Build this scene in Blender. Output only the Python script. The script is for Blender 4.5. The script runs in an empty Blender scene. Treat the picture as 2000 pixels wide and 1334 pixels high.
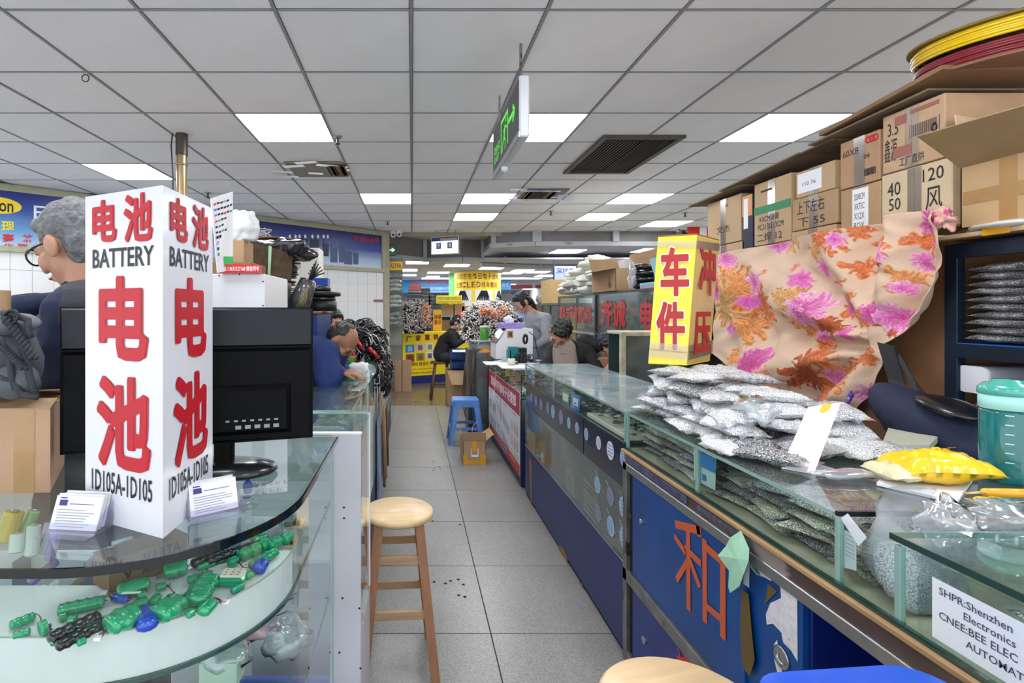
import bpy, math, random
import numpy as np
from mathutils import Vector, Matrix, noise
R = random.Random(7)
PI = math.pi
S = bpy.context.scene
C = S.collection
# -- camera, world, exposure
F, CX, CY, HC = 1025.0, 805.0, 605.0, 1.40
cd = bpy.data.cameras.new('camera'); cam = bpy.data.objects.new('camera', cd); C.objects.link(cam)
cam.location = (0, 0, HC); cam.rotation_euler = (PI/2, 0, 0)
cd.sensor_width = 36; cd.lens = 36*F/2000; cd.shift_x = (1000-CX)/2000; cd.shift_y = (CY-667)/2000
cd.clip_start = .02; cd.clip_end = 200
S.camera = cam
w = bpy.data.worlds.new('world'); S.world = w; w.use_nodes = True
w.node_tree.nodes['Background'].inputs[0].default_value = (.90, .95, 1, 1)
w.node_tree.nodes['Background'].inputs[1].default_value = 1.4
S.view_settings.view_transform = 'Standard'; S.view_settings.look = 'None'
S.view_settings.gamma = 1; S.view_settings.use_curve_mapping = False
S.view_settings.exposure = 0.85
LAMP = 10.0          # strength of the ceiling light panels
ZC = HC + 1340/F     # ceiling height, 2.707
ZF = 2.36            # height of the lower ceiling in the hall beyond
def P(px, py, Y): return Vector(((px-CX)/F*Y, Y, HC-(py-CY)/F*Y))
def onz(px, py, z):
 Y = F*(HC-z)/(py-CY); return Vector(((px-CX)/F*Y, Y, z))
def onx(px, py, X):
 Y = F*X/(px-CX); return Vector((X, Y, HC-(py-CY)/F*Y))
# -- materials
_m = {}
def lin(c):
 return tuple(((x/12.92) if x <= .04045 else ((x+.055)/1.055)**2.4) for x in c[:3]) + (1,)
def mat(key, rgb=None, rough=.5, metal=0, vary=0, scale=20, bump=0, bscale=None, emit=0, spec=.5, speck=None, coat=0, stretch=None, dirt=None, trans=0):
 """rgb is sRGB 0..1"""
 if key in _m: return _m[key]
 m = bpy.data.materials.new(key); m.use_nodes = True; _m[key] = m
 nt = m.node_tree; N = nt.nodes; L = nt.links; b = N['Principled BSDF']
 c = lin(rgb); b.inputs['Base Color'].default_value = c
 b.inputs['Roughness'].default_value = rough; b.inputs['Metallic'].default_value = metal
 b.inputs['Specular IOR Level'].default_value = spec; b.inputs['Coat Weight'].default_value = coat
 b.inputs['Coat Roughness'].default_value = .08
 if trans: b.inputs['Transmission Weight'].default_value = trans
 if emit:
  b.inputs['Emission Color'].default_value = c; b.inputs['Emission Strength'].default_value = emit
 src = None
 if vary or speck or bump or dirt:
  tc = N.new('ShaderNodeTexCoord'); vec = tc.outputs['Object']
  if stretch:
   mp = N.new('ShaderNodeMapping'); mp.inputs['Scale'].default_value = stretch; L.new(vec, mp.inputs[0]); vec = mp.outputs[0]
 if vary:
  n = N.new('ShaderNodeTexNoise'); n.inputs['Scale'].default_value = scale; n.inputs['Detail'].default_value = 4; L.new(vec, n.inputs[0])
  r = N.new('ShaderNodeValToRGB'); L.new(n.outputs[0], r.inputs[0])
  r.color_ramp.elements[0].position = .32; r.color_ramp.elements[1].position = .68
  r.color_ramp.elements[0].color = tuple(max(0, x*(1-vary)) for x in c[:3])+(1,)
  r.color_ramp.elements[1].color = tuple(min(1, x*(1+vary)) for x in c[:3])+(1,)
  src = r.outputs[0]
 if speck:      # (scale, [colours])
  v = N.new('ShaderNodeTexVoronoi'); v.inputs['Scale'].default_value = speck[0]; L.new(vec, v.inputs[0])
  sp = N.new('ShaderNodeSeparateColor'); L.new(v.outputs['Color'], sp.inputs[0])
  r = N.new('ShaderNodeValToRGB'); L.new(sp.outputs[0], r.inputs[0]); r.color_ramp.interpolation = 'CONSTANT'
  cs = speck[1]
  while len(r.color_ramp.elements) < len(cs): r.color_ramp.elements.new(.5)
  for i, cc in enumerate(cs):
   r.color_ramp.elements[i].position = i/len(cs); r.color_ramp.elements[i].color = lin(cc)
  if src:
   mx = N.new('ShaderNodeMixRGB'); mx.blend_type = 'MULTIPLY'; mx.inputs[0].default_value = 1
   L.new(src, mx.inputs[1]); L.new(r.outputs[0], mx.inputs[2]); src = mx.outputs[0]
  else: src = r.outputs[0]
 if dirt:       # (scale, threshold, colour)
  n = N.new('ShaderNodeTexNoise'); n.inputs['Scale'].default_value = dirt[0]; n.inputs['Detail'].default_value = 6; L.new(vec, n.inputs[0])
  r = N.new('ShaderNodeValToRGB'); L.new(n.outputs[0], r.inputs[0])
  r.color_ramp.elements[0].position = dirt[1]; r.color_ramp.elements[1].position = dirt[1]+.03
  r.color_ramp.elements[0].color = (0, 0, 0, 1); r.color_ramp.elements[1].color = (1, 1, 1, 1)
  mx = N.new('ShaderNodeMixRGB'); L.new(r.outputs[0], mx.inputs[0])
  if src: L.new(src, mx.inputs[1])
  else: mx.inputs[1].default_value = c
  mx.inputs[2].default_value = lin(dirt[2]); src = mx.outputs[0]
 if src: L.new(src, b.inputs['Base Color'])
 if bump:
  n = N.new('ShaderNodeTexNoise'); n.inputs['Scale'].default_value = bscale or scale*2; n.inputs['Detail'].default_value = 3; L.new(vec, n.inputs[0])
  bp = N.new('ShaderNodeBump'); bp.inputs['Strength'].default_value = bump; bp.inputs['Distance'].default_value = .01
  L.new(n.outputs[0], bp.inputs['Height']); L.new(bp.outputs[0], b.inputs['Normal'])
 return m
def glassmat(key, tint, refl=.05, rough=.02, haze=0, hazecol=(.9, .9, .9)):
 if key in _m: return _m[key]
 m = bpy.data.materials.new(key); m.use_nodes = True; _m[key] = m
 nt = m.node_tree; N = nt.nodes; L = nt.links; N.clear()
 o = N.new('ShaderNodeOutputMaterial'); t = N.new('ShaderNodeBsdfTransparent'); t.inputs[0].default_value = lin(tint)
 g = N.new('ShaderNodeBsdfGlossy'); g.inputs['Roughness'].default_value = rough; g.inputs[0].default_value = (1, 1, 1, 1)
 lw = N.new('ShaderNodeFresnel'); lw.inputs[0].default_value = 1.45
 geo = N.new('ShaderNodeNewGeometry')
 mx = N.new('ShaderNodeMixShader')
 ma = N.new('ShaderNodeMath'); ma.operation = 'MULTIPLY'; ma.inputs[1].default_value = refl/.05
 cl = N.new('ShaderNodeClamp')
 fl = N.new('ShaderNodeFresnel'); fl.inputs[0].default_value = 1.45
 mb = N.new('ShaderNodeMath'); mb.operation = 'SUBTRACT'; mb.inputs[0].default_value = 1; L.new(geo.outputs['Backfacing'], mb.inputs[1])
 mc = N.new('ShaderNodeMath'); mc.operation = 'MULTIPLY'; L.new(lw.outputs[0], mc.inputs[0]); L.new(mb.outputs[0], mc.inputs[1])
 L.new(mc.outputs[0], ma.inputs[0]); L.new(ma.outputs[0], cl.inputs[0]); L.new(cl.outputs[0], mx.inputs[0])
 src = t.outputs[0]
 if haze:
  d = N.new('ShaderNodeBsdfDiffuse'); d.inputs[0].default_value = lin(hazecol)
  tc = N.new('ShaderNodeTexCoord'); n = N.new('ShaderNodeTexNoise'); n.inputs['Scale'].default_value = 7; n.inputs['Detail'].default_value = 6
  L.new(tc.outputs['Object'], n.inputs[0])
  mr = N.new('ShaderNodeMapRange'); mr.inputs['From Min'].default_value = .3; mr.inputs['From Max'].default_value = .75
  mr.inputs['To Min'].default_value = haze*.4; mr.inputs['To Max'].default_value = haze*1.5; L.new(n.outputs[0], mr.inputs[0])
  m2 = N.new('ShaderNodeMixShader'); L.new(mr.outputs[0], m2.inputs[0]); L.new(src, m2.inputs[1]); L.new(d.outputs[0], m2.inputs[2]); src = m2.outputs[0]
 L.new(src, mx.inputs[1]); L.new(g.outputs[0], mx.inputs[2]); L.new(mx.outputs[0], o.inputs[0])
 return m
def bulb(key, rgb, s):
 if key in _m: return _m[key]
 m = bpy.data.materials.new(key); m.use_nodes = True; _m[key] = m
 N = m.node_tree.nodes; N.clear(); o = N.new('ShaderNodeOutputMaterial'); e = N.new('ShaderNodeEmission')
 e.inputs[0].default_value = lin(rgb); e.inputs[1].default_value = s; m.node_tree.links.new(e.outputs[0], o.inputs[0]); return m
GL = glassmat('case_glass', (.972, .99, .984), .05)
GLT = glassmat('counter_top_glass', (.93, .965, .955), .055, .03, .07, (.75, .8, .8))
GLD = glassmat('dusty_glass', (.88, .92, .91), .05, .06, .14, (.75, .77, .75))
GE = mat('glass_edge_green', (.12, .25, .22), .1, coat=.6)
GEL = mat('glass_edge_pale', (.55, .68, .64), .15, coat=.4)
ACR = glassmat('clear_acrylic', (.95, .95, .98), .09, .03, .05, (.9, .9, 1))
POLY = glassmat('clear_poly', (.93, .94, .95), .16, .12, .28, (.9, .92, .94))
WHITE = mat('white_laminate', (.78, .78, .81), .35, vary=.03, scale=5)
WPLAS = mat('white_plastic', (.90, .90, .92), .3)
PAPER = mat('white_paper', (.93, .93, .94), .6)
BLACK = mat('black_plastic', (.055, .055, .07), .45, vary=.15, scale=60)
INK = mat('black_print', (.09, .09, .13), .6)
RED = mat('red_print', (.80, .10, .16), .5)
YEL = mat('yellow_print', (.99, .86, .10), .5)
BLUEP = mat('blue_painted_panel', (.10, .16, .40), .42, vary=.10, scale=9, bump=.08, bscale=300, dirt=(5, .71, (.35, .30, .30)))
BLUED = mat('blue_door_paint', (.04, .27, .53), .33, vary=.2, scale=3, dirt=(9, .73, (.16, .2, .3)))
NAVY = mat('navy_board', (.10, .13, .30), .5, vary=.12, scale=8)
STEEL = mat('worn_steel', (.55, .54, .53), .38, .75, vary=.25, scale=14, dirt=(10, .6, (.33, .29, .27)))
ALU = mat('brushed_aluminium', (.70, .70, .70), .32, .85, vary=.08, scale=30)
WOOD = mat('pale_wood', (.89, .76, .58), .42, vary=.09, scale=4, stretch=(1, 14, 1), coat=.15)
WOODL = mat('beech_leg_wood', (.62, .43, .31), .45, vary=.14, scale=6, stretch=(12, 12, 1))
WOODR = mat('rung_wood', (.72, .58, .44), .5, vary=.14, scale=6, stretch=(1, 12, 12))
DARKW = mat('dark_stool_wood', (.36, .25, .18), .5, vary=.2, scale=12)
CARD = mat('cardboard', (.70, .57, .43), .8, vary=.07, scale=5, bump=.05, bscale=120)
CARD2 = mat('pale_cardboard', (.76, .64, .50), .8, vary=.06, scale=4, bump=.05, bscale=100)
CARD3 = mat('dark_cardboard', (.55, .42, .30), .85, vary=.1, scale=6, bump=.05, bscale=90)
CARDG = mat('dusty_cardboard', (.47, .40, .32), .9, vary=.15, scale=9)
CARDE = mat('cardboard_edge', (.42, .34, .26), .9, vary=.3, scale=80)
TAPE = mat('brown_packing_tape', (.66, .50, .30), .22, coat=.4, vary=.06)
CTAPE = glassmat('clear_tape', (.96, .95, .93), .25, .15, .12, (.95, .93, .9))
YTAPE = mat('yellow_tape', (.86, .62, .10), .25, coat=.3)
LEAD = mat('dark_recess', (.03, .03, .035), .8)
SILV = mat('silver_pins', (.92, .92, .93), .42, .05, speck=(520, [(.42, .42, .44), (.92, .92, .92), (.72, .72, .74), (1, 1, 1), (.58, .58, .60), (.88, .88, .89), (.80, .80, .82)]), bump=.5, bscale=260, coat=.35)
SILVL = mat('pale_pins', (.97, .97, .98), .38, .05, speck=(560, [(.70, .70, .71), (.98, .98, .98), (.86, .86, .88), (1, 1, 1), (.55, .55, .57), (.92, .92, .93)]), bump=.4, bscale=240, coat=.4)
SILVD = mat('dark_pins', (.80, .80, .83), .38, .1, speck=(520, [(.25, .25, .27), (.6, .6, .6), (.4, .4, .42), (.95, .95, .95), (.33, .33, .35)]), bump=.5, bscale=260, coat=.5)
SILVG = mat('tan_pins', (.92, .94, .86), .4, .05, speck=(500, [(.45, .44, .38), (.8, .8, .7), (.6, .58, .5), (.95, .95, .9), (.35, .33, .28)]), bump=.5, bscale=220, coat=.4)
BCAB = mat('black_cable', (.07, .07, .08), .32, coat=.3)
WCAB = mat('white_cable', (.86, .86, .86), .4)
SKIN = mat('skin', (.73, .54, .44), .5, vary=.05, scale=15)
SKINT = mat('tanned_skin', (.62, .43, .33), .5, vary=.06, scale=15)
HAIRB = mat('black_hair', (.075, .065, .065), .42, vary=.3, scale=40, stretch=(1, 1, .2), bump=.5, bscale=120)
HAIRG = mat('grey_hair', (.44, .44, .45), .6, vary=.35, scale=55, bump=.8, bscale=110)
# -- mesh builder
class MB:
 def __init__(s): s.v = []; s.f = []; s.m = []; s.s = []; s.mi = 0; s.X = None
 def add(s, vs, fs, smooth=False):
  o = len(s.v)
  if s.X: vs = [s.X @ Vector(v) for v in vs]
  s.v.extend([tuple(v) for v in vs])
  for f in fs: s.f.append(tuple(i+o for i in f)); s.m.append(s.mi); s.s.append(smooth)
  return s
 def box(s, x0, x1, y0, y1, z0, z1):
  v = [(x, y, z) for x in (x0, x1) for y in (y0, y1) for z in (z0, z1)]
  return s.add(v, [(0, 1, 3, 2), (4, 6, 7, 5), (0, 4, 5, 1), (2, 3, 7, 6), (0, 2, 6, 4), (1, 5, 7, 3)])
 def cbox(s, x0, x1, y0, y1, z0, z1, b=.004):
  lo = (min(x0, x1), min(y0, y1), min(z0, z1)); hi = (max(x0, x1), max(y0, y1), max(z0, z1))
  b = min(b, .45*min(hi[i]-lo[i] for i in range(3)))
  vs = []; ix = {}
  for sx in (0, 1):
   for sy in (0, 1):
    for sz in (0, 1):
     for a in range(3):
      p = []
      for k, sg in enumerate((sx, sy, sz)):
       q = hi[k] if sg else lo[k]
       if k != a: q += -b if sg else b
       p.append(q)
      ix[(sx, sy, sz, a)] = len(vs); vs.append(tuple(p))
  fs = []
  cen = Vector([(lo[k]+hi[k])/2 for k in range(3)])
  def face(keys):
   ids = [ix[k] for k in keys]; p = [Vector(vs[i]) for i in ids]
   n = (p[1]-p[0]).cross(p[2]-p[0])
   if n.dot(sum(p, Vector())/len(p)-cen) < 0: ids.reverse()
   fs.append(tuple(ids))
  for a in range(3):
   o = [k for k in range(3) if k != a]
   for sg in (0, 1):
    ks = []
    for (p, q) in ((0, 0), (1, 0), (1, 1), (0, 1)):
     k = [0, 0, 0]; k[a] = sg; k[o[0]] = p; k[o[1]] = q; ks.append((k[0], k[1], k[2], a))
    face(ks)
  for c in range(3):
   a, d = [k for k in range(3) if k != c]
   for sa in (0, 1):
    for sd in (0, 1):
     ks = []
     for (ax, cc) in ((a, 0), (a, 1), (d, 1), (d, 0)):
      k = [0, 0, 0]; k[a] = sa; k[d] = sd; k[c] = cc; ks.append((k[0], k[1], k[2], ax))
     face(ks)
  for sx in (0, 1):
   for sy in (0, 1):
    for sz in (0, 1): face([(sx, sy, sz, a) for a in range(3)])
  return s.add(vs, fs)
 def prism(s, poly, z0, z1, smooth=False):
  n = len(poly); v = [(p[0], p[1], z0) for p in poly]+[(p[0], p[1], z1) for p in poly]
  ar = sum(poly[i][0]*poly[(i+1) % n][1]-poly[(i+1) % n][0]*poly[i][1] for i in range(n))
  f = [tuple(range(n))[::-1], tuple(range(n, 2*n))]+[(i, (i+1) % n, n+(i+1) % n, n+i) for i in range(n)]
  if ar < 0: f = [t[::-1] for t in f]
  return s.add(v, f, smooth)
 def hexa(s, b, t):
  """8 corner solid: b, t = 4 bottom, 4 top points in order"""
  return s.add(list(b)+list(t), [(3, 2, 1, 0), (4, 5, 6, 7), (0, 1, 5, 4), (1, 2, 6, 5), (2, 3, 7, 6), (3, 0, 4, 7)])
 def quad(s, a, b, c, d): return s.add([a, b, c, d], [(0, 1, 2, 3)])
 def slab(s, a, b, c, d, t):
  """sheet of thickness t through four points"""
  a, b, c, d = map(Vector, (a, b, c, d)); n = (b-a).cross(d-a).normalized()*t
  return s.hexa([a, b, c, d], [a+n, b+n, c+n, d+n])
 def tube(s, pts, r, n=6, close=False, taper=None):
  pts = [Vector(p) for p in pts]; k = len(pts); vs = []; fs = []
  up = Vector((0, 0, 1)); prev = None
  for i, p in enumerate(pts):
   if close: t = pts[(i+1) % k]-pts[i-1]
   else: t = pts[min(i+1, k-1)]-pts[max(i-1, 0)]
   t.normalize()
   if prev is None:
    a = t.cross(up)
    if a.length < .1: a = t.cross(Vector((1, 0, 0)))
   else: a = prev-t*prev.dot(t)
   a.normalize(); prev = a; b = t.cross(a)
   rr = (r[i] if isinstance(r, (list, tuple)) else r)
   for j in range(n):
    th = 2*PI*j/n; vs.append(p+a*math.cos(th)*rr+b*math.sin(th)*rr)
  for i in range(k if close else k-1):
   for j in range(n):
    q = (j+1) % n; ii = (i+1) % k
    fs.append((i*n+j, i*n+q, ii*n+q, ii*n+j))
  if not close: fs += [tuple(range(n))[::-1], tuple(range((k-1)*n, k*n))]
  return s.add(vs, fs, True)
 def lathe(s, prof, c=(0, 0, 0), n=24, axis=None, smooth=True, a0=0, a1=2*PI):
  c = Vector(c); ax = Vector(axis).normalized() if axis else Vector((0, 0, 1))
  u = ax.orthogonal().normalized() if axis else Vector((1, 0, 0)); v = ax.cross(u)
  full = abs(a1-a0-2*PI) < 1e-6; k = len(prof); vs = []; fs = []; nn = n if full else n+1
  for i in range(nn):
   th = a0+(a1-a0)*i/n; d = u*math.cos(th)+v*math.sin(th)
   for (r, z) in prof: vs.append(c+d*r+ax*z)
  for i in range(n):
   a = i*k; b = ((i+1) % nn)*k
   for j in range(k-1): fs.append((a+j, b+j, b+j+1, a+j+1))
  return s.add(vs, fs, smooth)
 def cyl(s, p0, p1, r, n=16, r1=None):
  p0 = Vector(p0); p1 = Vector(p1); h = (p1-p0).length; r1 = r if r1 is None else r1
  e = min(.0015, r*.2, r1*.2)
  return s.lathe([(0, 0), (r-e, 0), (r, e), (r1, h-e), (r1-e, h), (0, h)], p0, n, p1-p0, smooth=False)
 def ell(s, c, r, n=12, k=8, rot=None):
  c = Vector(c); r = Vector(r) if not isinstance(r, (int, float)) else Vector((r, r, r)); vs = [(0, 0, -1)]; fs = []
  for i in range(1, k):
   a = -PI/2+PI*i/k
   for j in range(n): vs.append((math.cos(a)*math.cos(2*PI*j/n), math.cos(a)*math.sin(2*PI*j/n), math.sin(a)))
  vs.append((0, 0, 1)); e = len(vs)-1
  for j in range(n): fs.append((0, 1+(j+1) % n, 1+j)); fs.append((e, e-n+j, e-n+(j+1) % n))
  for i in range(k-2):
   for j in range(n): a = 1+i*n; fs.append((a+j, a+(j+1) % n, a+n+(j+1) % n, a+n+j))
  vs = [Vector((v[0]*r[0], v[1]*r[1], v[2]*r[2])) for v in vs]
  if rot is not None: vs = [rot @ v for v in vs]
  return s.add([c+v for v in vs], fs, True)
 def cap(s, p0, p1, r0, r1, n=12):
  p0 = Vector(p0); p1 = Vector(p1)
  s.ell(p0, r0, n, 8); s.ell(p1, r1, n, 8)
  return s.tube([p0, p1], [r0, r1], n)
 def torus(s, c, R0, r, n=24, k=8, rot=None, sq=1):
  c = Vector(c); vs = []; fs = []
  for i in range(n):
   for j in range(k):
    a = 2*PI*i/n; b = 2*PI*j/k; v = Vector(((R0+r*math.cos(b))*math.cos(a), (R0+r*math.cos(b))*math.sin(a), r*sq*math.sin(b)))
    vs.append(c+((rot @ v) if rot is not None else v))
  for i in range(n):
   for j in range(k): fs.append((i*k+j, ((i+1) % n)*k+j, ((i+1) % n)*k+(j+1) % k, i*k+(j+1) % k))
  return s.add(vs, fs, True)
 def text(s, st, o, ux, uy, w=None, h=None, off=.0, bold=0, center=False, thick=0):
  """lettering: o = lower left corner, ux / uy = unit directions, stretched to w x h"""
  vs, fs, (bw, bh) = glyphs(st, bold)
  o = Vector(o); ux = Vector(ux).normalized(); uy = Vector(uy).normalized(); nz = ux.cross(uy)
  if w is None: w = h*bw/bh
  if h is None: h = w*bh/bw
  if center: o = o-ux*w/2
  ln = _ly.get((st, bold), 0)
  return s.add([o+ux*(x*w)+uy*(y*h)+nz*(off+(1.2e-4*(i//ln) if ln else 0)) for i, (x, y) in enumerate(vs)], fs)
 def build(s, name, mats, parent=None, label=None, kind=None, cat=None, group=None, world=True, mods=None):
  me = bpy.data.meshes.new(name)
  off = Vector((0, 0, 0)); p = parent
  while p is not None and world: off += p.location; p = p.parent
  vs = s.v if off.length == 0 else [(a-off[0], b-off[1], c-off[2]) for a, b, c in s.v]
  me.from_pydata(vs, [], s.f)
  for m in (mats if isinstance(mats, (list, tuple)) else [mats]): me.materials.append(m)
  me.polygons.foreach_set('material_index', s.m); me.polygons.foreach_set('use_smooth', s.s)
  me.update()
  o = bpy.data.objects.new(name, me); C.objects.link(o)
  if parent is not None: o.parent = parent
  return tag(o, label, cat, group, kind)
_g = {}; _ly = {}
def glyphs(st, bold):
 if (st, bold) in _g: return _g[(st, bold)]
 if bold >= .03:
  v0, f0, (bw, bh) = glyphs(st, .012); V = []; G = []; e = bold*.62
  for k, (dx, dy) in enumerate(((0, 0), (e, e), (-e, e), (e, -e), (-e, -e), (e*1.2, 0), (-e*1.2, 0), (0, e*1.2), (0, -e*1.2))):
   n = len(V); V += [((x*bw+dx+e*1.2)/(bw+2.4*e), (y*bh+dy+e*1.2)/(bh+2.4*e)) for x, y in v0]; G += [tuple(i+n for i in q) for q in f0]
  _g[(st, bold)] = (V, G, (bw+2.4*e, bh+2.4*e)); _ly[(st, bold)] = n//k if k else 0; return _g[(st, bold)]
 cu = bpy.data.curves.new('lettering', 'FONT'); cu.body = st; cu.resolution_u = 2; cu.offset = bold;
 ob = bpy.data.objects.new('lettering', cu); me = bpy.data.meshes.new_from_object(ob)
 v = [(a.co.x, a.co.y) for a in me.vertices]; f = [tuple(p.vertices) for p in me.polygons]
 x0 = min(a[0] for a in v); x1 = max(a[0] for a in v); y0 = min(a[1] for a in v); y1 = max(a[1] for a in v)
 r = ([((a-x0)/(x1-x0), (b-y0)/(y1-y0)) for a, b in v], f, (x1-x0, y1-y0))
 bpy.data.objects.remove(ob); bpy.data.curves.remove(cu); bpy.data.meshes.remove(me)
 _g[(st, bold)] = r; return r
def tag(o, label=None, cat=None, group=None, kind=None):
 if label: o['label'] = label
 if cat: o['category'] = cat
 if group: o['group'] = group
 if kind: o['kind'] = kind
 return o
def T(name, label, cat, loc=(0, 0, 0), group=None, kind=None):
 o = bpy.data.objects.new(name, None); o.empty_display_size = .05; C.objects.link(o); o.location = loc
 return tag(o, label, cat, group, kind)
def dup(root, loc=None, rot=None, label=None, group=None, scale=None):
 r = root.copy(); C.objects.link(r)
 if loc is not None: r.location = loc
 if rot is not None: r.rotation_euler = rot if isinstance(rot, (tuple, Matrix)) else (0, 0, rot)
 if scale is not None: r.scale = scale if isinstance(scale, tuple) else (scale,)*3
 if label: r['label'] = label
 if group: r['group'] = group
 for ch in list(root.children):
  c = ch.copy(); C.objects.link(c); c.parent = r
  for g in list(ch.children):
   d = g.copy(); C.objects.link(d); d.parent = c
 return r
def one(name, mb, mats, label, cat, group=None, loc=None, kind=None):
 """a thing that is one mesh; origin at loc"""
 o = mb.build(name, mats, None, label, kind, cat, group)
 if loc is not None: o.location = loc
 return o
def smooth_noise(p, sc, seed=0): return noise.noise(Vector((p[0]*sc+seed*7.3, p[1]*sc-seed*3.1, p[2]*sc+seed)))
# == SETTING
# ---- lower-level geometry of the market hall
WA = Vector((-4.24, 5.4, 0)); WD = Vector((.7465, .6654, 0)).normalized(); WN = Vector((WD.y, -WD.x, 0))
def wl(s, z, o=0.0): p = WA+WD*s+WN*o; return Vector((p.x, p.y, z))
def wpx(px, py, o=0.0):
 k = (px-CX)/F; A = WA+WN*o; s = (k*A.y-A.x)/(WD.x-k*WD.y); p = A+WD*s; return Vector((s, HC-(py-CY)/F*p.y, 0))
def behind_wall(x, y): return (Vector((x, y, 0))-WA).dot(WN) < -.25
fl = T('floor', 'grey speckled floor tiles running down the market aisle', None, kind='structure')
TERR = mat('terrazzo', (.62, .61, .60), .30, vary=.07, scale=2.5, speck=(330, [(1, 1, 1), (.78, .77, .75), (1, 1, 1), (.90, .90, .90), (.97, .96, .94), (.86, .84, .82)]), dirt=(45, .80, (.28, .25, .23)))
TERB = mat('terrazzo_brown', (.52, .46, .39), .22, vary=.1, scale=2, speck=(300, [(1, 1, 1), (.85, .83, .8), (.95, .95, .95)]))
GROUT = mat('floor_grout', (.20, .19, .18), .8)
MB().box(-14, 16, -3, 45, -.06, -.004).build('floor_bed', mat('floor_bed', (.62, .61, .59), .3, vary=.1, scale=3), fl)
MB().box(-1.47, 1.55, .4, 11.3, -.004, -.0015).build('grout', GROUT, fl)
ft = {}
for i in range(-2, 2):
 for j in range(-3, 15):
  x0 = .34+.6*i; y0 = 2.27+.6*j; tm = TERB if j > 8 else TERR; g = .0022
  o = None
  if tm.name not in ft:
   o = MB().cbox(g, .6-g, g, .6-g, -.004, 0, .001).build('floor_tile', tm, fl); ft[tm.name] = o
  else:
   o = ft[tm.name].copy(); C.objects.link(o)
  o.location = (x0, y0, 0); o.rotation_euler = (0, 0, 0)
ce = T('ceiling', 'suspended ceiling of pale grey tiles in a thin metal grid', None, kind='structure')
CT = mat('ceiling_tile', (.96, .96, .97), .85, vary=.025, scale=3, bump=.12, bscale=260)
TB = mat('ceiling_t_bar', (.60, .60, .62), .5, .2)
DK = mat('ceiling_void', (.16, .16, .17), .9)
PX, PY, X0, Y0 = .594, .6, -.005, 2.29
YE = 8.95
lights = {(-2, 2), (1, 2), (4, 2), (-5, 4), (-1, 6), (1, 6), (4, 6), (1, 8), (4, 8), (6, 9), (-5, 0), (-8, 3),
          (-2, -2), (1, -2), (4, -2), (-5, -2), (-2, -6), (1, -6), (4, -6), (8, 0), (8, -4), (-8, 0), (7, 4)}  # outermost right pair added out of view to brighten the ceiling there
vis = []
for i in range(-10, 14):
 for j in range(-3, 12):
  x = X0+PX*(i+.5); y = Y0+PY*(j+.5)
  if y > YE or behind_wall(x, y): continue
  if any(-30 < CX+F*(X0+PX*(i+a))/(Y0+PY*(j+b)) < 2030 and CY-1340/(Y0+PY*(j+b)) > -30 for a in (0, 1) for b in (0, 1) if Y0+PY*(j+b) > .3):
   vis.append((i, j))
proto = None
grill = {(2, 3), (3, 3), (2, 4), (3, 4)}
for (i, j) in vis:
 if (i, j) in lights: continue
 if proto is None:
  proto = o = MB().cbox(.008, PX-.008, .008, PY-.008, 0, .012, .003).build('ceiling_tile', CT, ce)
 else: o = proto.copy(); C.objects.link(o)
 o.location = (X0+PX*i, Y0+PY*j, ZC+R.uniform(0, .0025))
tb = MB()
for i in range(-10, 15): tb.box(X0+PX*i-.0065, X0+PX*i+.0065, 1.4, YE, ZC-.004, ZC+.003)
for j in range(-1, 12): tb.box(-7.3, 8.4, Y0+PY*j-.0035, Y0+PY*j+.0035, ZC-.002, ZC+.004)
tb.build('t_bar_grid', TB, ce, kind='stuff')
MB().box(-9, 9, -3.5, YE, ZC+.03, ZC+.05).build('ceiling_void', DK, ce)
m = MB(); m.box(-9, 9, -3.5, 1.1, ZC, ZC+.01); m.build('ceiling_field', CT, ce, kind='stuff')
LT = bulb('led_panel', (.97, .985, 1.0), LAMP)
lab = {(-2, 2): 'large square white ceiling light panel left of centre, nearest above the aisle counters', (1, 2): 'white ceiling light panel partly behind the hanging green exit sign',
       (4, 2): 'large white ceiling light panel at the upper right above the cartons', (-5, 4): 'white ceiling light panel just above the tall white battery sign',
       (-1, 6): 'small white ceiling light panel just beyond the taped brown patch', (1, 6): 'white ceiling light panel beyond the exit sign, beside the broken opening',
       (4, 6): 'white ceiling light panel just beyond the black air grille', (1, 8): 'narrow white ceiling light panel over the aisle near the bulkhead, left one',
       (4, 8): 'narrow white ceiling light panel near the bulkhead, right of the small sprinkler', (6, 9): 'farthest right white ceiling light panel above the yellow box sign'}
for (i, j) in sorted(lights):
 x = X0+PX*i; y = Y0+PY*j
 t = T('ceiling_light', lab.get((i, j), 'unseen white ceiling light panel'), 'light', (x+PX/2, y+PY/2, ZC), 'ceiling light panels')
 MB().box(x+.012, x+PX-.012, y+.012, y+PY-.012, ZC, ZC+.006).build('diffuser', LT, t)
 f = MB()
 for a in ((x+.002, x+.012, y, y+PY), (x+PX-.012, x+PX-.002, y, y+PY), (x, x+PX, y+.002, y+.012), (x, x+PX, y+PY-.012, y+PY-.002)): f.box(*a, ZC-.003, ZC+.012)
 f.build('frame', TB, t)
wf = T('wall_left', 'white tiled wall below the blue banners', None, WA, kind='structure')
WTI = mat('white_wall_tile', (.90, .90, .90), .12, vary=.02, scale=4, coat=.3)
MB().hexa([wl(-4, 0), wl(5.12, 0), wl(5.12, 0, -.15), wl(-4, 0, -.15)], [wl(-4, ZC), wl(5.12, ZC), wl(5.12, ZC, -.15), wl(-4, ZC, -.15)]).build('wall_core', mat('wall_grout', (.80, .80, .80), .7), wf)
wt = None
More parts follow.
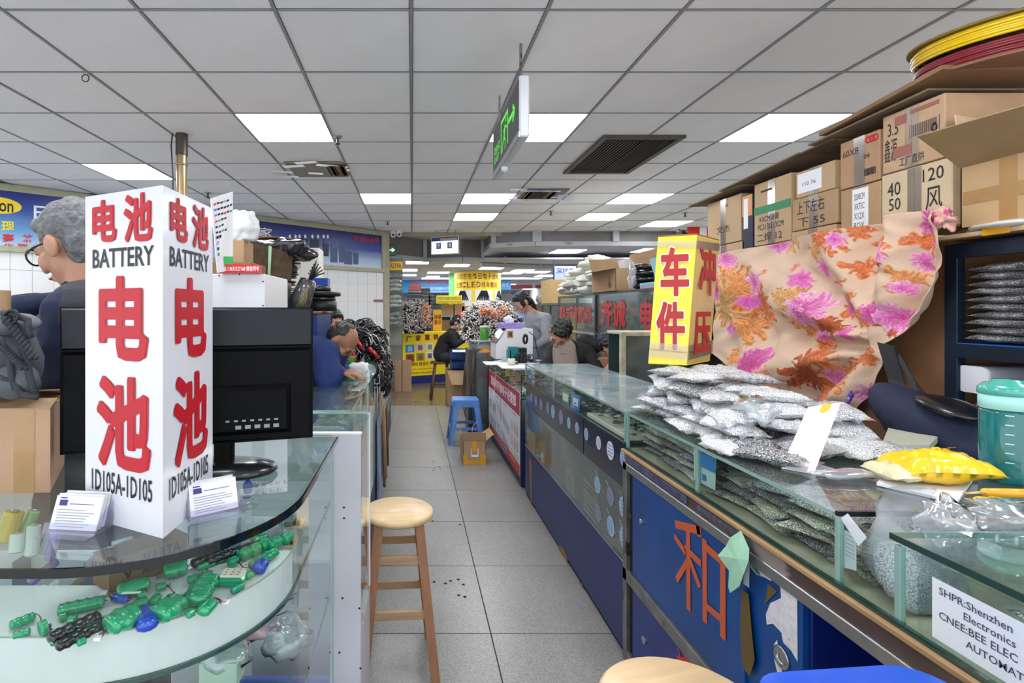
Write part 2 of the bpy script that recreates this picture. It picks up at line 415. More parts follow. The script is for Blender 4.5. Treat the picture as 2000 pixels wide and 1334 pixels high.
for (s0, n) in ((-1.06, 12), (3.18, 10)):
 for i in range(n):
  for k in range(5):
   s = s0+.19*i; z = .90+.29*k-.245
   if wt is None:
    wt = MB().cbox(.0015, .1885, .0, .008, .0015, .2885, .0015).build('wall_tile', WTI, wf, world=False); o = wt
   else: o = wt.copy(); C.objects.link(o)
   p = wl(s, z, .0)-WA; o.location = (p.x, p.y, z); o.rotation_euler = (0, 0, math.atan2(WD.y, WD.x)); o.scale = (1, -1, 1)
GW = mat('grey_wall_paint', (.84, .83, .81), .7, vary=.05, scale=2)
one('wall_right', MB().box(5.6, 5.75, -3, 40, 0, ZC), GW, 'pale wall far behind the stacked cartons', None, kind='structure')
one('wall_back', MB().box(-14, 16, 40, 40.2, 0, ZF+.3), mat('far_wall', (.72, .76, .82), .7, vary=.1, scale=.8), 'far end wall of the market hall', None, kind='structure')
BEI = mat('beige_frame', (.70, .67, .57), .55, vary=.08, scale=12)
one('trim_1', MB().cbox(-.47, -.38, 8.72, 8.98, 0, ZC, .006), mat('beige_post', (.64, .60, .52), .5, vary=.08, scale=5), 'beige corner post between tiled wall and bag shelf', None, kind='structure')
bh = T('trim_2', 'grey bulkhead of framed panels where the ceiling steps down', None, (0, YE, 2.4), kind='structure')
BP = mat('bulkhead_panel', (.47, .46, .45), .5, vary=.16, scale=1.6)
BF = mat('bulkhead_frame', (.68, .68, .70), .45, vary=.06, scale=4)
def wallseg(p, q, z0, z1, t=.06):
 p = Vector((p[0], p[1], 0)); q = Vector((q[0], q[1], 0)); n = (q-p).normalized(); n = Vector((-n.y, n.x, 0))*t
 return MB().hexa([p+Vector((0, 0, z0)), q+Vector((0, 0, z0)), q+n+Vector((0, 0, z0)), p+n+Vector((0, 0, z0))], [p+Vector((0, 0, z1)), q+Vector((0, 0, z1)), q+n+Vector((0, 0, z1)), p+n+Vector((0, 0, z1))])
def bulk(pts, z0, z1, posts):
 for a, b in zip(pts, pts[1:]):
  wallseg(a, b, z0+.07, z1, .05).build('bulkhead_panel', BP, bh)
  A = Vector((a[0], a[1], 0)); B = Vector((b[0], b[1], 0)); n = (B-A).normalized(); n = Vector((n.y, -n.x, 0))*.03
  wallseg(A+n, B+n, z0, z0+.075, .09).build('frame_rail', BF, bh)
 for (x, y, wd) in posts: MB().box(x-wd/2, x+wd/2, y-.035, y+.06, z0+.07, z1).build('frame_post', BF, bh)
MB().box(-.6, 6, YE-.01, YE+.05, ZC-.045, ZC+.02).build('ceiling_edge_trim', BEI, bh)
bulk([(-.45, 9.15), (.33, 9.9), (.93, 9.75), (1.36, 9.9)], 2.30, ZC+.02, [(.24, 9.78, .07), (1.32, 9.82, .06)])
zb = HC+(CY-484)/F*9
bulk([(1.36, 9.98), (1.36, 9.0), (2.05, 8.75), (5.6, 8.75)], zb, ZC+.02, [(1.39, 8.97, .08), (2.07, 8.72, .15), (3.38, 8.72, .1), (4.45, 8.72, .1)])
bulk([(1.40, 10.6), (2.9, 11.2), (5.6, 11.2)], 2.27, 2.6, [(1.9, 10.72, .06), (2.7, 11.05, .06)])
LC = mat('lower_ceiling', (.74, .74, .76), .75, vary=.04, scale=1.5)
m = MB(); m.add([(1.36, 9.02, zb+.03), (2.05, 8.79, zb+.03), (5.6, 8.79, zb+.03), (5.6, 11.2, zb+.03), (2.9, 11.2, zb+.03), (1.4, 10.6, zb+.03)], [(0, 1, 2, 3, 4, 5)])
m.add([(-.6, YE, ZC), (1.42, YE, ZC), (1.42, 10, ZC), (-.6, 10, ZC)], [(0, 1, 2, 3)]); m.box(-5, 16, 9.95, 40, ZF, ZF+.03); m.box(-5, -.4, 9.1, 9.95, ZF, ZF+.03); m.box(-.4, 1.36, 9.95, 10, ZF, ZF+.4)
m.build('lower_ceiling', LC, bh)
m = MB()
for j in range(0, 16): m.box(-4, 9, 10.3+.6*j, 10.306+.6*j, ZF-.003, ZF)
for i in range(-6, 15): m.box(.6*i, .6*i+.006, 10, 20, ZF-.003, ZF)
m.build('lower_grid', TB, bh, kind='stuff')
m = MB(); m.text('CMG', (2.55, 8.7, zb+.02), (1, 0, 0), (0, 0, 1), h=.035); m.text('CMG', (1.6, 8.86, zb+.02), (.94, -.34, 0), (0, 0, 1), h=.03); m.text('CMG', (4.1, 8.7, zb+.02), (1, 0, 0), (0, 0, 1), h=.035)
m.build('lettering', INK, bh)
LT2 = bulb('hall_led_panel', (.97, .985, 1.0), LAMP*.8)
farl = []
for (px, py, w_) in ((815, 512, 45), (892, 518, 48), (960, 523, 45), (800, 527, 30), (856, 532, 42), (845, 540, 26), (800, 537, 26), (1108, 490, 58), (1270, 488, 55), (1000, 533, 40), (1020, 528, 40), (1050, 531, 40), (1065, 538, 36), (1010, 543, 30)):
 z = zb+.03 if py < 500 else ZF; Y = max(F*(z-HC)/(CY-py), 10.4 if z < zb else 0); X = (px-CX)/F*Y; hw = w_/2/F*Y
 farl.append((X, Y, z, min(hw, .32)))
for k, (X, Y, z, hw) in enumerate(farl):
 t = T('ceiling_light', ['far ceiling light beyond the bulkhead, seen as a thin bright strip', 'ceiling light in the dropped soffit right of the aisle'][z > ZF+.05], 'light', (X, Y, z), 'lights of the hall beyond')
 MB().box(X-hw, X+hw, Y-.3, Y+.3, z-.012, z-.008).build('diffuser', LT2, t)
 f = MB(); f.box(X-hw-.012, X-hw, Y-.31, Y+.31, z-.014, z-.002); f.box(X+hw, X+hw+.012, Y-.31, Y+.31, z-.014, z-.002); f.box(X-hw, X+hw, Y-.312, Y-.3, z-.014, z-.002); f.box(X-hw, X+hw, Y+.3, Y+.312, z-.014, z-.002); f.build('frame', TB, t)
for k in range(14):
 X = -1.5+(k % 5)*2.4; Y = 16+(k//5)*4
 t = T('ceiling_light', 'far ceiling light beyond the bulkhead, seen as a thin bright strip', 'light', (X, Y, ZF), 'lights of the hall beyond')
 MB().box(X-.6, X+.6, Y-.3, Y+.3, ZF-.012, ZF-.008).build('diffuser', LT2, t)
# ---- ceiling fittings
GR = mat('grille_frame', (.33, .30, .27), .5, .3, vary=.2, scale=20)
t = T('air_grille', 'large black louvred air grille in the ceiling right of the exit sign', 'vent', (1.74, 4.45, ZC))
x0, x1, y0, y1 = 1.43, 2.05, 3.92, 4.98; z = ZC-.012
f = MB(); f.cbox(x0, x0+.045, y0, y1, z-.01, ZC, .003); f.cbox(x1-.045, x1, y0, y1, z-.01, ZC, .003); f.cbox(x0+.045, x1-.045, y0, y0+.045, z-.01, ZC, .003); f.cbox(x0+.045, x1-.045, y1-.045, y1, z-.01, ZC, .003)
f.build('frame', GR, t); MB().box(x0+.04, x1-.04, y0+.04, y1-.04, ZC-.004, ZC-.001).build('backing', LEAD, t)
sl = None
for k in range(19):
 if sl is None:
  sl = o = MB().hexa([(0, y0+.045, z), (.004, y0+.045, z), (.004, y1-.045, z), (0, y1-.045, z)], [(.007, y0+.045, ZC-.004), (.011, y0+.045, ZC-.004), (.011, y1-.045, ZC-.004), (.007, y1-.045, ZC-.004)]).build('slat', mat('slat', (.52, .48, .44), .4, .4), t, world=False)
 else: o = sl.copy(); C.objects.link(o)
 o.location = (x0+.05+.0275*k-t.location.x, -t.location.y, -t.location.z)
def taped(name, label, x0, x1, y0, y1, mm, hole, seed):
 t = T(name, label, 'ceiling patch', ((x0+x1)/2, (y0+y1)/2, ZC)); r = random.Random(seed)
 MB().cbox(x0, x1, y0, y1, ZC-.014, ZC-.002, .003).build('cover_plate', mm, t)
 hx0, hx1, hy0, hy1 = hole
 MB().box(hx0, hx1, hy0, hy1, ZC-.017, ZC-.0145).build('opening', LEAD, t)
 mm2 = MB()
 for _ in range(5):
  a = r.uniform(hx0, hx1); mm2.cbox(a, a+.05, hy0+.03, hy1-.03, ZC-.024, ZC-.018, .002)
 mm2.build('torn_edge', CARD3, t)
 for _ in range(7):
  cx = r.uniform(x0-.1, x1+.1); cy = r.uniform(y0-.05, y1+.05); a = r.uniform(-.4, .4); l = r.uniform(.12, .3); u = Vector((math.cos(a), math.sin(a), 0))*l/2; v = Vector((-math.sin(a), math.cos(a), 0))*.035
  c = Vector((cx, cy, ZC-.019-r.uniform(0, .004)))
  MB().slab(c-u-v, c-u+v, c+u+v, c+u-v, .0004).build('tape', CTAPE, t)
 return t
taped('taped_patch', 'brown taped-over patch in the ceiling left of the aisle', -1.13, -.62, 4.62, 5.12, mat('brown_plate', (.52, .49, .42), .5, vary=.2, scale=14), (-.78, -.63, 4.68, 5.05), 1)
taped('torn_ceiling_opening', 'torn open ceiling patch sealed with clear tape near the exit sign', 1.22, 1.70, 5.65, 6.15, mat('grey_plate', (.45, .43, .42), .5, vary=.2, scale=14), (1.26, 1.55, 5.7, 6.1), 2)
def sprinkler(px, py, lb):
 p = onz(px, py, ZC); t = T('sprinkler', lb, 'sprinkler', p)
 MB().lathe([(0, -.012), (.03, -.012), (.035, 0)], p, 16).build('escutcheon', ALU, t)
 m = MB(); m.cyl(p+Vector((0, 0, -.05)), p, .009, 10); m.cyl(p+Vector((0, 0, -.056)), p+Vector((0, 0, -.05)), .022, 12); m.build('head', mat('dark_metal', (.25, .24, .23), .4, .7), t)
for a in ((659, 267, 'small ceiling sprinkler at the corner of the nearest left light'), (406, 376, 'small ceiling sprinkler above the white battery sign'), (1076, 412, 'small dark sprinkler near the far ceiling edge, right of the aisle'), (757, 432, 'small dark sprinkler near the far ceiling edge, left of the aisle'), (1338, 415, 'small sprinkler beside the farthest right ceiling light')): sprinkler(*a)
p = onz(167, 145, ZC); MB_ = MB(); MB_.torus(p+Vector((0, 0, -.022)), .02, .003, 18, 6, Matrix.Rotation(PI/2, 3, 'X'))
one('ceiling_hook', MB_, mat('dark_wire', (.15, .15, .15), .5), 'small round wire hook hanging from the ceiling at the upper left', 'hook')
p = onz(355, 262, ZC); t = T('brass_pole', 'brass-coloured round pole reaching the ceiling behind the battery sign', 'pole', (p.x, p.y, 0))
BR = mat('brass', (.66, .56, .42), .28, .85, vary=.1, scale=5)
MB().cyl((p.x, p.y, 0), (p.x, p.y, ZC), .036, 20).build('shaft', BR, t)
MB().cyl((p.x, p.y, ZC-.16), (p.x, p.y, ZC+.02), .043, 20).build('collar', mat('dark_brass', (.33, .30, .27), .4, .7), t)
MB().torus((p.x, p.y, ZC-.23), .038, .007, 20, 6).build('clamp', BR, t)
m = MB(); m.tube([(p.x-.06, p.y-.02, ZC), (p.x-.065, p.y-.03, ZC-.1), (p.x-.05, p.y-.035, ZC-.3), (p.x-.055, p.y-.03, ZC-.8)], .005, 6); m.build('cable', BCAB, t)
# ---- banners on the left wall
def gradmat(key, stops, axis=2, lo=0, hi=1, wob=.08):
 m = bpy.data.materials.new(key); m.use_nodes = True; _m[key] = m; N = m.node_tree.nodes; L = m.node_tree.links; b = N['Principled BSDF']
 tc = N.new('ShaderNodeTexCoord'); sp = N.new('ShaderNodeSeparateXYZ'); L.new(tc.outputs['Object'], sp.inputs[0])
 n = N.new('ShaderNodeTexNoise'); n.inputs['Scale'].default_value = 3; n.inputs['Detail'].default_value = 5; mp = N.new('ShaderNodeMapping'); mp.inputs['Scale'].default_value = (1, 1, 5); L.new(tc.outputs['Object'], mp.inputs[0]); L.new(mp.outputs[0], n.inputs[0])
 mr = N.new('ShaderNodeMapRange'); mr.inputs['From Min'].default_value = lo; mr.inputs['From Max'].default_value = hi; L.new(sp.outputs[axis], mr.inputs[0])
 ma = N.new('ShaderNodeMath'); ma.operation = 'MULTIPLY_ADD'; ma.inputs[1].default_value = wob*2; L.new(n.outputs[0], ma.inputs[0]); L.new(mr.outputs[0], ma.inputs[2])
 r = N.new('ShaderNodeValToRGB'); L.new(ma.outputs[0], r.inputs[0])
 while len(r.color_ramp.elements) < len(stops): r.color_ramp.elements.new(.5)
 for e, (p_, c) in zip(r.color_ramp.elements, stops): e.position = p_; e.color = lin(c)
 L.new(r.outputs[0], b.inputs['Base Color']); b.inputs['Roughness'].default_value = .3
 return m
def banner(name, label, s0, s1, z0, z1, stops):
 t = T(name, label, 'banner', wl((s0+s1)/2, z0))
 gm = gradmat(name+'_print', stops, 2, 0, z1-z0)
 MB().hexa([wl(s0, z0, .02), wl(s1, z0, .02), wl(s1, z0, .012), wl(s0, z0, .012)], [wl(s0, z1, .02), wl(s1, z1, .02), wl(s1, z1, .012), wl(s0, z1, .012)]).build('print_sheet', gm, t)
 fm = mat('banner_frame', (.66, .66, .55), .5, vary=.1, scale=15)
 for (a, b, c, d) in ((s0-.06, s1+.06, z1, z1+.065), (s0-.06, s1+.06, z0-.06, z0), (s0-.06, s0, z0, z1), (s1, s1+.06, z0, z1)):
  MB().hexa([wl(a, c, .05), wl(b, c, .05), wl(b, c, .0), wl(a, c, .0)], [wl(a, d, .05), wl(b, d, .05), wl(b, d, .0), wl(a, d, .0)]).build('frame_bar', fm, t)
 return t
def wtext(m, st, px0, px1, py0, py1, bold=.02, o=.024):
 a = wpx(px0, py1, o); b = wpx(px1, py0, o); c = wpx(px0, py0, o); h = c.y-a.y
 q = wl(a.x, a.y, o); m.text(st, q, WD, (0, 0, 1), w=b.x-a.x, h=h, bold=bold)
bl = banner('wall_banner', 'blue framed banner high on the tiled wall behind the grey-haired person', -1.6, 1.35, 2.06, 2.625, [(0, (.75, .82, .90)), (.35, (.42, .62, .82)), (.75, (.16, .30, .62)), (1, (.10, .20, .52))])
m = MB(); m.mi = 0
a = wpx(0, 401, .023); ec = wl(a.x-.02, a.y, .023)
m.add([ec+WD*.2*math.cos(2*PI*i/28)+Vector((0, 0, .085*math.sin(2*PI*i/28))) for i in range(28)], [tuple(range(28))])
m.build('yellow_oval', mat('oval_yellow', (.98, .84, .12), .4), bl)
m = MB(); wtext(m, 'on', -2, 26, 395, 413, .01, .026); m.build('lettering', INK, bl)
m = MB(); wtext(m, '日', 66, 96, 401, 428, .02); wtext(m, '电', 66, 92, 434, 452, .02); m.build('lettering', mat('print_white', (.93, .95, .98), .5), bl)
m = MB(); wtext(m, '理', 2, 28, 431, 452, .02); m.build('lettering', mat('print_yellow', (.88, .86, .22), .5), bl)
m = MB()
a = wpx(-6, 495, .0225); b = wpx(140, 455, .0225);
m = MB()
wtext(m, '赛', 4, 28, 456, 472); wtext(m, '格', 44, 66, 457, 473); wtext(m, '华', 5, 27, 475, 490); wtext(m, '强', 34, 56, 476, 490); wtext(m, '广', 63, 84, 476, 491); wtext(m, '场', 92, 112, 476, 491)
m.build('lettering', mat('print_red', (.80, .16, .16), .5), bl)
br = banner('wall_banner', 'long blue banner with two-way radio pictures on the tiled wall', 1.55, 4.98, 2.08, 2.625, [(0, (.80, .84, .90)), (.3, (.66, .74, .86)), (.6, (.22, .30, .62)), (1, (.13, .15, .45))])
m = MB(); wtext(m, '家', 504, 532, 443, 461, .01); m.build('lettering', mat('print_white', (.93, .95, .98), .5), br)
m = MB(); wtext(m, '守', 690, 701, 459, 471); wtext(m, '诚', 703, 713, 461, 472); wtext(m, '信', 714, 722, 463, 472.5); wtext(m, '经', 723, 731, 464, 473); wtext(m, '营', 732, 740, 464, 474)
m.build('lettering', mat('print_red', (.80, .16, .16), .5), br)
m = MB()
def radio(px, py, w_, h_):
 a = wpx(px, py+h_, .023); b = wpx(px+w_, py, .023); W_ = b.x-a.x; H_ = wpx(px, py, .023).y-a.y; q = wl(a.x, a.y, .024)
 u = WD; v = Vector((0, 0, 1)); bx = lambda x0, x1, y0, y1: m.add([q+u*W_*x0+v*H_*y0, q+u*W_*x1+v*H_*y0, q+u*W_*x1+v*H_*y1, q+u*W_*x0+v*H_*y1], [(0, 1, 2, 3)])
 bx(0, 1, 0, .7); bx(.1, .25, .7, 1); bx(.55, .7, .7, .85)
for a in ((582, 456, 18, 26), (605, 458, 18, 30), (630, 466, 12, 34)): radio(*a)
m.build('radio_picture', mat('print_radio_dark', (.10, .11, .22), .4), br)
m = MB()
for a in ((645, 470, 14, 42), (662, 466, 12, 46), (672, 478, 16, 38), (690, 484, 10, 32)): radio(*a)
m.build('radio_picture', mat('print_radio_blue', (.26, .33, .50), .4), br)
m = MB()
for px in (566, 577, 585, 596, 610, 621, 632, 640):
 a = wpx(px, 462, .023); q = wl(a.x, a.y, .025); m.add([q+WD*.02*math.cos(2*PI*i/10)+Vector((0, 0, .03*math.sin(2*PI*i/10))) for i in range(10)], [tuple(range(10))])
m.build('antenna_tips', mat('print_white', (.93, .95, .98), .5), br, kind='stuff')
m = MB(); a = wpx(730, 590, .012); b = wpx(748, 585, .012); m.hexa([wl(a.x, a.y, .014), wl(b.x, a.y, .014), wl(b.x, a.y, .009), wl(a.x, a.y, .009)], [wl(a.x, b.y, .014), wl(b.x, b.y, .014), wl(b.x, b.y, .009), wl(a.x, b.y, .009)])
one('wall_notice', m, mat('mauve_label', (.58, .38, .42), .5), 'narrow dull red label stuck on the white wall tiles', 'label')
p = P(622, 560, 6.3); t = T('standing_air_conditioner', 'off-white standing air conditioner behind the leaning black bag', 'air conditioner', (p.x, 6.3, 0))
ACW = mat('aged_white', (.80, .79, .75), .45, vary=.04, scale=6)
a = P(592, 486, 6.3); b = P(622, 486, 6.1)
MB().cbox(a.x, b.x, 6.15, 6.45, 0, HC+(CY-484)/F*6.15, .01).build('body', ACW, t)
m = MB()
for k in range(12): m.box(b.x-.12, b.x-.015, 6.143, 6.149, 1.35+.035*k, 1.357+.035*k)
m.build('louvre', mat('louvre_grey', (.4, .4, .39), .5), t)
# == LEFT FOREGROUND: curved glass display case
AC = Vector((-.513, 1.03, 0)); AR = .302
def arc(r, n=24, a0=-PI/2, a1=0): return [(AC.x+r*math.cos(a0+(a1-a0)*i/n), AC.y+r*math.sin(a0+(a1-a0)*i/n)) for i in range(n+1)]
def case_outline(r, back=1.26, left=-1.35): return [(left, AC.y-r)]+arc(r)+[(AC.x+r, 1.49), (-.62, 1.49), (-.62, back), (left, back)]
cc = T('curved_display_case', 'round-cornered glass display case at the lower left carrying the battery sign', 'display case', (-.7, 1.0, 0))
ZT = 1.04
m = MB(); m.prism(case_outline(AR), ZT-.010, ZT); m.build('glass_top', GLT, cc)
def rim(name, r, z0, z1, mm, t=.0022):
 m = MB(); o = [(-1.35, AC.y-r)]+arc(r, 32)+[(AC.x+r, 1.49)]; i = [(-1.35, AC.y-r+t)]+arc(r-t, 32)+[(AC.x+r-t, 1.49)]; n = len(o)
 vs = [(p[0], p[1], z0) for p in o]+[(p[0], p[1], z1) for p in o]+[(p[0], p[1], z0) for p in i]+[(p[0], p[1], z1) for p in i]
 fs = []
 for k in range(n-1): fs += [(k, k+1, n+k+1, n+k), (2*n+k+1, 2*n+k, 3*n+k, 3*n+k+1), (n+k, n+k+1, 3*n+k+1, 3*n+k), (k+1, k, 2*n+k, 2*n+k+1)]
 m.add(vs, fs, False); return m.build(name, mm, cc)
rim('glass_edge', AR+.0022, ZT-.0125, ZT+.0006, mat('glass_edge_dark', (.05, .09, .085), .12, coat=.6), .004)
rim('curved_front_glass', AR-.012, .30, ZT-.012, GL, .005)
for zz in (.860, .60, .34):
 MB().prism(case_outline(AR-.02), zz-.006, zz).build('glass_shelf', GL, cc); rim('shelf_edge', AR-.018, zz-.0065, zz+.0005, mat('glass_edge_mid', (.20, .32, .30), .1, coat=.6), .004)
m = MB(); m.prism(case_outline(AR-.03), .0, .30); m.build('plinth', mat('blue_plinth', (.30, .38, .66), .4), cc)
MB().cbox(AC.x+AR-.02, AC.x+AR-.012, 1.47, 1.49, .3, ZT-.012, .001).build('corner_strip', GEL, cc)
def annulus(r0, r1, z0, z1, a0=-PI/2, a1=-.02, x_left=-.86, n=28, c=AC):
 o = [(x_left, c.y-r1)]+[(c.x+r1*math.cos(a0+(a1-a0)*i/n), c.y+r1*math.sin(a0+(a1-a0)*i/n)) for i in range(n+1)]
 i_ = [(x_left, c.y-r0)]+[(c.x+r0*math.cos(a0+(a1-a0)*i/n), c.y+r0*math.sin(a0+(a1-a0)*i/n)) for i in range(n+1)]
 m = MB(); n2 = len(o); vs = []
 for z in (z0, z1):
  vs += [(p[0], p[1], z) for p in o]+[(p[0], p[1], z) for p in i_]
 fs = []
 for k in range(n2-1):
  fs += [(k, k+1, 2*n2+k+1, 2*n2+k), (n2+k+1, n2+k, 3*n2+k, 3*n2+k+1), (2*n2+k, 2*n2+k+1, 3*n2+k+1, 3*n2+k), (k+1, k, n2+k, n2+k+1)]
 fs += [(0, 2*n2, 3*n2, n2), (n2-1, 2*n2-1, 4*n2-1, 3*n2-1)]
 m.add(vs, fs); return m
FOAM = mat('white_foam', (.86, .86, .86), .6, vary=.02)
one('foam_riser', annulus(.135, .279, .8605, .930), FOAM, 'white curved riser inside the round case carrying green battery packs', 'display riser')
def ringpt(px, py, z=.931): return onz(px, py, z)
GSH = mat('green_shrink_wrap', (.04, .60, .40), .22, vary=.12, scale=30, coat=.6)
BSH = mat('blue_shrink_wrap', (.08, .28, .72), .25, coat=.5)
BSW = mat('black_shrink_wrap', (.07, .07, .08), .3, coat=.4)
WRED = mat('red_wire', (.62, .10, .12), .4); WBLK = BCAB
def lead(m, a, b, n=7, amp=.006, r=.0007):
 a = Vector(a); b = Vector(b); s = R.uniform(0, 9)
 m.tube([a.lerp(b, i/n)+Vector((math.sin(i*1.3+s)*amp, math.cos(i*1.7+s)*amp, .001+abs(math.sin(i*PI/n))*.004)) for i in range(n+1)], r, 5)
def pack(px0, py0, px1, py1, cells, rad, mm, label, fat=1.0, lead_to=None, z=.931, name='battery_pack'):
 """a row of coin or finger cells in shrink wrap lying between two photo points of the riser top"""
 a = onz(px0, py0, z); b = onz(px1, py1, z); c = (a+b)/2
 t = T(name, label, 'battery', c)
 d = (b-a); L_ = d.length; rad *= 1.2; d.normalize(); up = Vector((0, 0, 1)); sd = up.cross(d)
 m = MB(); nn = max(8, cells*5); prof = []
 for i in range(nn+1):
  u = i/nn; rr = rad*(1-.16*abs(math.sin(u*PI*cells)) if cells > 1 else 1)
  rr *= min(1, .55+u*nn*.45) if u*nn < 1 else (min(1, .55+(1-u)*nn*.45) if (1-u)*nn < 1 else 1)
  prof.append((a+d*L_*u, rr))
 vs = []; K = 10
 for p, rr in prof:
  for k in range(K):
   th = 2*PI*k/K; q = p+sd*math.cos(th)*rr*fat+up*(math.sin(th)*rr+rad); vs.append(q)
 fs = [(i*K+k, i*K+(k+1) % K, (i+1)*K+(k+1) % K, (i+1)*K+k) for i in range(nn) for k in range(K)]+[tuple(range(K))[::-1], tuple(range(nn*K, nn*K+K))]
 m.add(vs, fs, True); m.build('shrink_wrap', mm, t)
 if lead_to:
  e = onz(lead_to[0], lead_to[1], z+.001); w1 = MB(); lead(w1, b+up*rad, e); w1.build('red_lead', WRED, t)
  w2 = MB(); lead(w2, b+up*rad+sd*.002, e+sd*.003); w2.build('black_lead', WBLK, t)
  MB().cbox(e.x-.005, e.x+.006, e.y-.003, e.y+.006, z, z+.005, .001).build('plug', WPLAS, t)
 return t
pk = [(18, 1232, 68, 1212, 3, .006, GSH, 'small flat green battery pack at the far left of the riser', 1.2, (88, 1224)),
      (24, 1250, 60, 1240, 2, .005, GSH, 'thin green cell pair in front of the leftmost flat green pack', 1.2, None),
      (76, 1245, 92, 1238, 1, .009, GSH, 'round green cell with blue wires left of the long black packs', 1.1, (104, 1240)),
      (112, 1205, 205, 1185, 5, .008, GSH, 'long green stick battery pack lying left behind the black packs', 1.3, (222, 1170)),
      (115, 1215, 130, 1210, 1, .005, GSH, 'tiny green cell under the long green stick pack', 1.3, None),
      (132, 1222, 150, 1220, 1, .006, GSH, 'single round green coin cell above the black packs', 1.2, None),
      (95, 1262, 195, 1214, 5, .0075, BSW, 'long black battery stick with a green stripe at the front left', 1.5, None),
      (110, 1275, 205, 1228, 5, .0065, BSW, 'second long black battery stick in front of its twin', 1.4, (188, 1240)),
      (98, 1265, 200, 1222, 6, .0045, GSH, 'thin green stripe pack between the two front black sticks', .9, None),
      (150, 1264, 168, 1256, 1, .004, GSH, 'small green cell at the very front edge of the riser', 1.3, None),
      (228, 1170, 292, 1152, 2, .010, GSH, 'plump green pack with a white label left of centre on the riser', 1.6, (262, 1188)),
      (218, 1174, 250, 1180, 2, .0055, BSH, 'slim blue pack under the black lead of the white-labelled pack', 1.0, (203, 1160)),
      (262, 1190, 290, 1184, 2, .006, GSH, 'small dull green cell pair in the middle of the riser', 1.2, None),
      (270, 1176, 284, 1170, 1, .006, GSH, 'small green coin cell stood near the middle of the riser', 1.1, None),
      (296, 1186, 310, 1170, 1, .005, GSH, 'thin green cell standing slanted right of the coin cell', 1.3, None),
      (210, 1243, 268, 1212, 2, .012, GSH, 'big glossy green egg-shaped pack at the front of the riser', 1.8, (190, 1250)),
      (288, 1240, 286, 1204, 2, .009, BSH, 'bright blue diamond-shaped cell between two big green packs', 1.6, None),
      (306, 1222, 350, 1190, 2, .012, GSH, 'big green pack just right of the blue diamond cell', 1.8, None),
      (318, 1132, 365, 1120, 2, .011, GSH, 'smooth green twin-cell pack in front of the brown carton', 1.5, (268, 1138)),
      (366, 1142, 412, 1128, 3, .006, GSH, 'low green pack above the square green block', 1.4, (405, 1120)),
      (378, 1190, 408, 1140, 4, .009, GSH, 'square green four-cell block with white lettering', 2.2, None),
      (304, 1155, 325, 1150, 1, .005, GSH, 'small green coin cell left of the low green pack', 1.2, (340, 1165)),
      (350, 1180, 358, 1174, 1, .005, GSH, 'tiny green cell with a yellow wire left of the square block', 1.2, (334, 1178)),
      (375, 1112, 450, 1080, 5, .0075, BSW, 'black battery stick behind, right of the brown carton', 1.3, None),
      (385, 1117, 460, 1088, 5, .005, GSH, 'green stick pressed against the far black stick', 1.0, None),
      (402, 1108, 500, 1072, 6, .0075, BSW, 'long black stick reaching toward the round green cells', 1.3, None),
      (448, 1110, 462, 1102, 1, .007, GSH, 'round green cell below the long far black stick', 1.2, (480, 1120)),
      (470, 1098, 484, 1088, 1, .009, GSH, 'first of the three round green cells in a row at the right', 1.2, None),
      (490, 1090, 504, 1080, 1, .009, GSH, 'middle one of the three round green cells in a row at the right', 1.2, None),
      (508, 1080, 524, 1070, 1, .009, GSH, 'last of the three round green cells in a row at the right', 1.2, None),
      (492, 1066, 522, 1056, 2, .008, GSH, 'flat oval green pack at the far right end of the riser', 1.3, None),
      (524, 1078, 548, 1064, 3, .009, GSH, 'ribbed green barrel cell at the far right end', 1.2, None),
      (552, 1066, 566, 1056, 1, .009, GSH, 'green barrel cell with a bare metal end, rightmost', 1.2, None),
      (490, 1116, 540, 1084, 3, .007, GSH, 'lumpy green pack with a small white square label at the right', 1.5, None),
      (504, 1124, 514, 1110, 1, .009, BSH, 'dark blue round cell at the right front edge of the riser', 1.2, (470, 1116)),
      (480, 1132, 494, 1126, 1, .005, GSH, 'small green cell left of the dark blue round cell', 1.2, None),
      (452, 1162, 476, 1150, 2, .0055, GSH, 'thin green cell leaning at the front edge below the square white pad', 1.0, None),
      (394, 1208, 415, 1186, 1, .007, GSH, 'green cell at the front edge under the square block', 1.4, (440, 1178)),
      (364, 1210, 378, 1202, 1, .005, GSH, 'little green cell at the front edge left of the square block', 1.2, None)]
packs = [pack(*a) for a in pk]
a = onz(455, 1138, .931); m = MB(); m.cbox(a.x-.022, a.x+.022, a.y-.018, a.y+.018, .931, .946, .004)
t = T('foam_pad_pack', 'square green pack with a white pad dotted with red, right part of the riser', 'battery', (a.x, a.y, .931)); m.build('shrink_wrap', GSH, t)
m = MB(); m.cbox(a.x-.018, a.x+.018, a.y-.014, a.y+.014, .946, .950, .001); m.build('white_pad', mat('cream_pad', (.90, .87, .80), .6), t)
m = MB()
for i in range(3):
 for j in range(3): m.box(a.x-.013+.011*i, a.x-.009+.011*i, a.y-.011+.009*j, a.y-.009+.009*j, .950, .9503)
m.build('print', RED, t)
m = MB(); a = onz(256, 1158, .957); m.add([a+Vector((-.014, -.004, 0)), a+Vector((.014, -.001, 0)), a+Vector((.014, .005, 0)), a+Vector((-.014, .003, 0))], [(0, 1, 2, 3)])
m.build('white_label', PAPER, packs[10])
VB = T('battery_carton', 'small brown battery carton lettered in black behind the green packs', 'carton', (-.49, .97, .932))
a = onz(213, 1160, .932); b = onz(330, 1112, .932); d = (b-a); d.z = 0; d.normalize(); n_ = Vector((-d.y, d.x, 0)); ln = (b-a).length*1.35
a = a+Vector((0, 0, .932-a.z)); q = [a, a+d*ln, a+d*ln+n_*.06, a+n_*.06]
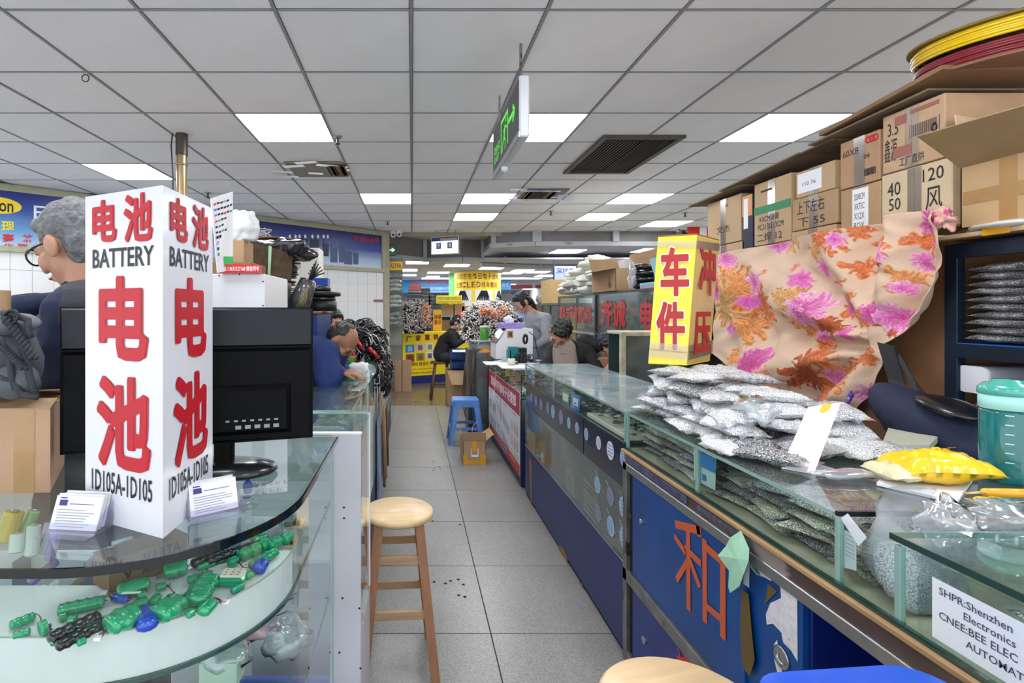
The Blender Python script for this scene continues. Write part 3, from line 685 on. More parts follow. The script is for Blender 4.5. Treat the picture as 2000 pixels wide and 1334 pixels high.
m = MB(); m.hexa(q, [p+Vector((0, 0, .052)) for p in q]); m.build('carton_body', mat('brown_box', (.48, .36, .25), .75, vary=.06), VB)
m = MB(); m.text('VARTA', a+d*ln*.40+Vector((0, 0, .026)), d, (0, 0, 1), h=.020, w=ln*.5, off=.0008, bold=.03); m.text('PROFESSIONAL', a+d*ln*.40+Vector((0, 0, .010)), d, (0, 0, 1), h=.008, w=ln*.5, off=.0008)
o = a+d*ln*.12-n_*.0008+Vector((0, 0, .012)); m.add([o+Vector((0, 0, .024)), o+d*.014, o+d*.028+Vector((0, 0, .024)), o+d*.022+Vector((0, 0, .024)), o+d*.014+Vector((0, 0, .009)), o+d*.006+Vector((0, 0, .024))], [(0, 1, 4, 5), (1, 2, 3, 4)]); m.build('lettering', INK, VB)
m = MB(); m.tube([(-1.3, AC.y-.279, .9315)]+[(x, y, .9315) for x, y in arc(.279, 30)], .0014, 5); m.build('acrylic_rim', mat('rim_grey', (.62, .66, .64), .3), cc)
TR = mat('tray_white', (.90, .91, .93), .4)
def tray(x0, x1, y0, z0, z1, n, label):
 t = T('divided_tray', label, 'tray', ((x0+x1)/2, y0, z0)); MB().cbox(x0, x1, y0, y0+.006, z0, z1, .001).build('back', TR, t)
 MB().cbox(x0, x1, y0-.045, y0, z0, z0+.004, .001).build('floor_strip', TR, t); MB().cbox(x0, x1, y0-.047, y0-.045, z0, z0+.018, .0008).build('lip', GL, t)
 for k in range(n+1): x = x0+(x1-x0)*k/n; MB().box(x-.0008, x+.0008, y0-.045, y0, z0, z1).build('divider', mat('divider_grey', (.55, .58, .65), .3), t)
 return t
tray(-.98, -.46, .99, .8605, .945, 4, 'white tray with dividers behind the riser, lower left'); tray(-.45, -.27, 1.10, .90, .965, 2, 'white tray with dividers behind the riser, lower right')
cols = [((.55, .72, .80), 'pale blue'), ((.86, .88, .88), 'white'), ((.80, .84, .84), 'light grey'), ((.52, .44, .70), 'violet'), ((.50, .47, .44), 'grey-brown'), ((.86, .72, .12), 'yellow'), ((.55, .75, .50), 'pale green')]
clab = ['fat pale blue battery cell at the far left end of the divided tray', 'slim white battery cell beside the fat pale blue one', 'white battery cell in the second slot of the divided tray', 'short grey-brown cell standing end-on left in the divided tray',
 'long grey-brown battery cell lying across the middle of the divided tray', 'short grey-brown cell end-on right in the divided tray', 'fat yellow battery cell under the glass at the left picture edge', 'pale green battery cell just right of the yellow one', 'white round battery below the yellow one',
 'light grey battery cell leaning below the pale green one', 'pale blue battery cell left of the card holder', 'violet battery cell under the left card holder', 'violet battery cell lying behind the divided tray', 'large white button battery under the glass before the sign', 'light grey button battery beside the large white one']
k = 0
for (px, py, ci, r_, L_, z, up_) in ((12, 1205, 0, .017, .05, .885, 0), (40, 1188, 1, .007, .045, .885, 0), (62, 1184, 1, .009, .05, .885, 0), (98, 1165, 4, .010, .02, .885, 0), (140, 1155, 4, .011, .05, .885, 0), (170, 1145, 4, .009, .02, .885, 0),
                               (10, 1055, 5, .017, .05, .98, 1), (44, 1050, 6, .010, .05, .975, 1), (32, 1078, 1, .012, .03, .975, 1), (62, 1085, 2, .011, .05, .97, 1), (85, 1080, 0, .008, .04, .965, 1), (96, 1092, 3, .009, .045, .96, 1), (57, 1140, 3, .008, .05, .93, 0), (240, 1066, 1, .018, .012, .97, 1), (214, 1082, 2, .013, .012, .97, 1)):
 p = onz(px, py, z); c_, nm = cols[ci]; where = 'standing in the upper left of the round case' if up_ else 'in the white divided tray at the left'
 t = T('battery_cell', clab[k], 'battery', p); k += 1
 ax = Vector((.25, .55, .25)) if not up_ else Vector((R.uniform(-.3, .3), .2, .9)); ax.normalize()
 MB().cyl(p, p+ax*L_, r_, 14).build('sleeve', mat('cell_'+nm.replace(' ', '_').replace('-', '_'), c_, .35, coat=.3), t)
 MB().cyl(p-ax*.0015, p+ax*.0002, r_*.8, 14).build('terminal', mat('cell_end', (.50, .52, .48), .4, .6), t)
 if up_ and L_ > .02: MB().cyl(p+ax*L_, p+ax*(L_+.003), r_*.4, 10).build('terminal', ALU, t)
def crumple(name, c, s, mm, label, cat, seed, amp=.25, group=None, n=18, k=12, flat=None):
 m = MB(); m.ell(c, s, n, k); cv = Vector(c)
 out = []
 for v in m.v:
  d = Vector(v)-cv; f = 1+amp*smooth_noise(d, 1.6/max(s), seed)+amp*.6*smooth_noise(d, 4/max(s), seed+3)
  d = d*f
  if flat is not None and d.z < -flat: d.z = -flat
  out.append(tuple(cv+d))
 m.v = out
 return one(name, m, mm, label, cat, group)
PINKB = glassmat('pink_film', (.95, .84, .87), .12, .2, .45, (.92, .80, .84))
for a in ((onz(500, 1225, .66), (.05, .04, .02), PINKB, 'pinkish plastic bag on the lower shelf of the round case', 1), (onz(430, 1300, .62)+Vector((0, 0, .03)), (.07, .05, .03), POLY, 'clear plastic bag of parts low in the round case, left', 2), (onz(560, 1260, .62)+Vector((0, 0, .02)), (.05, .05, .04), POLY, 'clear plastic bag low in the round case, right', 3)):
 crumple('plastic_bag', a[0], a[1], a[2], a[3], 'bag', a[4], .5)
for k, (pa, pb, nm) in enumerate((((300, 1330), (500, 1195), 'left'), ((400, 1290), (555, 1190), 'middle'), ((430, 1250), (540, 1200), 'right'))):
 m = MB()
 a = onz(*pa, .63); b = onz(*pb, .63)
 for j in range(9): m.mi = j % 3; lead(m, a+Vector((R.uniform(-.02, .02), R.uniform(-.03, .03), .01+.002*j)), b+Vector((R.uniform(-.02, .02), R.uniform(-.03, .03), .01+.002*j)), 9, .012, .0013)
 one('wire_bundle', m, [WRED, BCAB, mat('brown_wire', (.35, .22, .17), .45)], '%s bundle of red and black wires on the lower shelf of the round case' % nm, 'wires')
MB_ = MB(); a = onz(440, 1300, .64); MB_.cbox(a.x-.05, a.x+.03, a.y-.02, a.y+.04, .6005, .655, .003); one('cable_tray_box', MB_, mat('pale_green_box', (.72, .80, .74), .5), 'pale green carton on the lower shelf of the round case', 'box')
for (px, py, z, ww, dd, nm) in ((560, 1025, .93, .075, .05, 'upper'), (545, 1062, .90, .075, .05, 'lower')):
 p = onz(px, py, z); t = T('circuit_board', 'small green circuit board under the glass at the right of the round case, %s one' % nm, 'circuit board', p)
 MB().cbox(p.x-ww/2, p.x+ww/2, p.y-dd/2, p.y+dd/2, z, z+.004, .001).build('board', mat('pcb', (.70, .68, .52), .5), t)
 MB().cbox(p.x-ww*.28, p.x+ww*.22, p.y-dd*.4, p.y+dd*.4, z+.004, z+.014, .001).build('screen', mat('lcd_grey', (.42, .47, .46), .2), t)
 for j in range(4): MB().cbox(p.x+ww*(.26+.06*j), p.x+ww*(.29+.06*j), p.y-dd*.3, p.y, z+.004, z+.016, .0005).build('component', [BLACK, YTAPE][j % 2], t)
CB = None
for k in range(9):
 px = 500+14*(k % 5)+3*(k//5); py = 952+14*(k//5)-2*(k % 5); p = onz(px, py, .955)
 o = MB()
 if CB is None:
  t = T('clear_terminal_holder', 'clear moulded plastic holder in the heap under the glass at the right', 'holder', (0, 0, 0), 'clear plastic holders')
  m = MB(); m.lathe([(0, 0), (.008, 0), (.009, .012), (.0075, .012), (.0065, .002), (0, .002)], (0, 0, 0), 14); m.build('cup', ACR, t)
  MB().cyl((0, 0, .002), (0, 0, .009), .004, 10).build('pin', STEEL, t); CB = t; t.location = p
 else: dup(CB, p, (R.uniform(-.4, .4), R.uniform(-.4, .4), 0))
for (px, nm) in ((452, 'left'), (484, 'right')):
 p = onz(px, 962, .96); m = MB(); m.lathe([(0, 0), (.010, 0), (.012, .02), (.006, .028), (.006, .036), (0, .036)], p, 14)
 one('blue_connector', m, BSH, 'blue round connector under the glass beside the card holder, %s one' % nm, 'connector')
m = MB(); p = onz(470, 985, .97); m.lathe([(.012, 0), (.045, 0), (.047, .006), (.012, .006)], p, 28); one('clear_spool', m, ACR, 'clear round spool under the glass beside the right card holder', 'spool')
# ---- battery sign (three-sided prism)
N0 = onz(318, 1052, ZT); N0.z = 0
L0 = Vector((-.568, .912, 0)); R0 = Vector((-.386, 1.015, 0))
bs = T('battery_sign', 'tall white three-sided sign with red and black lettering on the glass case', 'sign', (N0.x, N0.y, ZT))
zt = ZT+.556
SW = mat('sign_white', (.89, .89, .92), .2, coat=.25)
m = MB(); pts = [N0, R0, L0]
m.prism([(p.x, p.y) for p in pts], ZT, zt); m.build('sign_body', SW, bs)
m = MB(); mk = MB()
for (A, B, flip) in ((N0, L0, 1), (N0, R0, 0)):
 o = (B if flip else A).copy(); e = (A if flip else B).copy(); u = (e-o); W_ = u.length; u.normalize(); U = Vector((0, 0, 1))
 def tx(M, s, fx, w_, z0, z1, bold=.03): M.text(s, Vector((o.x, o.y, 0))+u*(fx*W_)+U*z0, u, U, w=w_*W_, h=z1-z0, off=.0012, bold=bold)
 d_ = 0
 tx(m, '电', .11, .33, ZT+.474, ZT+.546, .035); tx(m, '池', .53, .36, ZT+.470, ZT+.549, .035)
 tx(mk, 'BATTERY', .11, .79, ZT+.431, ZT+.463, .015)
 tx(m, '电', .20, .64, ZT+.276, ZT+.416, .035); tx(m, '池', .17, .70, ZT+.096, ZT+.250, .035)
 tx(mk, '1D105A-1D105', .10, .78, ZT+.052, ZT+.088, .012)
m.build('red_lettering', mat('sign_red', (.76, .06, .14), .45), bs); mk.build('black_lettering', mat('sign_black', (.10, .10, .16), .4), bs)
# ---- card holders with business cards
def card_holder(p, rz, label):
 t = T('card_holder', label, 'card holder', p)
 m = MB(); w_, d_, h_ = .046, .036, .05; th = .0022
 m.cbox(-w_, w_, -d_, d_, 0, th, .001)
 for sx in (-1, 1): m.add([(sx*w_, -.018, 0), (sx*w_, .022, 0), (sx*w_, .040, h_), (sx*w_, -.0, h_*.55), (sx*(w_-th), -.018, 0), (sx*(w_-th), .022, 0), (sx*(w_-th), .040, h_), (sx*(w_-th), -.0, h_*.55)], [(0, 1, 2, 3), (7, 6, 5, 4), (0, 3, 7, 4), (3, 2, 6, 7), (2, 1, 5, 6)])
 m.hexa([(-w_, .020, 0), (w_, .020, 0), (w_, .023, 0), (-w_, .023, 0)], [(-w_, .038, h_), (w_, .038, h_), (w_, .041, h_), (-w_, .041, h_)])
 m.hexa([(-w_, -.020, 0), (w_, -.020, 0), (w_, -.018, 0), (-w_, -.018, 0)], [(-w_, -.014, .016), (w_, -.014, .016), (w_, -.012, .016), (-w_, -.012, .016)])
 h = m.build('acrylic_stand', ACR, t, world=False)
 dirv = Vector((0, .36, .93)).normalized(); nrm = Vector((0, -.93, .36))
 def cq(y, x0, x1, z0, z1, off=0):
  b = Vector((0, y, .004)); return [b+Vector((x0, 0, 0))+dirv*z0+nrm*off, b+Vector((x1, 0, 0))+dirv*z0+nrm*off, b+Vector((x1, 0, 0))+dirv*z1+nrm*off, b+Vector((x0, 0, 0))+dirv*z1+nrm*off]
 m = MB()
 for k in range(6): m.slab(*cq(.012-.004*k, -.040+R.uniform(-.002, .002), .040+R.uniform(-.002, .002), 0, .052+R.uniform(-.002, .002)), .0022)
 m.build('business_cards', PAPER, t, world=False, kind='stuff')
 m = MB(); y = .012-.004*5
 m.add(cq(y, -.034, -.020, .036, .045, .0028), [(0, 1, 2, 3)]); m.add(cq(y, -.034, -.022, .047, .049, .0028), [(0, 1, 2, 3)]); m.add(cq(y, -.016, .028, .0385, .0395, .0028), [(0, 1, 2, 3)])
 m.build('blue_print', mat('card_blue', (.20, .22, .52), .5), t, world=False)
 m = MB()
 for i in range(7): m.add(cq(y, -.034, .006+R.uniform(0, .026), .004+.0042*i, .0052+.0042*i, .0028), [(0, 1, 2, 3)])
 m.build('grey_print', mat('card_grey', (.60, .62, .68), .5), t, world=False)
 t.rotation_euler = (0, 0, rz)
p = onz(150, 1036, ZT); card_holder(p, -.12, 'clear holder of white business cards left of the battery sign')
p = onz(418, 1002, ZT); card_holder(p, .62, 'clear holder of white business cards right of the battery sign')
# ---- monitor seen from behind
MO = T('monitor', 'wide black monitor seen from the back behind the battery sign', 'monitor', (-.5, 1.18, ZT))
MX = mat('monitor_black', (.025, .025, .04), .55, spec=.12)
A = P(117, 600, 1.07); B = P(611, 606, 1.22); u = B-A; u.z = 0; Wm = u.length; u.normalize(); n = Vector((u.y, -u.x, 0))
def mp(x, y, z): return Vector((A.x, A.y, 0))+u*x+n*y+Vector((0, 0, z))
z1 = A.z; z0 = P(117, 889, 1.07).z
def mbox(M, x0, x1, y0, y1, a, b, ins=0):
 M.hexa([mp(x0, y0, a), mp(x1, y0, a), mp(x1-ins, y1, a+ins), mp(x0+ins, y1, a+ins)], [mp(x0, y0, b), mp(x1, y0, b), mp(x1-ins, y1, b-ins), mp(x0+ins, y1, b-ins)])
m = MB(); mbox(m, 0, Wm, -.022, 0, z0, z1); m.build('bezel', MX, MO)
m = MB(); mbox(m, .004, Wm-.004, 0, .014, z0+.004, z1-.092, .006); m.build('rear_shell', MX, MO)
m = MB(); mbox(m, .002, Wm-.002, 0, .007, z1-.088, z1-.002, .004); m.build('upper_shell', mat('monitor_gloss', (.07, .085, .12), .38, spec=.3), MO)
m = MB(); mbox(m, .05, Wm-.05, .014, .030, z0+.02, z0+.13, .012); m.build('connector_cover', MX, MO)
m = MB()
for k in range(7): mbox(m, Wm-.19+.017*k, Wm-.182+.017*k, .0302, .0306, z0+.052, z0+.056)
for k in range(5): mbox(m, Wm-.17+.02*k, Wm-.158+.02*k, .0302, .0306, z0+.036, z0+.044)
m.build('port_labels', mat('faint_print', (.62, .62, .64), .6), MO, kind='stuff')
m = MB(); c = mp(Wm*.62, .0, ZT+.001); m.cyl(c, c+Vector((0, 0, .07)), .022, 16); m.build('neck', MX, MO)
m = MB(); m.v = []; m.lathe([(0, 0), (.11, 0), (.118, .006), (.112, .016), (.06, .026), (0, .028)], c, 32); m.v = [((v[0]-c.x)*1.0+c.x, (v[1]-c.y)*.62+c.y, v[2]) for v in m.v]
m.build('stand_base', mat('stand_black', (.10, .10, .115), .22, coat=.3), MO)
# ---- carton and backpack at the far left
cb = T('taped_carton', 'tan taped carton on the glass case under the grey bag', 'carton', (-.95, 1.12, ZT))
a = onz(124, 958, ZT); q = [Vector((-1.25, .985, ZT)), onz(8, 972, ZT), onz(122, 945, ZT), Vector((-.86, 1.20, ZT)), Vector((-1.25, 1.20, ZT))]
q = [onz(-90, 965, ZT), onz(98, 962, ZT), onz(126, 905, ZT), onz(-60, 900, ZT)]
zc = HC+(CY-800)/F*q[1].y
m = MB(); m.hexa(q, [Vector((p.x, p.y, zc)) for p in q]); m.build('carton_body', mat('tan_carton', (.72, .57, .45), .6, vary=.08, scale=8, bump=.1, bscale=40), cb)
c0, c1, c2, c3 = [Vector((p.x, p.y, zc)) for p in q]
m = MB(); m.slab(c0, c1, c1.lerp(c2, .48)+Vector((0, 0, .004)), c0.lerp(c3, .48)+Vector((0, 0, .004)), .003); m.build('flap', CARD, cb)
m = MB(); m.slab(c2+Vector((0, 0, .001)), c3+Vector((0, 0, .001)), c3.lerp(c0, .46)+Vector((0, 0, .012)), c2.lerp(c1, .40)+Vector((0, 0, .020)), .003); m.build('flap', CARD, cb)
d = (q[1]-q[0]).normalized(); nn = Vector((d.y, -d.x, 0))*.0008
m = MB(); e0 = q[0].lerp(q[1], .62)+nn; e1 = q[0].lerp(q[1], .84)+nn; U = Vector((0, 0, zc-ZT)); m.add([e0, e1, e1+U, e0+U], [(0, 1, 2, 3)]); m.build('tape', TAPE, cb)
BG = mat('bag_grey', (.33, .35, .38), .7, vary=.15, scale=30, bump=.3, bscale=500)
bp = T('backpack', 'slate grey backpack with straps and braided cords on the tan carton', 'bag', (-1.0, 1.10, zc))
def blob(M, c, s, seed, amp=.1, n=20, k=14, rot=None):
 o = len(M.v); M.ell(c, s, n, k, rot); cv = Vector(c)
 for i in range(o, len(M.v)):
  d = Vector(M.v[i])-cv; M.v[i] = tuple(cv+d*(1+amp*smooth_noise(d, 1.5/max(s), seed)+amp*.5*smooth_noise(d, 5/max(s), seed)))
b1 = P(-10, 700, 1.09)
m = MB(); blob(m, b1+Vector((-.02, .0, 0)), (.105, .085, .088), 3, .12, 32, 22); m.build('main_compartment', BG, bp)
m = MB(); blob(m, P(30, 745, 1.02), (.045, .03, .034), 5, .1); m.build('front_pocket', BG, bp)
m = MB(); blob(m, P(18, 632, 1.05), (.055, .045, .022), 7, .15); m.build('top_flap', mat('bag_grey_light', (.42, .43, .46), .65, vary=.1, scale=30, bump=.3, bscale=500), bp)
WEB = mat('webbing', (.20, .21, .23), .7, bump=.3, bscale=700)
for pts in ([(5, 610), (38, 640), (52, 700), (70, 770)], [(0, 735), (30, 745), (45, 770), (75, 775)], [(20, 610), (55, 625), (60, 660)], [(0, 660), (22, 700), (30, 760)]):
 m = MB(); pp = [P(x, y, 1.0-.001*i) for i, (x, y) in enumerate(pts)]
 sm = [pp[0]]
 for i in range(len(pp)-1):
  for k in range(1, 5): sm.append(pp[i].lerp(pp[i+1], k/4)+Vector((0, -.004*math.sin(k*PI/4), 0)))
 m.tube(sm, .0065, 8); m.build('strap', WEB, bp)
for s0 in (((10, 620), (68, 700)), ((0, 672), (48, 720))):
 m = MB(); a = P(*s0[0], .985); b = P(*s0[1], .985)
 for ph in (0, 2.1, 4.2): m.tube([a.lerp(b, i/26)+Vector((math.sin(i*.9+ph)*.005, math.cos(i*.9+ph)*.005, 0)) for i in range(27)], .0042, 6)
 m.build('braided_cord', WEB, bp)
m = MB(); m.torus(P(20, 620, .985), .014, .003, 16, 6, Matrix.Rotation(1.2, 3, 'X')); m.build('buckle', BLACK, bp)
m = MB(); m.v = []; m.cyl(P(3, 592, 1.22)-Vector((0, 0, .035)), P(3, 592, 1.22)+Vector((0, 0, .03)), .018, 18); one('tape_roll_core', m, CARD, 'small brown cardboard tube at the left edge beside the arm', 'tube')
# ---- white cabinet right of the round case
wc = T('white_display_cabinet', 'narrow white display cabinet with glass top beside the aisle stool', 'display case', (-.30, 1.66, 0))
xa, xb, ya, yb = -.52, -.148, 1.51, 1.83
SCR = mat('screw_dark', (.15, .15, .17), .4, .6)
MB().cbox(-.232, xb, ya, ya+.018, 0, ZT, .0015).build('front_panel', WHITE, wc)
MB().cbox(xa, -.232, ya+.19, ya+.20, 0, ZT-.02, .001).build('back_panel', WHITE, wc)
MB().cbox(xa, -.232, ya, ya+.012, 0, .34, .001).build('blue_panel', mat('blue_plinth', (.30, .38, .66), .4), wc)
MB().cbox(xb-.018, xb, ya+.018, yb, 0, .44, .0015).build('side_panel', WHITE, wc)
MB().box(xb-.006, xb, ya+.018, yb-.004, .44, ZT-.008).build('side_glass', GL, wc)
MB().cbox(xb-.008, xb+.002, yb-.006, yb+.002, .44, ZT, .001).build('edge_strip', PAPER, wc)
MB().box(xa, xb, ya+.018, yb, ZT-.007, ZT).build('glass_top', GLT, wc)
MB().cbox(xa, xb+.002, ya, ya+.018, ZT, ZT+.006, .001).build('top_trim', PAPER, wc); MB().cbox(xa, xb+.002, yb-.003, yb+.003, ZT-.004, ZT+.004, .001).build('top_trim', GEL, wc)
MB().cbox(xa, xb-.02, ya+.02, yb-.005, .66, .672, .001).build('shelf', WHITE, wc)
MB().cbox(xa, xb-.02, ya+.02, yb-.005, .90, .906, .001).build('shelf', GLD, wc)
sc = None
for (px, py) in ((672, 991), (672, 1012), (669, 1168), (702, 1188), (663, 1274), (704, 1305)):
 p = P(px, py, ya)
 if sc is None: m = MB(); m.cyl((0, -.002, 0), (0, .0, 0), .0032, 10); sc = o = m.build('screw', SCR, wc, world=False)
 else: o = sc.copy(); C.objects.link(o)
 o.location = p-wc.location
# ---- wooden bar stools
def bar_stool(label, x, y, h, r, rz):
 t = T('bar_stool', label, 'stool', (0, 0, 0))
 m = MB(); m.lathe([(0, h-.030), (r-.012, h-.030), (r-.003, h-.022), (r, h-.014), (r-.003, h-.005), (r-.010, h), (0, h)], (0, 0, 0), 48); m.build('seat', WOOD, t)
 for sx in (-1, 1):
  for sy in (-1, 1):
   a = Vector((sx*.135, sy*.135, 0)); b = Vector((sx*.078, sy*.078, h-.03)); w_ = .017
   m = MB(); m.hexa([a+Vector(q) for q in ((-w_, -w_, 0), (w_, -w_, 0), (w_, w_, 0), (-w_, w_, 0))], [b+Vector(q) for q in ((-w_, -w_, 0), (w_, -w_, 0), (w_, w_, 0), (-w_, w_, 0))]); m.build('leg', WOODL, t)
 def lp(sx, sy, z): f = z/(h-.03); return Vector((sx*(.135-.057*f), sy*(.135-.057*f), z))
 for (z, d) in ((h*.73, 0), (h*.56, 1), (h*.40, 0), (h*.22, 1)):
  for s_ in (-1, 1):
   a, b = (lp(-1, s_, z), lp(1, s_, z)) if not d else (lp(s_, -1, z-.03), lp(s_, 1, z-.03))
   m = MB();
   if not d: m.cbox(a.x, b.x, a.y-.008, a.y+.008, z-.016, z+.016, .002)
   else: m.cbox(a.x-.008, a.x+.008, a.y, b.y, z-.046, z-.014, .002)
   m.build('rung', WOODR, t)
 t.location = (x, y, 0); t.rotation_euler = (0, 0, rz)
 return t
bar_stool('pale wooden bar stool in the aisle beside the white cabinet', -.055, 2.10, .605, .142, .06)
bar_stool('pale wooden bar stool in the right foreground before the blue doors', .515, .985, .65, .160, .3)
BS = T('blue_topped_stool', 'bright blue square-topped stool in the bottom right foreground', 'stool', (.655, .66, 0)); BS.rotation_euler = (0, 0, .09)
def rrect(x0, x1, y0, y1, r, n=6):
 o = []
 for (cx, cy, a) in ((x1-r, y1-r, 0), (x0+r, y1-r, PI/2), (x0+r, y0+r, PI), (x1-r, y0+r, 1.5*PI)):
  for i in range(n+1): th = a+PI/2*i/n; o.append((cx+r*math.cos(th), cy+r*math.sin(th)))
 return o
m = MB(); m.prism(rrect(.51, .80, .49, .805, .055), .82, .85); m.build('seat', mat('bright_blue_paint', (.05, .33, .82), .3, coat=.3, vary=.05, scale=5), BS)
m = MB(); m.prism(rrect(.517, .793, .497, .798, .05), .80, .82); m.build('under_seat', WOODR, BS)
for (x, y) in ((.55, .54), (.76, .54), (.55, .76), (.76, .76)): MB().cbox(x-.016, x+.016, y-.016, y+.016, 0, .80, .002).build('leg', mat('bright_blue_paint', (.05, .33, .82)), BS)
# == RIGHT SIDE: counters
XF = .86; ZA = .990
def crumpled_bag_mesh(w_, d_, h_, seed, n=18, k=12):
 """pillow-shaped heat-sealed bag: flat seams at both short ends, crinkled faces"""
 vs = []; fs = []
 r = random.Random(seed); px_, py_ = r.uniform(.35, .65), r.uniform(.4, .6)
 for side in (0, 1):
  for i in range(n+1):
   for j in range(k+1):
    u = i/n; v = j/k
    a = max(0, 1-abs(2*(u-.5))**5)*max(0, 1-abs(2*(v-.5))**4)
    lump = .75+.45*noise.noise(Vector((u*3+seed, v*3, side*5)))+.22*noise.noise(Vector((u*9+seed, v*9, 3+side)))
    z = (a**.6)*h_*.5*lump
    cr = .016*h_*math.sin(u*37+seed+v*9)*(1 if side else .3)
    x = (u-.5)*w_*(1-.06*a); y = (v-.5)*d_*(1-.05*a)+.02*d_*math.sin(u*7+seed)
    sag = -.10*h_*(abs(2*(u-.5))**4)
    vs.append((x, y, h_*.42+(z+cr if side else -z*.85)+sag))
 o = (n+1)*(k+1)
 for i in range(n):
  for j in range(k):
   a = i*(k+1)+j; fs.append((a, a+1, a+k+2, a+k+1)); fs.append((o+a, o+a+k+1, o+a+k+2, o+a+1))
 for i in range(n): a = i*(k+1); fs.append((a, a+k+1, o+a+k+1, o+a)); a += k; fs.append((a+k+1, a, o+a, o+a+k+1))
 for j in range(k): fs.append((j+1, j, o+j, o+j+1)); a = n*(k+1)+j; fs.append((a, a+1, o+a+1, o+a))
 return vs, fs
PB = {}
def bag_proto(key, mm, w_, d_, h_, seed, film=True):
 """pin bag: filled body plus clear sealed end flaps"""
 t = T('pin_bag', 'x', 'bag', (0, 0, 0), 'g')
 m = MB(); m.add(*crumpled_bag_mesh(w_, d_, h_, seed), True); m.build('filled_bag', mm, t)
 m = MB(); r = random.Random(seed+50)
 for sx in (-1, 1):
  n = 8
  for i in range(n):
   y0 = (-.5+i/n)*d_*.96; y1 = (-.5+(i+1)/n)*d_*.96; z0 = h_*.3; f = lambda y: h_*(.32+.35*noise.noise(Vector((y*40, seed, sx))))
   e = w_*(.5+r.uniform(.05, .10)); m.add([(sx*w_*.47, y0, h_*.4), (sx*w_*.47, y1, h_*.4), (sx*e, y1, f(y1)), (sx*e, y0, f(y0))], [(0, 1, 2, 3)], True)
 if film: m.build('sealed_end', POLY, t, kind='stuff')
 PB[key] = t; t['used'] = 0; return t
def put_bag(key, loc, rot, label, group, scale=1):
 t = PB[key]
 if not t['used']:
  t['used'] = 1; t.location = loc; t.rotation_euler = rot; t.scale = (scale,)*3; t['label'] = label; t['group'] = group; t.name = 'pin_bag'; return t
 return dup(t, loc, rot, label, group, scale)
for i in range(4): bag_proto('s%d' % i, [SILV, SILVL, SILV, SILVD][i], .18, .12, .047, i*3+1)
for i in range(3): bag_proto('g%d' % i, [SILVG, SILVD, SILVG][i], .20, .12, .034, i*3+20)
for i in range(2): bag_proto('d%d' % i, SILVD, .235, .17, .040, i*5+40)
bag_proto('big', SILVL, .24, .15, .06, 77)
# ---- counter A: steel framed counter with blue doors
CA = T('steel_counter', 'long steel-framed glass counter with blue doors at the right front', 'counter', (1.15, 1.4, 0))
XB = 1.42; YA0, YA1 = .30, 2.11
def xa_box(x0, x1, y0, y1, z0, z1, name, mm, b=.002, par=None): return MB().cbox(x0, x1, y0, y1, z0, z1, b).build(name, mm, par or CA)
zg = .848        # bottom of the glass band
for (y0, y1) in ((1.59, 2.105), (1.07, 1.585)):
 MB().box(XF, XF+.006, y0, y1, zg, ZA-.008).build('front_glass', GL, CA); MB().box(XF-.002, XB, y0, y1+.004, ZA-.008, ZA).build('glass_top', GLT, CA)
 MB().box(XF-.0035, XF-.002, y0, y1+.004, ZA-.0085, ZA+.0005).build('glass_edge', GEL, CA)
MB().box(XF, XF+.006, .30, 1.062, zg, ZA-.008).build('front_glass', GL, CA)
ZN = ZA+.012
MB().box(XF-.006, XB, .30, .938, ZN-.010, ZN).build('glass_top', GLT, CA); MB().box(XF-.0075, XF-.006, .30, .938, ZN-.0105, ZN+.0005).build('glass_edge', GE, CA); MB().box(XF-.006, XB, .938, .9395, ZN-.0105, ZN+.0005).build('glass_edge', GEL, CA)
MB().box(XF+.002, XB, 1.062, 1.069, ZA-.009, ZA+.001).build('glass_edge', mat('black_edge', (.06, .08, .08), .2), CA)
for y in (2.10, 1.588, 1.062, .93): MB().cbox(XF-.001, XF+.010, y-.006, y+.006, zg, ZA-.008, .001).build('glass_mullion', GEL, CA)
for y in (1.064, .9): MB().box(XF+.01, XB-.01, y-.003, y+.003, zg, ZA-.012).build('glass_divider', GL, CA)
xa_box(XF, XB, YA0, YA1, zg-.012, zg, 'case_floor', mat('case_floor', (.62, .60, .52), .6, vary=.08, scale=12))
xa_box(XB-.008, XB, YA0, YA1, zg, ZA-.01, 'case_back', mat('case_back', (.45, .50, .50), .6))
MB().box(XF-.012, XF-.003, YA0, YA1, zg-.004, zg+.006).build('glass_edge', GE, CA)
xa_box(XF-.022, XF+.03, YA0, YA1, zg-.016, zg-.004, 'wooden_ledge', mat('worn_plywood', (.66, .52, .37), .65, vary=.25, scale=18, stretch=(1, .2, 1)))
BRN = mat('brown_fascia', (.36, .30, .29), .35, .35, vary=.4, scale=10, stretch=(1, .35, 1), dirt=(6, .56, (.62, .58, .55)), coat=.2)
xa_box(XF-.008, XF+.03, YA0, YA1, .790, zg-.016, 'fascia', BRN)
xa_box(XF-.016, XF-.008, 1.62, 2.08, .797, .825, 'fascia_strip', mat('blue_grey_strip', (.30, .30, .42), .4, vary=.5, scale=25))
m = MB(); m.text('鑫和五金电子有限公司', (XF-.0085, 1.57, .803), (0, -1, 0), (0, 0, 1), w=.26, h=.018); m.build('lettering', mat('faint_blue', (.45, .46, .62), .5), CA)
xa_box(XF-.014, XF+.02, YA0, YA1, .762, .792, 'steel_rail', ALU)
xa_box(XF-.014, XF+.02, YA0, YA1, .325, .372, 'steel_rail', STEEL)
xa_box(XF-.012, XF+.02, YA0, YA1, .0, .05, 'steel_rail', STEEL)
xa_box(XF-.014, XF+.02, YA1-.035, YA1, 0, .80, 'steel_post', STEEL)
xa_box(XF+.02, XB, YA1-.01, YA1, 0, .84, 'end_panel', NAVY); xa_box(XB-.01, XB, YA0, YA1, 0, .84, 'rear_panel', NAVY)
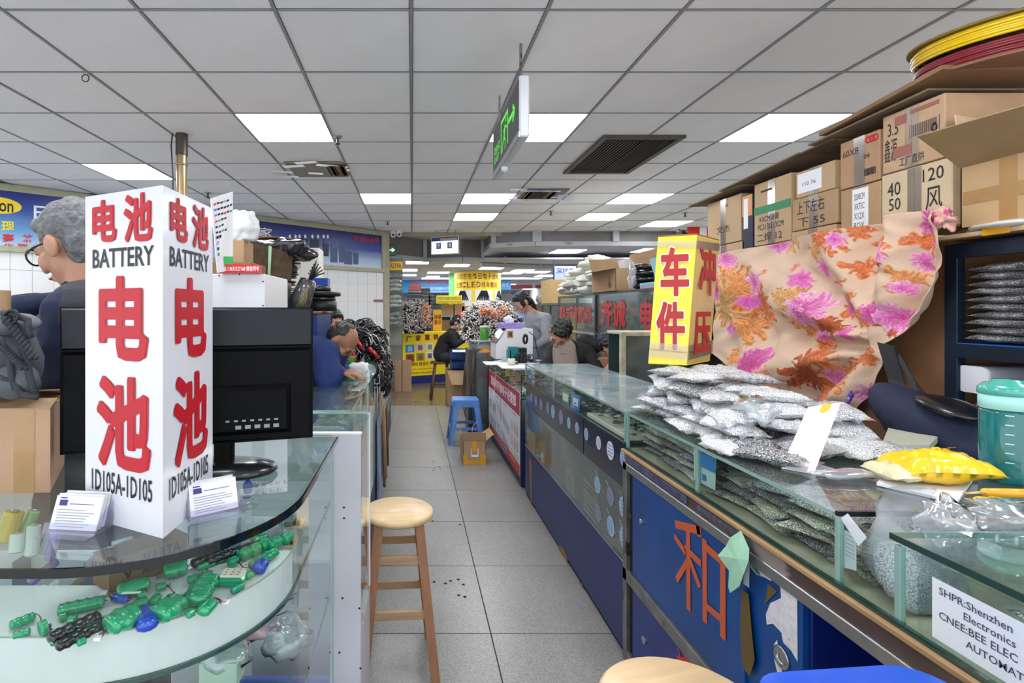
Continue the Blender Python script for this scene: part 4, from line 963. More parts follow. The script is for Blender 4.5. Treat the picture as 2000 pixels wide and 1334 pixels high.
xa_box(XF+.02, XB-.01, YA0, YA1-.01, .33, .35, 'shelf', NAVY); xa_box(XF+.02, XB-.01, YA0, YA1-.01, .02, .04, 'shelf', NAVY)
xa_box(XF+.0, XF+.03, 2.035, 2.072, .05, .762, 'door_gap', LEAD)
def door(y0, y1, z0, z1, x, mm, nm='cabinet_door'): return MB().cbox(x, x+.016, y0, y1, z0, z1, .002).build(nm, mm, CA)
d1 = door(1.355, 2.045, .372, .762, XF-.002, BLUED); d2 = door(1.165, 1.365, .372, .762, XF+.006, BLUED)
d3 = door(1.30, 2.045, .05, .325, XF-.002, mat('blue_door_low', (.07, .17, .48), .35, vary=.15, scale=5, dirt=(12, .7, (.3, .28, .33))));
xa_box(XF+.02, XB-.02, 1.155, 1.168, .36, .762, 'inner_partition', mat('deep_blue_edge', (.03, .12, .42), .4))
xa_box(XF+.02, XB-.02, .62, .632, .36, .762, 'inner_partition', NAVY)
LK = mat('lock_steel', (.75, .75, .76), .2, .9)
def cx(M, x, y, z, r, l, n=20): return M.cyl((x, y, z), (x-l, y, z), r, n)
p = onx(1256, 1019, XF-.002); m = MB(); cx(m, XF-.002, p.y, p.z, .010, .012); m.build('lock', LK, d1, world=True)
p = onx(1528, 1284, XF+.006); m = MB(); m.lathe([(.016, 0), (.024, 0), (.026, .004), (.020, .006), (.015, .001)], (XF+.006, p.y, p.z), 24, (-1, 0, 0)); cx(m, XF+.0055, p.y, p.z, .015, .001); m.build('finger_pull', LK, d2)
m = MB(); a = onx(1260, 1250, XF-.002); cx(m, XF-.002, a.y, a.z, .014, .008); m.build('lock', LK, d3)
ORG = mat('orange_tape', (.80, .36, .20), .45)
def stroke(M, pts, wd, X, o=.0012):
 """adhesive tape stroke on the door plane through photo points"""
 q = [onx(px, py, X-o) for px, py in pts]
 for a, b in zip(q, q[1:]):
  d = (b-a).normalized(); wd2 = wd*1.0; s_ = Vector((0, -d.z, d.y))*wd2; M.slab(a-s_-d*wd*.3, b-s_+d*wd*.3, b+s_+d*wd*.3, a+s_-d*wd*.3, -.0004)
m = MB(); Xd = XF-.002
stroke(m, [(1320, 1024), (1366, 1036)], .0125, Xd); stroke(m, [(1364, 1030), (1366, 1046)], .0125, Xd)
stroke(m, [(1344, 1030), (1345, 1190)], .0115, Xd, .0016)
stroke(m, [(1318, 1048), (1338, 1078)], .010, Xd, .002); stroke(m, [(1338, 1070), (1368, 1100)], .010, Xd, .002)
stroke(m, [(1342, 1098), (1322, 1132)], .010, Xd, .0024); stroke(m, [(1348, 1096), (1366, 1145)], .010, Xd, .0024)
stroke(m, [(1376, 1056), (1377, 1214)], .0115, Xd); stroke(m, [(1376, 1066), (1414, 1100)], .0115, Xd, .0016); stroke(m, [(1412, 1096), (1412, 1245)], .0125, Xd, .002); stroke(m, [(1382, 1186), (1410, 1210)], .010, Xd, .0024)
m.build('orange_character', ORG, d1)
m = MB(); stroke(m, [(1335, 1262), (1338, 1290)], .007, Xd); stroke(m, [(1325, 1268), (1328, 1285)], .005, Xd); stroke(m, [(1322, 1284), (1346, 1291)], .005, Xd, .002); m.build('red_character', mat('red_tape', (.80, .16, .20), .4), d3)
def patch(M, pts, X, o=.001, t=.0005):
 q = [onx(a, b, X-o) for a, b in pts]; n = len(q); M.add([(v.x, v.y, v.z) for v in q]+[(v.x-t, v.y, v.z) for v in q], [tuple(range(n)), tuple(range(n, 2*n))[::-1]]+[(i, (i+1) % n, n+(i+1) % n, n+i) for i in range(n)])
m = MB(); patch(m, [(1448, 1150), (1462, 1160), (1468, 1230), (1474, 1290), (1464, 1322), (1450, 1300), (1446, 1230)], Xd); m.build('brown_tape_mark', mat('brown_stain', (.42, .33, .16), .5), d1)
m = MB(); patch(m, [(1466, 1080), (1482, 1086), (1510, 1120), (1506, 1135), (1494, 1128), (1478, 1122), (1466, 1108)], XF+.006); patch(m, [(1512, 1104), (1540, 1122), (1557, 1140), (1558, 1292), (1545, 1270), (1530, 1255), (1526, 1235), (1510, 1218), (1498, 1220), (1496, 1200), (1505, 1178), (1526, 1168), (1525, 1150)], XF+.006); patch(m, [(1512, 1258), (1518, 1250), (1524, 1290), (1530, 1326), (1520, 1320), (1513, 1290)], XF+.006)
m.build('peeled_paper', mat('torn_paper', (.88, .86, .87), .7, vary=.1, scale=60, dirt=(60, .66, (.5, .5, .58))), d2, kind='stuff')
m = MB(); patch(m, [(1500, 1140), (1518, 1155), (1494, 1180), (1498, 1160)], XF+.006, .0016); m.build('brown_tape_mark', mat('brown_stain', (.42, .33, .16)), d2)
m = MB(); patch(m, [(1469, 1106), (1480, 1112), (1486, 1124), (1478, 1120)], XF+.006, .0018); m.build('green_scrap', mat('green_scrap', (.10, .55, .38), .5), d2)
m = MB(); q = [onx(x_, y_, XF-.026-o) for x_, y_, o in ((1447, 1036, 0), (1463, 1072, .004), (1462, 1095, .008), (1452, 1122, .012), (1444, 1145, .006), (1426, 1158, .004), (1422, 1146, .0), (1424, 1115, .006), (1402, 1085, .012), (1418, 1066, .006), (1426, 1050, .006))]
qc = onx(1440, 1092, XF-.044); vs = [tuple(v) for v in q]+[tuple(qc)]; n = len(q); m.add(vs+[(a+.0006, b, c) for a, b, c in vs], [(i, (i+1) % n, n) for i in range(n)]+[(n+1+(i+1) % n, n+1+i, 2*n+1) for i in range(n)])
one('green_note', m, mat('mint_paper', (.66, .84, .72), .7, vary=.04, scale=20), 'torn mint green paper note hanging from the counter ledge over the doors', 'paper')
m = MB(); patch(m, [(1455, 1090), (1464, 1098), (1463, 1148), (1452, 1140)], XF-.014, .002); one('paper_scrap', m, mat('grey_paper', (.75, .77, .80), .7), 'small grey paper scrap behind the mint green note', 'paper')
def card_in_glass(name, pts, X, mm, label, extra=None):
 m = MB(); patch(m, pts, X, 0); t = T(name, label, 'card', onx(*pts[0], X)); m.build('sheet', mm, t)
 if extra: extra(t)
def ex(t):
 m = MB(); patch(m, [(1358, 880), (1371, 884), (1371, 874), (1379, 877), (1379, 888), (1396, 896), (1397, 925), (1358, 905)], XF+.010, .0008); m.build('blue_print', mat('pixel_blue', (.20, .47, .72), .5), t)
 m = MB(); patch(m, [(1372, 925), (1378, 928), (1378, 940), (1372, 937)], XF+.010, .0012); m.build('blue_print', mat('pixel_blue', (.20, .47, .72)), t)
card_in_glass('printed_card', [(1355, 868), (1399, 888), (1397, 958), (1356, 936)], XF+.012, mat('pixel_grey', (.68, .78, .76), .6), 'pale card with a blocky blue print in the counter glass', ex)
def ex(t):
 m = MB()
 for st, x0, z, hh in (('SHPR:Shenzhen', .853, .938, .012), ('Electronics', .815, .919, .0115), ('CNEE:BEE ELEC', .853, .899, .012), ('AUTOMATION', .812, .878, .0115)): m.text(st, (XF-.0035, x0, z), (0, -1, 0), (0, 0, 1), h=hh, off=.0002, bold=.01)
 m.build('lettering', mat('grey_letter', (.30, .32, .38), .6), t)
t = T('shipping_note', 'white paper with shipper and consignee lettering taped on the counter glass, right edge', 'paper', (XF-.003, .80, .92))
MB().box(XF-.0030, XF-.0022, .60, .865, .862, .960).build('sheet', mat('note_paper', (.90, .92, .93), .6), t); ex(t)
def ex(t):
 m = MB()
 for i in range(6): a = onx(1651, 1042+8*i, XF+.009); m.box(a.x-.0004, a.x, a.y-.022, a.y, a.z-.0015, a.z)
 m.build('print', mat('card_grey', (.6, .62, .68)), t)
card_in_glass('small_label_card', [(1641, 1030), (1672, 1048), (1673, 1115), (1648, 1108)], XF+.010, mat('label_card', (.78, .82, .84), .6), 'small printed card standing inside the glass by the big clear bag', ex)
card_in_glass('white_tag', [(1642, 1012), (1656, 1003), (1693, 1050), (1677, 1066)], XF+.004, mat('tag_white', (.93, .93, .97), .5), 'slanted white paper tag on the big clear bag in the glass case')
r = random.Random(11)
for (y, n, xx) in ((2.0, 4, .95), (1.86, 4, .95), (1.72, 4, .95), (1.93, 3, 1.10), (1.75, 3, 1.1)):
 for k in range(n): put_bag('g%d' % r.randrange(3), (xx+r.uniform(-.01, .01), y, zg+.001+.026*k), (0, 0, PI/2+r.uniform(-.15, .15)), 'greenish bag of small pins stacked in the glass band behind the doors, left end', 'bags in the counter glass, left end', .72)
for (y, n, xx) in ((1.50, 3, .955), (1.36, 4, .955), (1.22, 4, .955), (1.12, 3, .96), (1.42, 3, 1.12), (1.24, 3, 1.12)):
 for k in range(n): put_bag('g%d' % r.randrange(3), (xx+r.uniform(-.01, .01), y, zg+.001+.026*k), (0, r.uniform(-.05, .1), PI/2+r.uniform(-.3, .3)), 'crumpled bag of pins stacked in the glass band, middle section', 'bags in the counter glass, middle', .78)
for (y, n, xx) in ((.80, 2, 1.05), (.62, 3, .98), (.45, 3, .98)):
 for k in range(n): put_bag('g1', (xx, y, zg+.001+.03*k), (0, 0, PI/2+r.uniform(-.3, .3)), 'dull bag of parts under the nearest glass top at the right edge', 'bags under the nearest glass top', .9)
def slug(pts_r, seed, amp, kk=16):
 m = MB(); vs = []; n = len(pts_r)
 for i, (c, rx, rz) in enumerate(pts_r):
  c = Vector(c)
  for k in range(kk):
   th = 2*PI*k/kk; d = Vector((rx*math.cos(th), 0, rz*math.sin(th))); f = 1+amp*smooth_noise((c+d), 22, seed)
   vs.append(c+d*f)
 m.add(vs, [(i*kk+k, i*kk+(k+1) % kk, (i+1)*kk+(k+1) % kk, (i+1)*kk+k) for i in range(n-1) for k in range(kk)]+[tuple(range(kk))[::-1], tuple(range((n-1)*kk, n*kk))], True); return m
t = T('big_pin_bag', 'large clear bag half full of tiny metal pins inside the open glass bay', 'bag', (.95, .97, zg))
slug([((.94, .945+.0, zg+.012), .05, .008), ((.94, .955, zg+.035), .055, .03), ((.94, .99, zg+.045), .055, .038), ((.94, 1.02, zg+.06), .05, .04), ((.94, 1.04, zg+.075), .03, .02)], 3, .25).build('metal_pins', SILV, t)
slug([((.945, .94, zg+.01), .058, .008), ((.945, .952, zg+.04), .064, .037), ((.945, .99, zg+.06), .066, .055), ((.95, 1.03, zg+.095), .06, .055), ((.97, 1.045, zg+.13), .05, .04), ((.98, 1.05, zg+.165), .055, .02), ((1.0, 1.05, zg+.19), .06, .012)], 9, .4).build('clear_film', POLY, t)
for k, (c, s, nm) in enumerate((((1.06, 1.0, .965), (.09, .045, .035), 'filling the open bay behind the big pin bag'), ((1.24, 1.0, .955), (.08, .05, .03), 'in the open bay near the yellow packet'), ((1.0, .985, .995), (.05, .03, .045), 'peaking up out of the open bay'))):
 crumple('plastic_bag', c, s, POLY, 'crumpled clear plastic bag '+nm, 'bag', 30+k, .6, n=22, k=14)
for k, (c, s, nm) in enumerate((((1.02, 1.03, .47), (.12, .10, .035), 'lower one'), ((1.04, 1.0, .545), (.13, .11, .032), 'upper one'), ((1.02, .80, .48), (.12, .09, .04), 'farther right'))):
 crumple('black_bag', c, s, [SILVD, mat('navy_film', (.09, .10, .16), .22, coat=.8, bump=.5, bscale=50), SILVD][k], 'shiny dark plastic bag in the open cupboard under the counter, %s' % nm, 'bag', 40+k, .5, n=26, k=16)
# ---- counter B
CBT = T('showcase_counter', 'long glass showcase counter with a dark band of round labels along the aisle', 'counter', (1.1, 3.0, 0))
YB0, YB1, XBB = 2.115, 3.985, 1.34; zb1 = .866; zb2 = .675; zb3 = .375
def bbox(x0, x1, y0, y1, z0, z1, name, mm, b=.002): return MB().cbox(x0, x1, y0, y1, z0, z1, b).build(name, mm, CBT)
MB().box(XF-.002, XBB, YB0, YB1, ZA-.008, ZA).build('glass_top', glassmat('reflection_haze_top', (.9, .95, .95), .05, .10, .62, (.74, .81, .83)), CBT)  # whitish diffuse haze stands in for ceiling light reflected on this glass
MB().box(XF-.0035, XF-.002, YB0, YB1, ZA-.0085, ZA+.0005).build('glass_edge', GEL, CBT); MB().box(XF-.0035, XBB, YB1, YB1+.0015, ZA-.0085, ZA+.0005).build('glass_edge', GEL, CBT)
MB().box(XF, XF+.006, YB0, YB1, zb1, ZA-.008).build('front_glass', GL, CBT); MB().box(XF, XBB, YB1-.006, YB1, zb1, ZA-.008).build('end_glass', GL, CBT); MB().box(XBB-.006, XBB, YB0, YB1, zb1, ZA-.008).build('rear_glass', GL, CBT)
for y in (YB0+.006, 3.20, YB1-.004): MB().cbox(XF-.002, XF+.008, y-.005, y+.005, zb1, ZA-.008, .001).build('glass_mullion', GEL, CBT)
bbox(XF-.006, XBB, YB0, YB1, zb1-.012, zb1, 'case_floor', mat('case_floor_dark', (.20, .24, .26), .4)); MB().box(XF-.009, XF-.006, YB0, YB1, zb1-.008, zb1).build('glass_edge', GE, CBT)
bbox(XF, XF+.012, 2.64, YB1-.02, zb2, zb1-.012, 'label_band', mat('label_band', (.07, .09, .17), .25, vary=.3, scale=8, coat=.5)); bbox(XF, XF+.012, YB0, 2.63, zb2, zb1-.012, 'label_band', mat('label_band2', (.06, .08, .19), .25, vary=.3, scale=8, coat=.5))
m = MB(); m.text('电子配件', (XF-.0015, 2.58, .74), (0, -1, 0), (0, 0, 1), w=.10, h=.05); m.text('五金端子弹簧', (XF-.0015, 2.42, .77), (0, -1, 0), (0, 0, 1), w=.24, h=.028); m.build('lettering', mat('faint_blue2', (.22, .28, .42), .5), CBT)
STK = mat('sticker_blue', (.62, .74, .85), .5, vary=.08, scale=200); STG = mat('sticker_grey', (.55, .55, .62), .5)
STW = mat('sticker_white', (.84, .86, .90), .5)
def disc(px, py, ph, mm, X=XF, name='round_label', lines=True):
 c = onx(px, py, X-.001); r_ = ph/2/F*c.y
 m = MB(); m.lathe([(0, 0), (r_, 0), (r_, .0008), (0, .0008)], c, 26, (-1, 0, 0), smooth=False); m.mi = 1
 if lines:
  for k in range(4): h_ = r_*(.55-.36*k); w_ = math.sqrt(max(0, r_*r_-h_*h_))*.75; m.box(c.x-.0011, c.x-.0008, c.y-w_, c.y+w_, c.z+h_-r_*.05, c.z+h_+r_*.05)
 m.build(name, [mm, mat('label_print', (.35, .45, .62), .6)], CBT)
for (px, py, ph, mm) in ((1038, 777, 20, STG), (1047, 784, 20, STG), (1057, 790, 22, STG), (1070, 797, 24, STG), (1080, 804, 26, STK), (1096, 815, 28, STG), (1111, 826, 22, STK), (1127, 836, 22, STK), (1145, 848, 24, STK), (1169, 865, 26, STW), (1192, 880, 36, STW), (1217, 896, 30, STK),
                         (1167, 947, 32, STK), (1192, 970, 36, STG), (1218, 992, 42, STK), (1168, 1002, 34, STG), (1193, 1028, 38, STK), (1219, 1052, 42, STK)): disc(px, py, ph, mm)
GP = mat('grey_showcase', (.40, .41, .40), .35, vary=.18, scale=3, coat=.3, dirt=(18, .68, (.58, .59, .57)))
bbox(XF+.02, XF+.03, YB0+.03, YB1-.02, zb3, zb2, 'lower_backing', GP); MB().box(XF, XF+.006, YB0, YB1, zb3, zb2).build('lower_glass', GLD, CBT)
bbox(XF+.009, XF+.018, 2.115, 2.46, zb3+.01, zb2-.005, 'product_board', mat('dark_board', (.26, .25, .24), .5))
m = MB()
for (a, b, c, d) in ((1162, 918, 1180, 965), (1183, 937, 1204, 985), (1210, 958, 1232, 1010), (1160, 968, 1180, 1030), (1185, 990, 1205, 1050), (1210, 1015, 1230, 1075)):
 p = onx(a, b, XF-.001); q = onx(c, d, XF-.001); m.tube([p, q], .0012, 4)
m.build('diagonal_wires', mat('wire_pale', (.62, .62, .6), .4), CBT, kind='stuff')
m = MB(); c = [onx(1106, 908, XF+.008), onx(1123, 924, XF+.008), onx(1123, 975, XF+.008), onx(1106, 955, XF+.008)]; m.slab(*c, .001); m.build('pattern_card', mat('pattern_card', (.62, .66, .60), .5, vary=.1, scale=90), CBT)
m = MB()
for k in range(5): m.torus((XF+.0035, c[0].y-.038, c[0].z-.045-.0), .008+.008*k, .0012, 20, 4, Matrix.Rotation(PI/2, 3, 'Y'))
m.build('ring_print', mat('ring_grey', (.42, .45, .42), .5), CBT, kind='stuff')
for k in range(11):
 a = onx(1138, 934+9.5*k, XF+.008); MB().hexa([(XF+.008, 2.47, a.z-.006), (XF+.013, 2.47, a.z-.006), (XF+.013, 2.66, a.z-.006), (XF+.008, 2.66, a.z-.006)], [(XF+.008, 2.47, a.z-.004+.004), (XF+.013, 2.47, a.z), (XF+.013, 2.66, a.z+.004), (XF+.008, 2.66, a.z+.004)]).build('pale_rod', mat('pale_rod', (.72, .72, .66), .5), CBT)
bbox(XF+.004, XF+.010, 3.70, 3.95, zb3, .52, 'plastic_sheet', mat('dull_sheet', (.52, .53, .50), .3, coat=.5, bump=.6, bscale=30))
bbox(XF+.002, XF+.012, 3.45, 3.52, zb3+.01, .45, 'white_slip', mat('slip', (.66, .68, .64), .5))
bbox(XF-.002, XBB, YB0, YB1, .02, zb3, 'blue_base', BLUEP); bbox(XF-.004, XF, YB0, YB1, zb3-.002, zb3+.004, 'base_trim', ALU); bbox(XF+.004, XBB-.02, YB0+.01, YB1-.01, 0, .02, 'plinth', LEAD)
m = MB(); patch(m, [(1092, 1066), (1099, 1068), (1107, 1085), (1110, 1105), (1102, 1094), (1092, 1078)], XF-.002); patch(m, [(1130, 1135), (1137, 1140), (1141, 1152), (1133, 1146)], XF-.002); patch(m, [(1034, 895), (1038, 900), (1039, 985), (1048, 1005), (1042, 1002), (1036, 985)], XF-.002)
m.build('chipped_paint', mat('chipboard_chip', (.58, .44, .30), .8), CBT, kind='stuff')
bbox(XF+.02, XBB-.01, YB1-.012, YB1-.004, zb3, zb1-.01, 'end_panel', NAVY)
PART = [mat('chip_silver', (.74, .76, .76), .3, .6), mat('chip_dark', (.10, .12, .14), .35), mat('chip_blue', (.30, .38, .45), .35), mat('chip_brown', (.42, .34, .22), .5), mat('chip_white', (.85, .85, .80), .5)]
def scatter(name, x0, x1, y0, y1, z0, n, mats, smin, smax, label, cat, seed, hmax=.03, par=None):
 m = MB(); r = random.Random(seed)
 for _ in range(n):
  m.mi = r.randrange(len(mats)); x = r.uniform(x0, x1); y = r.uniform(y0, y1); s = r.uniform(smin, smax); z = z0+r.uniform(0, hmax); a = r.uniform(0, PI)
  M_ = Matrix.Translation((x, y, z+s*.2)) @ Matrix.Rotation(a, 4, 'Z') @ Matrix.Rotation(r.uniform(-.5, .5), 4, 'X')
  m.X = M_
  if r.random() < .35: m.lathe([(0, 0), (s*.6, 0), (s*.6, s*.25), (0, s*.25)], (0, 0, 0), 10, smooth=False)
  elif r.random() < .5: m.box(-s, s, -s*.35, s*.35, 0, s*.3)
  else: m.torus((0, 0, 0), s*.7, s*.18, 10, 5)
  m.X = None
 o = m.build(name, mats, par, label, 'stuff', cat); return o
scatter('small_parts', XF+.02, XBB-.02, 2.62, 3.96, zb1+.002, 900, PART[:3]+[PART[0]], .006, .018, 'loose silver and dark electronic parts filling the showcase, far half', 'electronic parts', 3, .045)
scatter('small_parts', XF+.03, XBB-.02, 2.14, 2.66, zb1+.02, 420, [PART[0], PART[1], PART[3], PART[4], PART[2]], .006, .02, 'loose rings and dark parts in the showcase, near half', 'electronic parts', 4, .045)
m = MB(); m.cbox(XF+.012, 1.30, 2.13, 2.62, zb1+.001, zb1+.022, .003); one('parts_tray', m, mat('cream_tray', (.86, .84, .76), .6), 'cream tray under the loose parts in the near half of the showcase', 'tray')
for (pts, c, lb) in (([(1097, 758), (1112, 767), (1111, 793), (1098, 786)], (.12, .58, .38), 'green payment card in the showcase glass'), ([(1117, 766), (1134, 774), (1131, 804), (1114, 796)], (.26, .55, .82), 'blue payment card in the showcase glass, right of the green one')):
 t = T('payment_card', lb, 'card', onx(*pts[0], XF+.010)); m = MB(); patch(m, pts, XF+.010, 0); m.build('card_face', mat(lb.split()[0]+'_card', c, .4), t)
 m = MB(); cx_ = sum(p_[0] for p_ in pts)/4; cy_ = sum(p_[1] for p_ in pts)/4; patch(m, [(cx_-5, cy_-10), (cx_+5, cy_-5), (cx_+5, cy_+10), (cx_-5, cy_+5)], XF+.010, .001); m.build('blank_square', PAPER, t)
t = T('round_sticker', 'blue round sticker with white digits at the far end of the showcase glass', 'sticker', onx(1035, 735, XF)); c = onx(1035, 735, XF-.001)
m = MB(); m.lathe([(0, 0), (.045, 0), (.045, .0008), (0, .0008)], c, 28, (-1, 0, 0), smooth=False); m.build('disc', mat('sticker_teal', (.20, .45, .60), .4), t)
m = MB(); m.text('2088', c+Vector((-.001, .03, -.012)), (0, -1, 0), (0, 0, 1), w=.06, h=.022, off=.0004, bold=.02); m.build('lettering', PAPER, t)
# ---- counter C with the red poster
CC = T('poster_counter', 'low glass counter on a navy base carrying the red bordered poster', 'counter', (1.1, 4.9, 0))
XC, ZC2, YC0, YC1 = .85, .895, 4.10, 5.85
for a in ((XC, 1.32, YC0, YC1, ZC2-.008, ZC2, 'glass_top', GLT), (XC, XC+.006, YC0, YC1, .70, ZC2-.008, 'front_glass', GL), (XC, 1.32, YC0, YC0+.006, .45, ZC2-.008, 'end_glass', GL)): MB().box(*a[:6]).build(a[6], a[7], CC)
for a in ((XC+.002, 1.32, YC0+.01, YC1, .02, .45, 'navy_base', NAVY), (XC+.02, 1.30, YC0+.05, YC1-.02, 0, .02, 'plinth', LEAD), (XC, XC+.006, YC0-.003, YC0+.006, .45, ZC2, 'edge_strip', GE), (XC+.008, 1.31, YC0+.01, YC1, .695, .70, 'glass_shelf', GLD), (1.31, 1.32, YC0, YC1, .45, ZC2-.01, 'rear_panel', NAVY), (XC, 1.32, YC0+.008, YC0+.012, .694, .702, 'shelf_edge', GE)): MB().cbox(*a[:6], .002).build(a[6], a[7], CC)
scatter('small_parts', XC+.03, 1.28, 4.13, 5.8, .702, 420, [PART[0], PART[1], PART[4]], .01, .03, 'loose silver parts on the upper shelf of the poster counter', 'electronic parts', 6, .06)
scatter('small_parts', XC+.03, 1.28, 4.5, 5.8, .704, 160, [mat('pinkish', (.75, .55, .48), .5), mat('tanp', (.78, .68, .55), .5)], .015, .035, 'pinkish and tan parts behind the poster counter glass', 'electronic parts', 8, .09)
crumple('purple_bag', (1.05, 4.22, .57), (.10, .08, .11), mat('purple_film', (.25, .20, .42), .25, coat=.7, vary=.5, scale=25), 'purple and white plastic bag inside the end of the poster counter', 'bag', 4, .5)
po = T('product_poster', 'red and white product poster hung on the counter front facing the aisle', 'poster', (XC-.004, 4.9, .2))
XP = XC-.004; yp0, yp1 = 4.13, 5.80
def pq(px, py): return onx(px, py, XP)
zt0, zt1 = pq(1015, 787).z, pq(957, 722).z
zt = .745; zbm = .085
m = MB(); m.box(XP, XP+.003, yp0, yp1, zbm, zt); m.build('sheet', mat('poster_white', (.90, .90, .93), .4), po)
m = MB(); m.box(XP-.0008, XP, yp0, yp1, zt-.185, zt); m.box(XP-.0008, XP, yp0, yp1, zbm, zbm+.09); m.build('red_band', mat('poster_red', (.72, .12, .20), .4), po, kind='stuff')
m = MB();
n_ = len('深圳市齐诚电子经营部')
m.text('深圳市齐诚电子经营部', (XP-.0012, yp1-.17, zt-.145), (0, -1, 0), (0, 0, 1), w=1.36, h=.105, bold=.02); m.text('专业生产销售各种弹簧五金端子', (XP-.0012, yp1-.2, zbm+.052), (0, -1, 0), (0, 0, 1), w=1.3, h=.024); m.text('电话 地址 华强北', (XP-.0012, yp1-.2, zbm+.015), (0, -1, 0), (0, 0, 1), w=.9, h=.022); m.build('white_lettering', PAPER, po)
r = random.Random(5); m = MB(); mo = MB(); mr_ = MB()
for i in range(9):
 for j in range(2):
  y = yp1-.06-.055*i*.9; z = zt-.30-.17*j; m.box(XP-.0012, XP-.0006, y-.018, y-.006, z-.09, z);
for i in range(6):
 y = yp1-.56-.075*(i % 3); z = zt-.26-.2*(i//3); m.slab((XP-.001, y, z), (XP-.001, y-.07, z-.09), (XP-.001, y-.075, z-.083), (XP-.001, y-.005, z+.007), .0006)
for i in range(8):
 for j in range(2): y = yp1-.86-.05*i; z = zt-.30-.17*j-.01*i; m.box(XP-.0012, XP-.0006, y-.014, y, z-.075, z)
for i in range(5):
 for j in range(3): y = yp1-1.32-.065*i; z = zt-.27-.125*j; mo.box(XP-.0012, XP-.0006, y-.022, y, z-.10, z-.03); m.box(XP-.0012, XP-.0006, y-.014, y-.008, z-.03, z)
for k in range(4): m.box(XP-.0012, XP-.0006, yp1-.08-.42*k-.2, yp1-.08-.42*k, zt-.212, zt-.207)
mr_.box(XP-.0014, XP-.0006, yp1-.80, yp1-.785, zt-.40, zt-.19)
m.build('dark_product_pictures', mat('poster_ink', (.22, .22, .26), .5), po, kind='stuff'); mo.build('gold_product_pictures', mat('poster_gold', (.76, .58, .28), .5), po, kind='stuff'); mr_.build('red_mark', mat('poster_red', (.72, .12, .20)), po)
# ---- pile of pin bags under the yellow box sign
r = random.Random(21)
rows = [(1.0, .0), (1.15, .0), (1.30, .0)]
lay = ['bottom', 'second', 'third', 'fourth', 'top']
for k in range(5):
 y0 = 1.36+.03*k; y1 = 2.13-.022*k; ncol = [6, 6, 5, 4, 4][k]
 for i in range(ncol):
  for j in range([3, 3, 3, 2, 2][k]):
   y = y0+(y1-y0)*(i+.5)/ncol+r.uniform(-.03, .03); x = .955+.16*j+r.uniform(-.015, .02)+.01*k
   if y < 1.36+.085*k: continue
   tilt = r.uniform(-.12, .12)
   put_bag('s%d' % r.randrange(4), (x, y, ZA+.001+.038*k), (r.uniform(-.1, .1), tilt, (0 if j % 2 else PI/2)+r.uniform(-.5, .5)), 'clear bag of silver pins in the pile on the counter, %s layer' % lay[k], 'pin bags piled on the counter', r.uniform(.9, 1.08))
for (px, py, z, rz, sc_, lb) in ((1405, 845, ZA+.002, 1.2, .80, 'flat bag of silver pins at the near foot of the pile, lower one'), (1420, 815, ZA+.045, 1.0, .9, 'plump bag of silver pins at the near end of the pile, upper one'), (1440, 862, ZA+.002, .3, .7, 'small bag of pins lying before the pile near the white card'),
       (1690, 868, ZA+.002, .3, .9, 'large bag of silver pins lying right of the white folded card')):
 p = onz(px, py+20, z); put_bag('big', p, (.1, 0, rz), lb, 'large loose pin bags', sc_)
crumple('clear_wrap', onz(1500, 800, ZA+.03), (.10, .12, .035), POLY, 'crumpled clear wrap behind the nearest pin bags', 'wrap', 61, .5, n=26, k=16)
crumple('clear_wrap', onz(1480, 800, ZA+.12), (.05, .05, .03), POLY, 'clear plastic flap standing up at the right of the pin bag pile', 'wrap', 62, .8, n=22, k=14)
crumple('clear_wrap', onz(1650, 925, ZA+.014), (.09, .03, .010), POLY, 'flat clear wrap between the white folded card and the yellow packet', 'wrap', 63, .4, n=22, k=10)
# ---- yellow box sign on the pile
YZ = 1.190
c0 = P(1341, 712, 1.98); ys = T('yellow_box_sign', 'tall yellow box sign with red lettering standing on the pin bags', 'sign', (c0.x, c0.y, YZ))
nr = Vector((c0.x, c0.y, 0)); lf = Vector(((1266-CX)/F*2.04, 2.04, 0)); rt = Vector(((1386-CX)/F*2.15, 2.15, 0)); bk = lf+rt-nr
zt_ = YZ+.492; hh = .492
lean = Vector((.024, .0, 0))
def yb(p, z, off=0):
 f = (z-YZ)/hh; q = p+lean*f*1.6; return Vector((q.x, q.y, z))
m = MB(); m.hexa([yb(p, YZ) for p in (nr, rt, bk, lf)], [yb(p, zt_) for p in (nr, rt, bk, lf)]); m.build('box_body', mat('sign_yellow', (.93, .82, .13), .4, vary=.05, scale=6), ys)
def face(A, B, name, mm, off=.0015):
 u = (B-A).normalized(); n = Vector((u.y, -u.x, 0))*off
 m = MB(); m.slab(yb(A+n*.4, YZ+.004), yb(B+n*.4, YZ+.004), yb(B+n*.4, zt_-.004), yb(A+n*.4, zt_-.004), -.001); return m.build(name, mm, ys), u, n
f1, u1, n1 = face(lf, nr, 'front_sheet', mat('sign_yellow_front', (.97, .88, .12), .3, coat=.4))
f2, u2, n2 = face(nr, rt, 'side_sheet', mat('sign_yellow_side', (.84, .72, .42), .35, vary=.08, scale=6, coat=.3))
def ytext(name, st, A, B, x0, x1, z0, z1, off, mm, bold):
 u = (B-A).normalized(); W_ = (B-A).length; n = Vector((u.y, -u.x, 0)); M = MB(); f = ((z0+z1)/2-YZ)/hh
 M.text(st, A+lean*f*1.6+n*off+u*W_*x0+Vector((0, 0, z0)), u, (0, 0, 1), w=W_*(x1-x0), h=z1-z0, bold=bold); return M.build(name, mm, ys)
RDK = mat('sign_dark_red', (.70, .14, .14), .45); CRM = mat('sign_cream', (.95, .90, .80), .5)
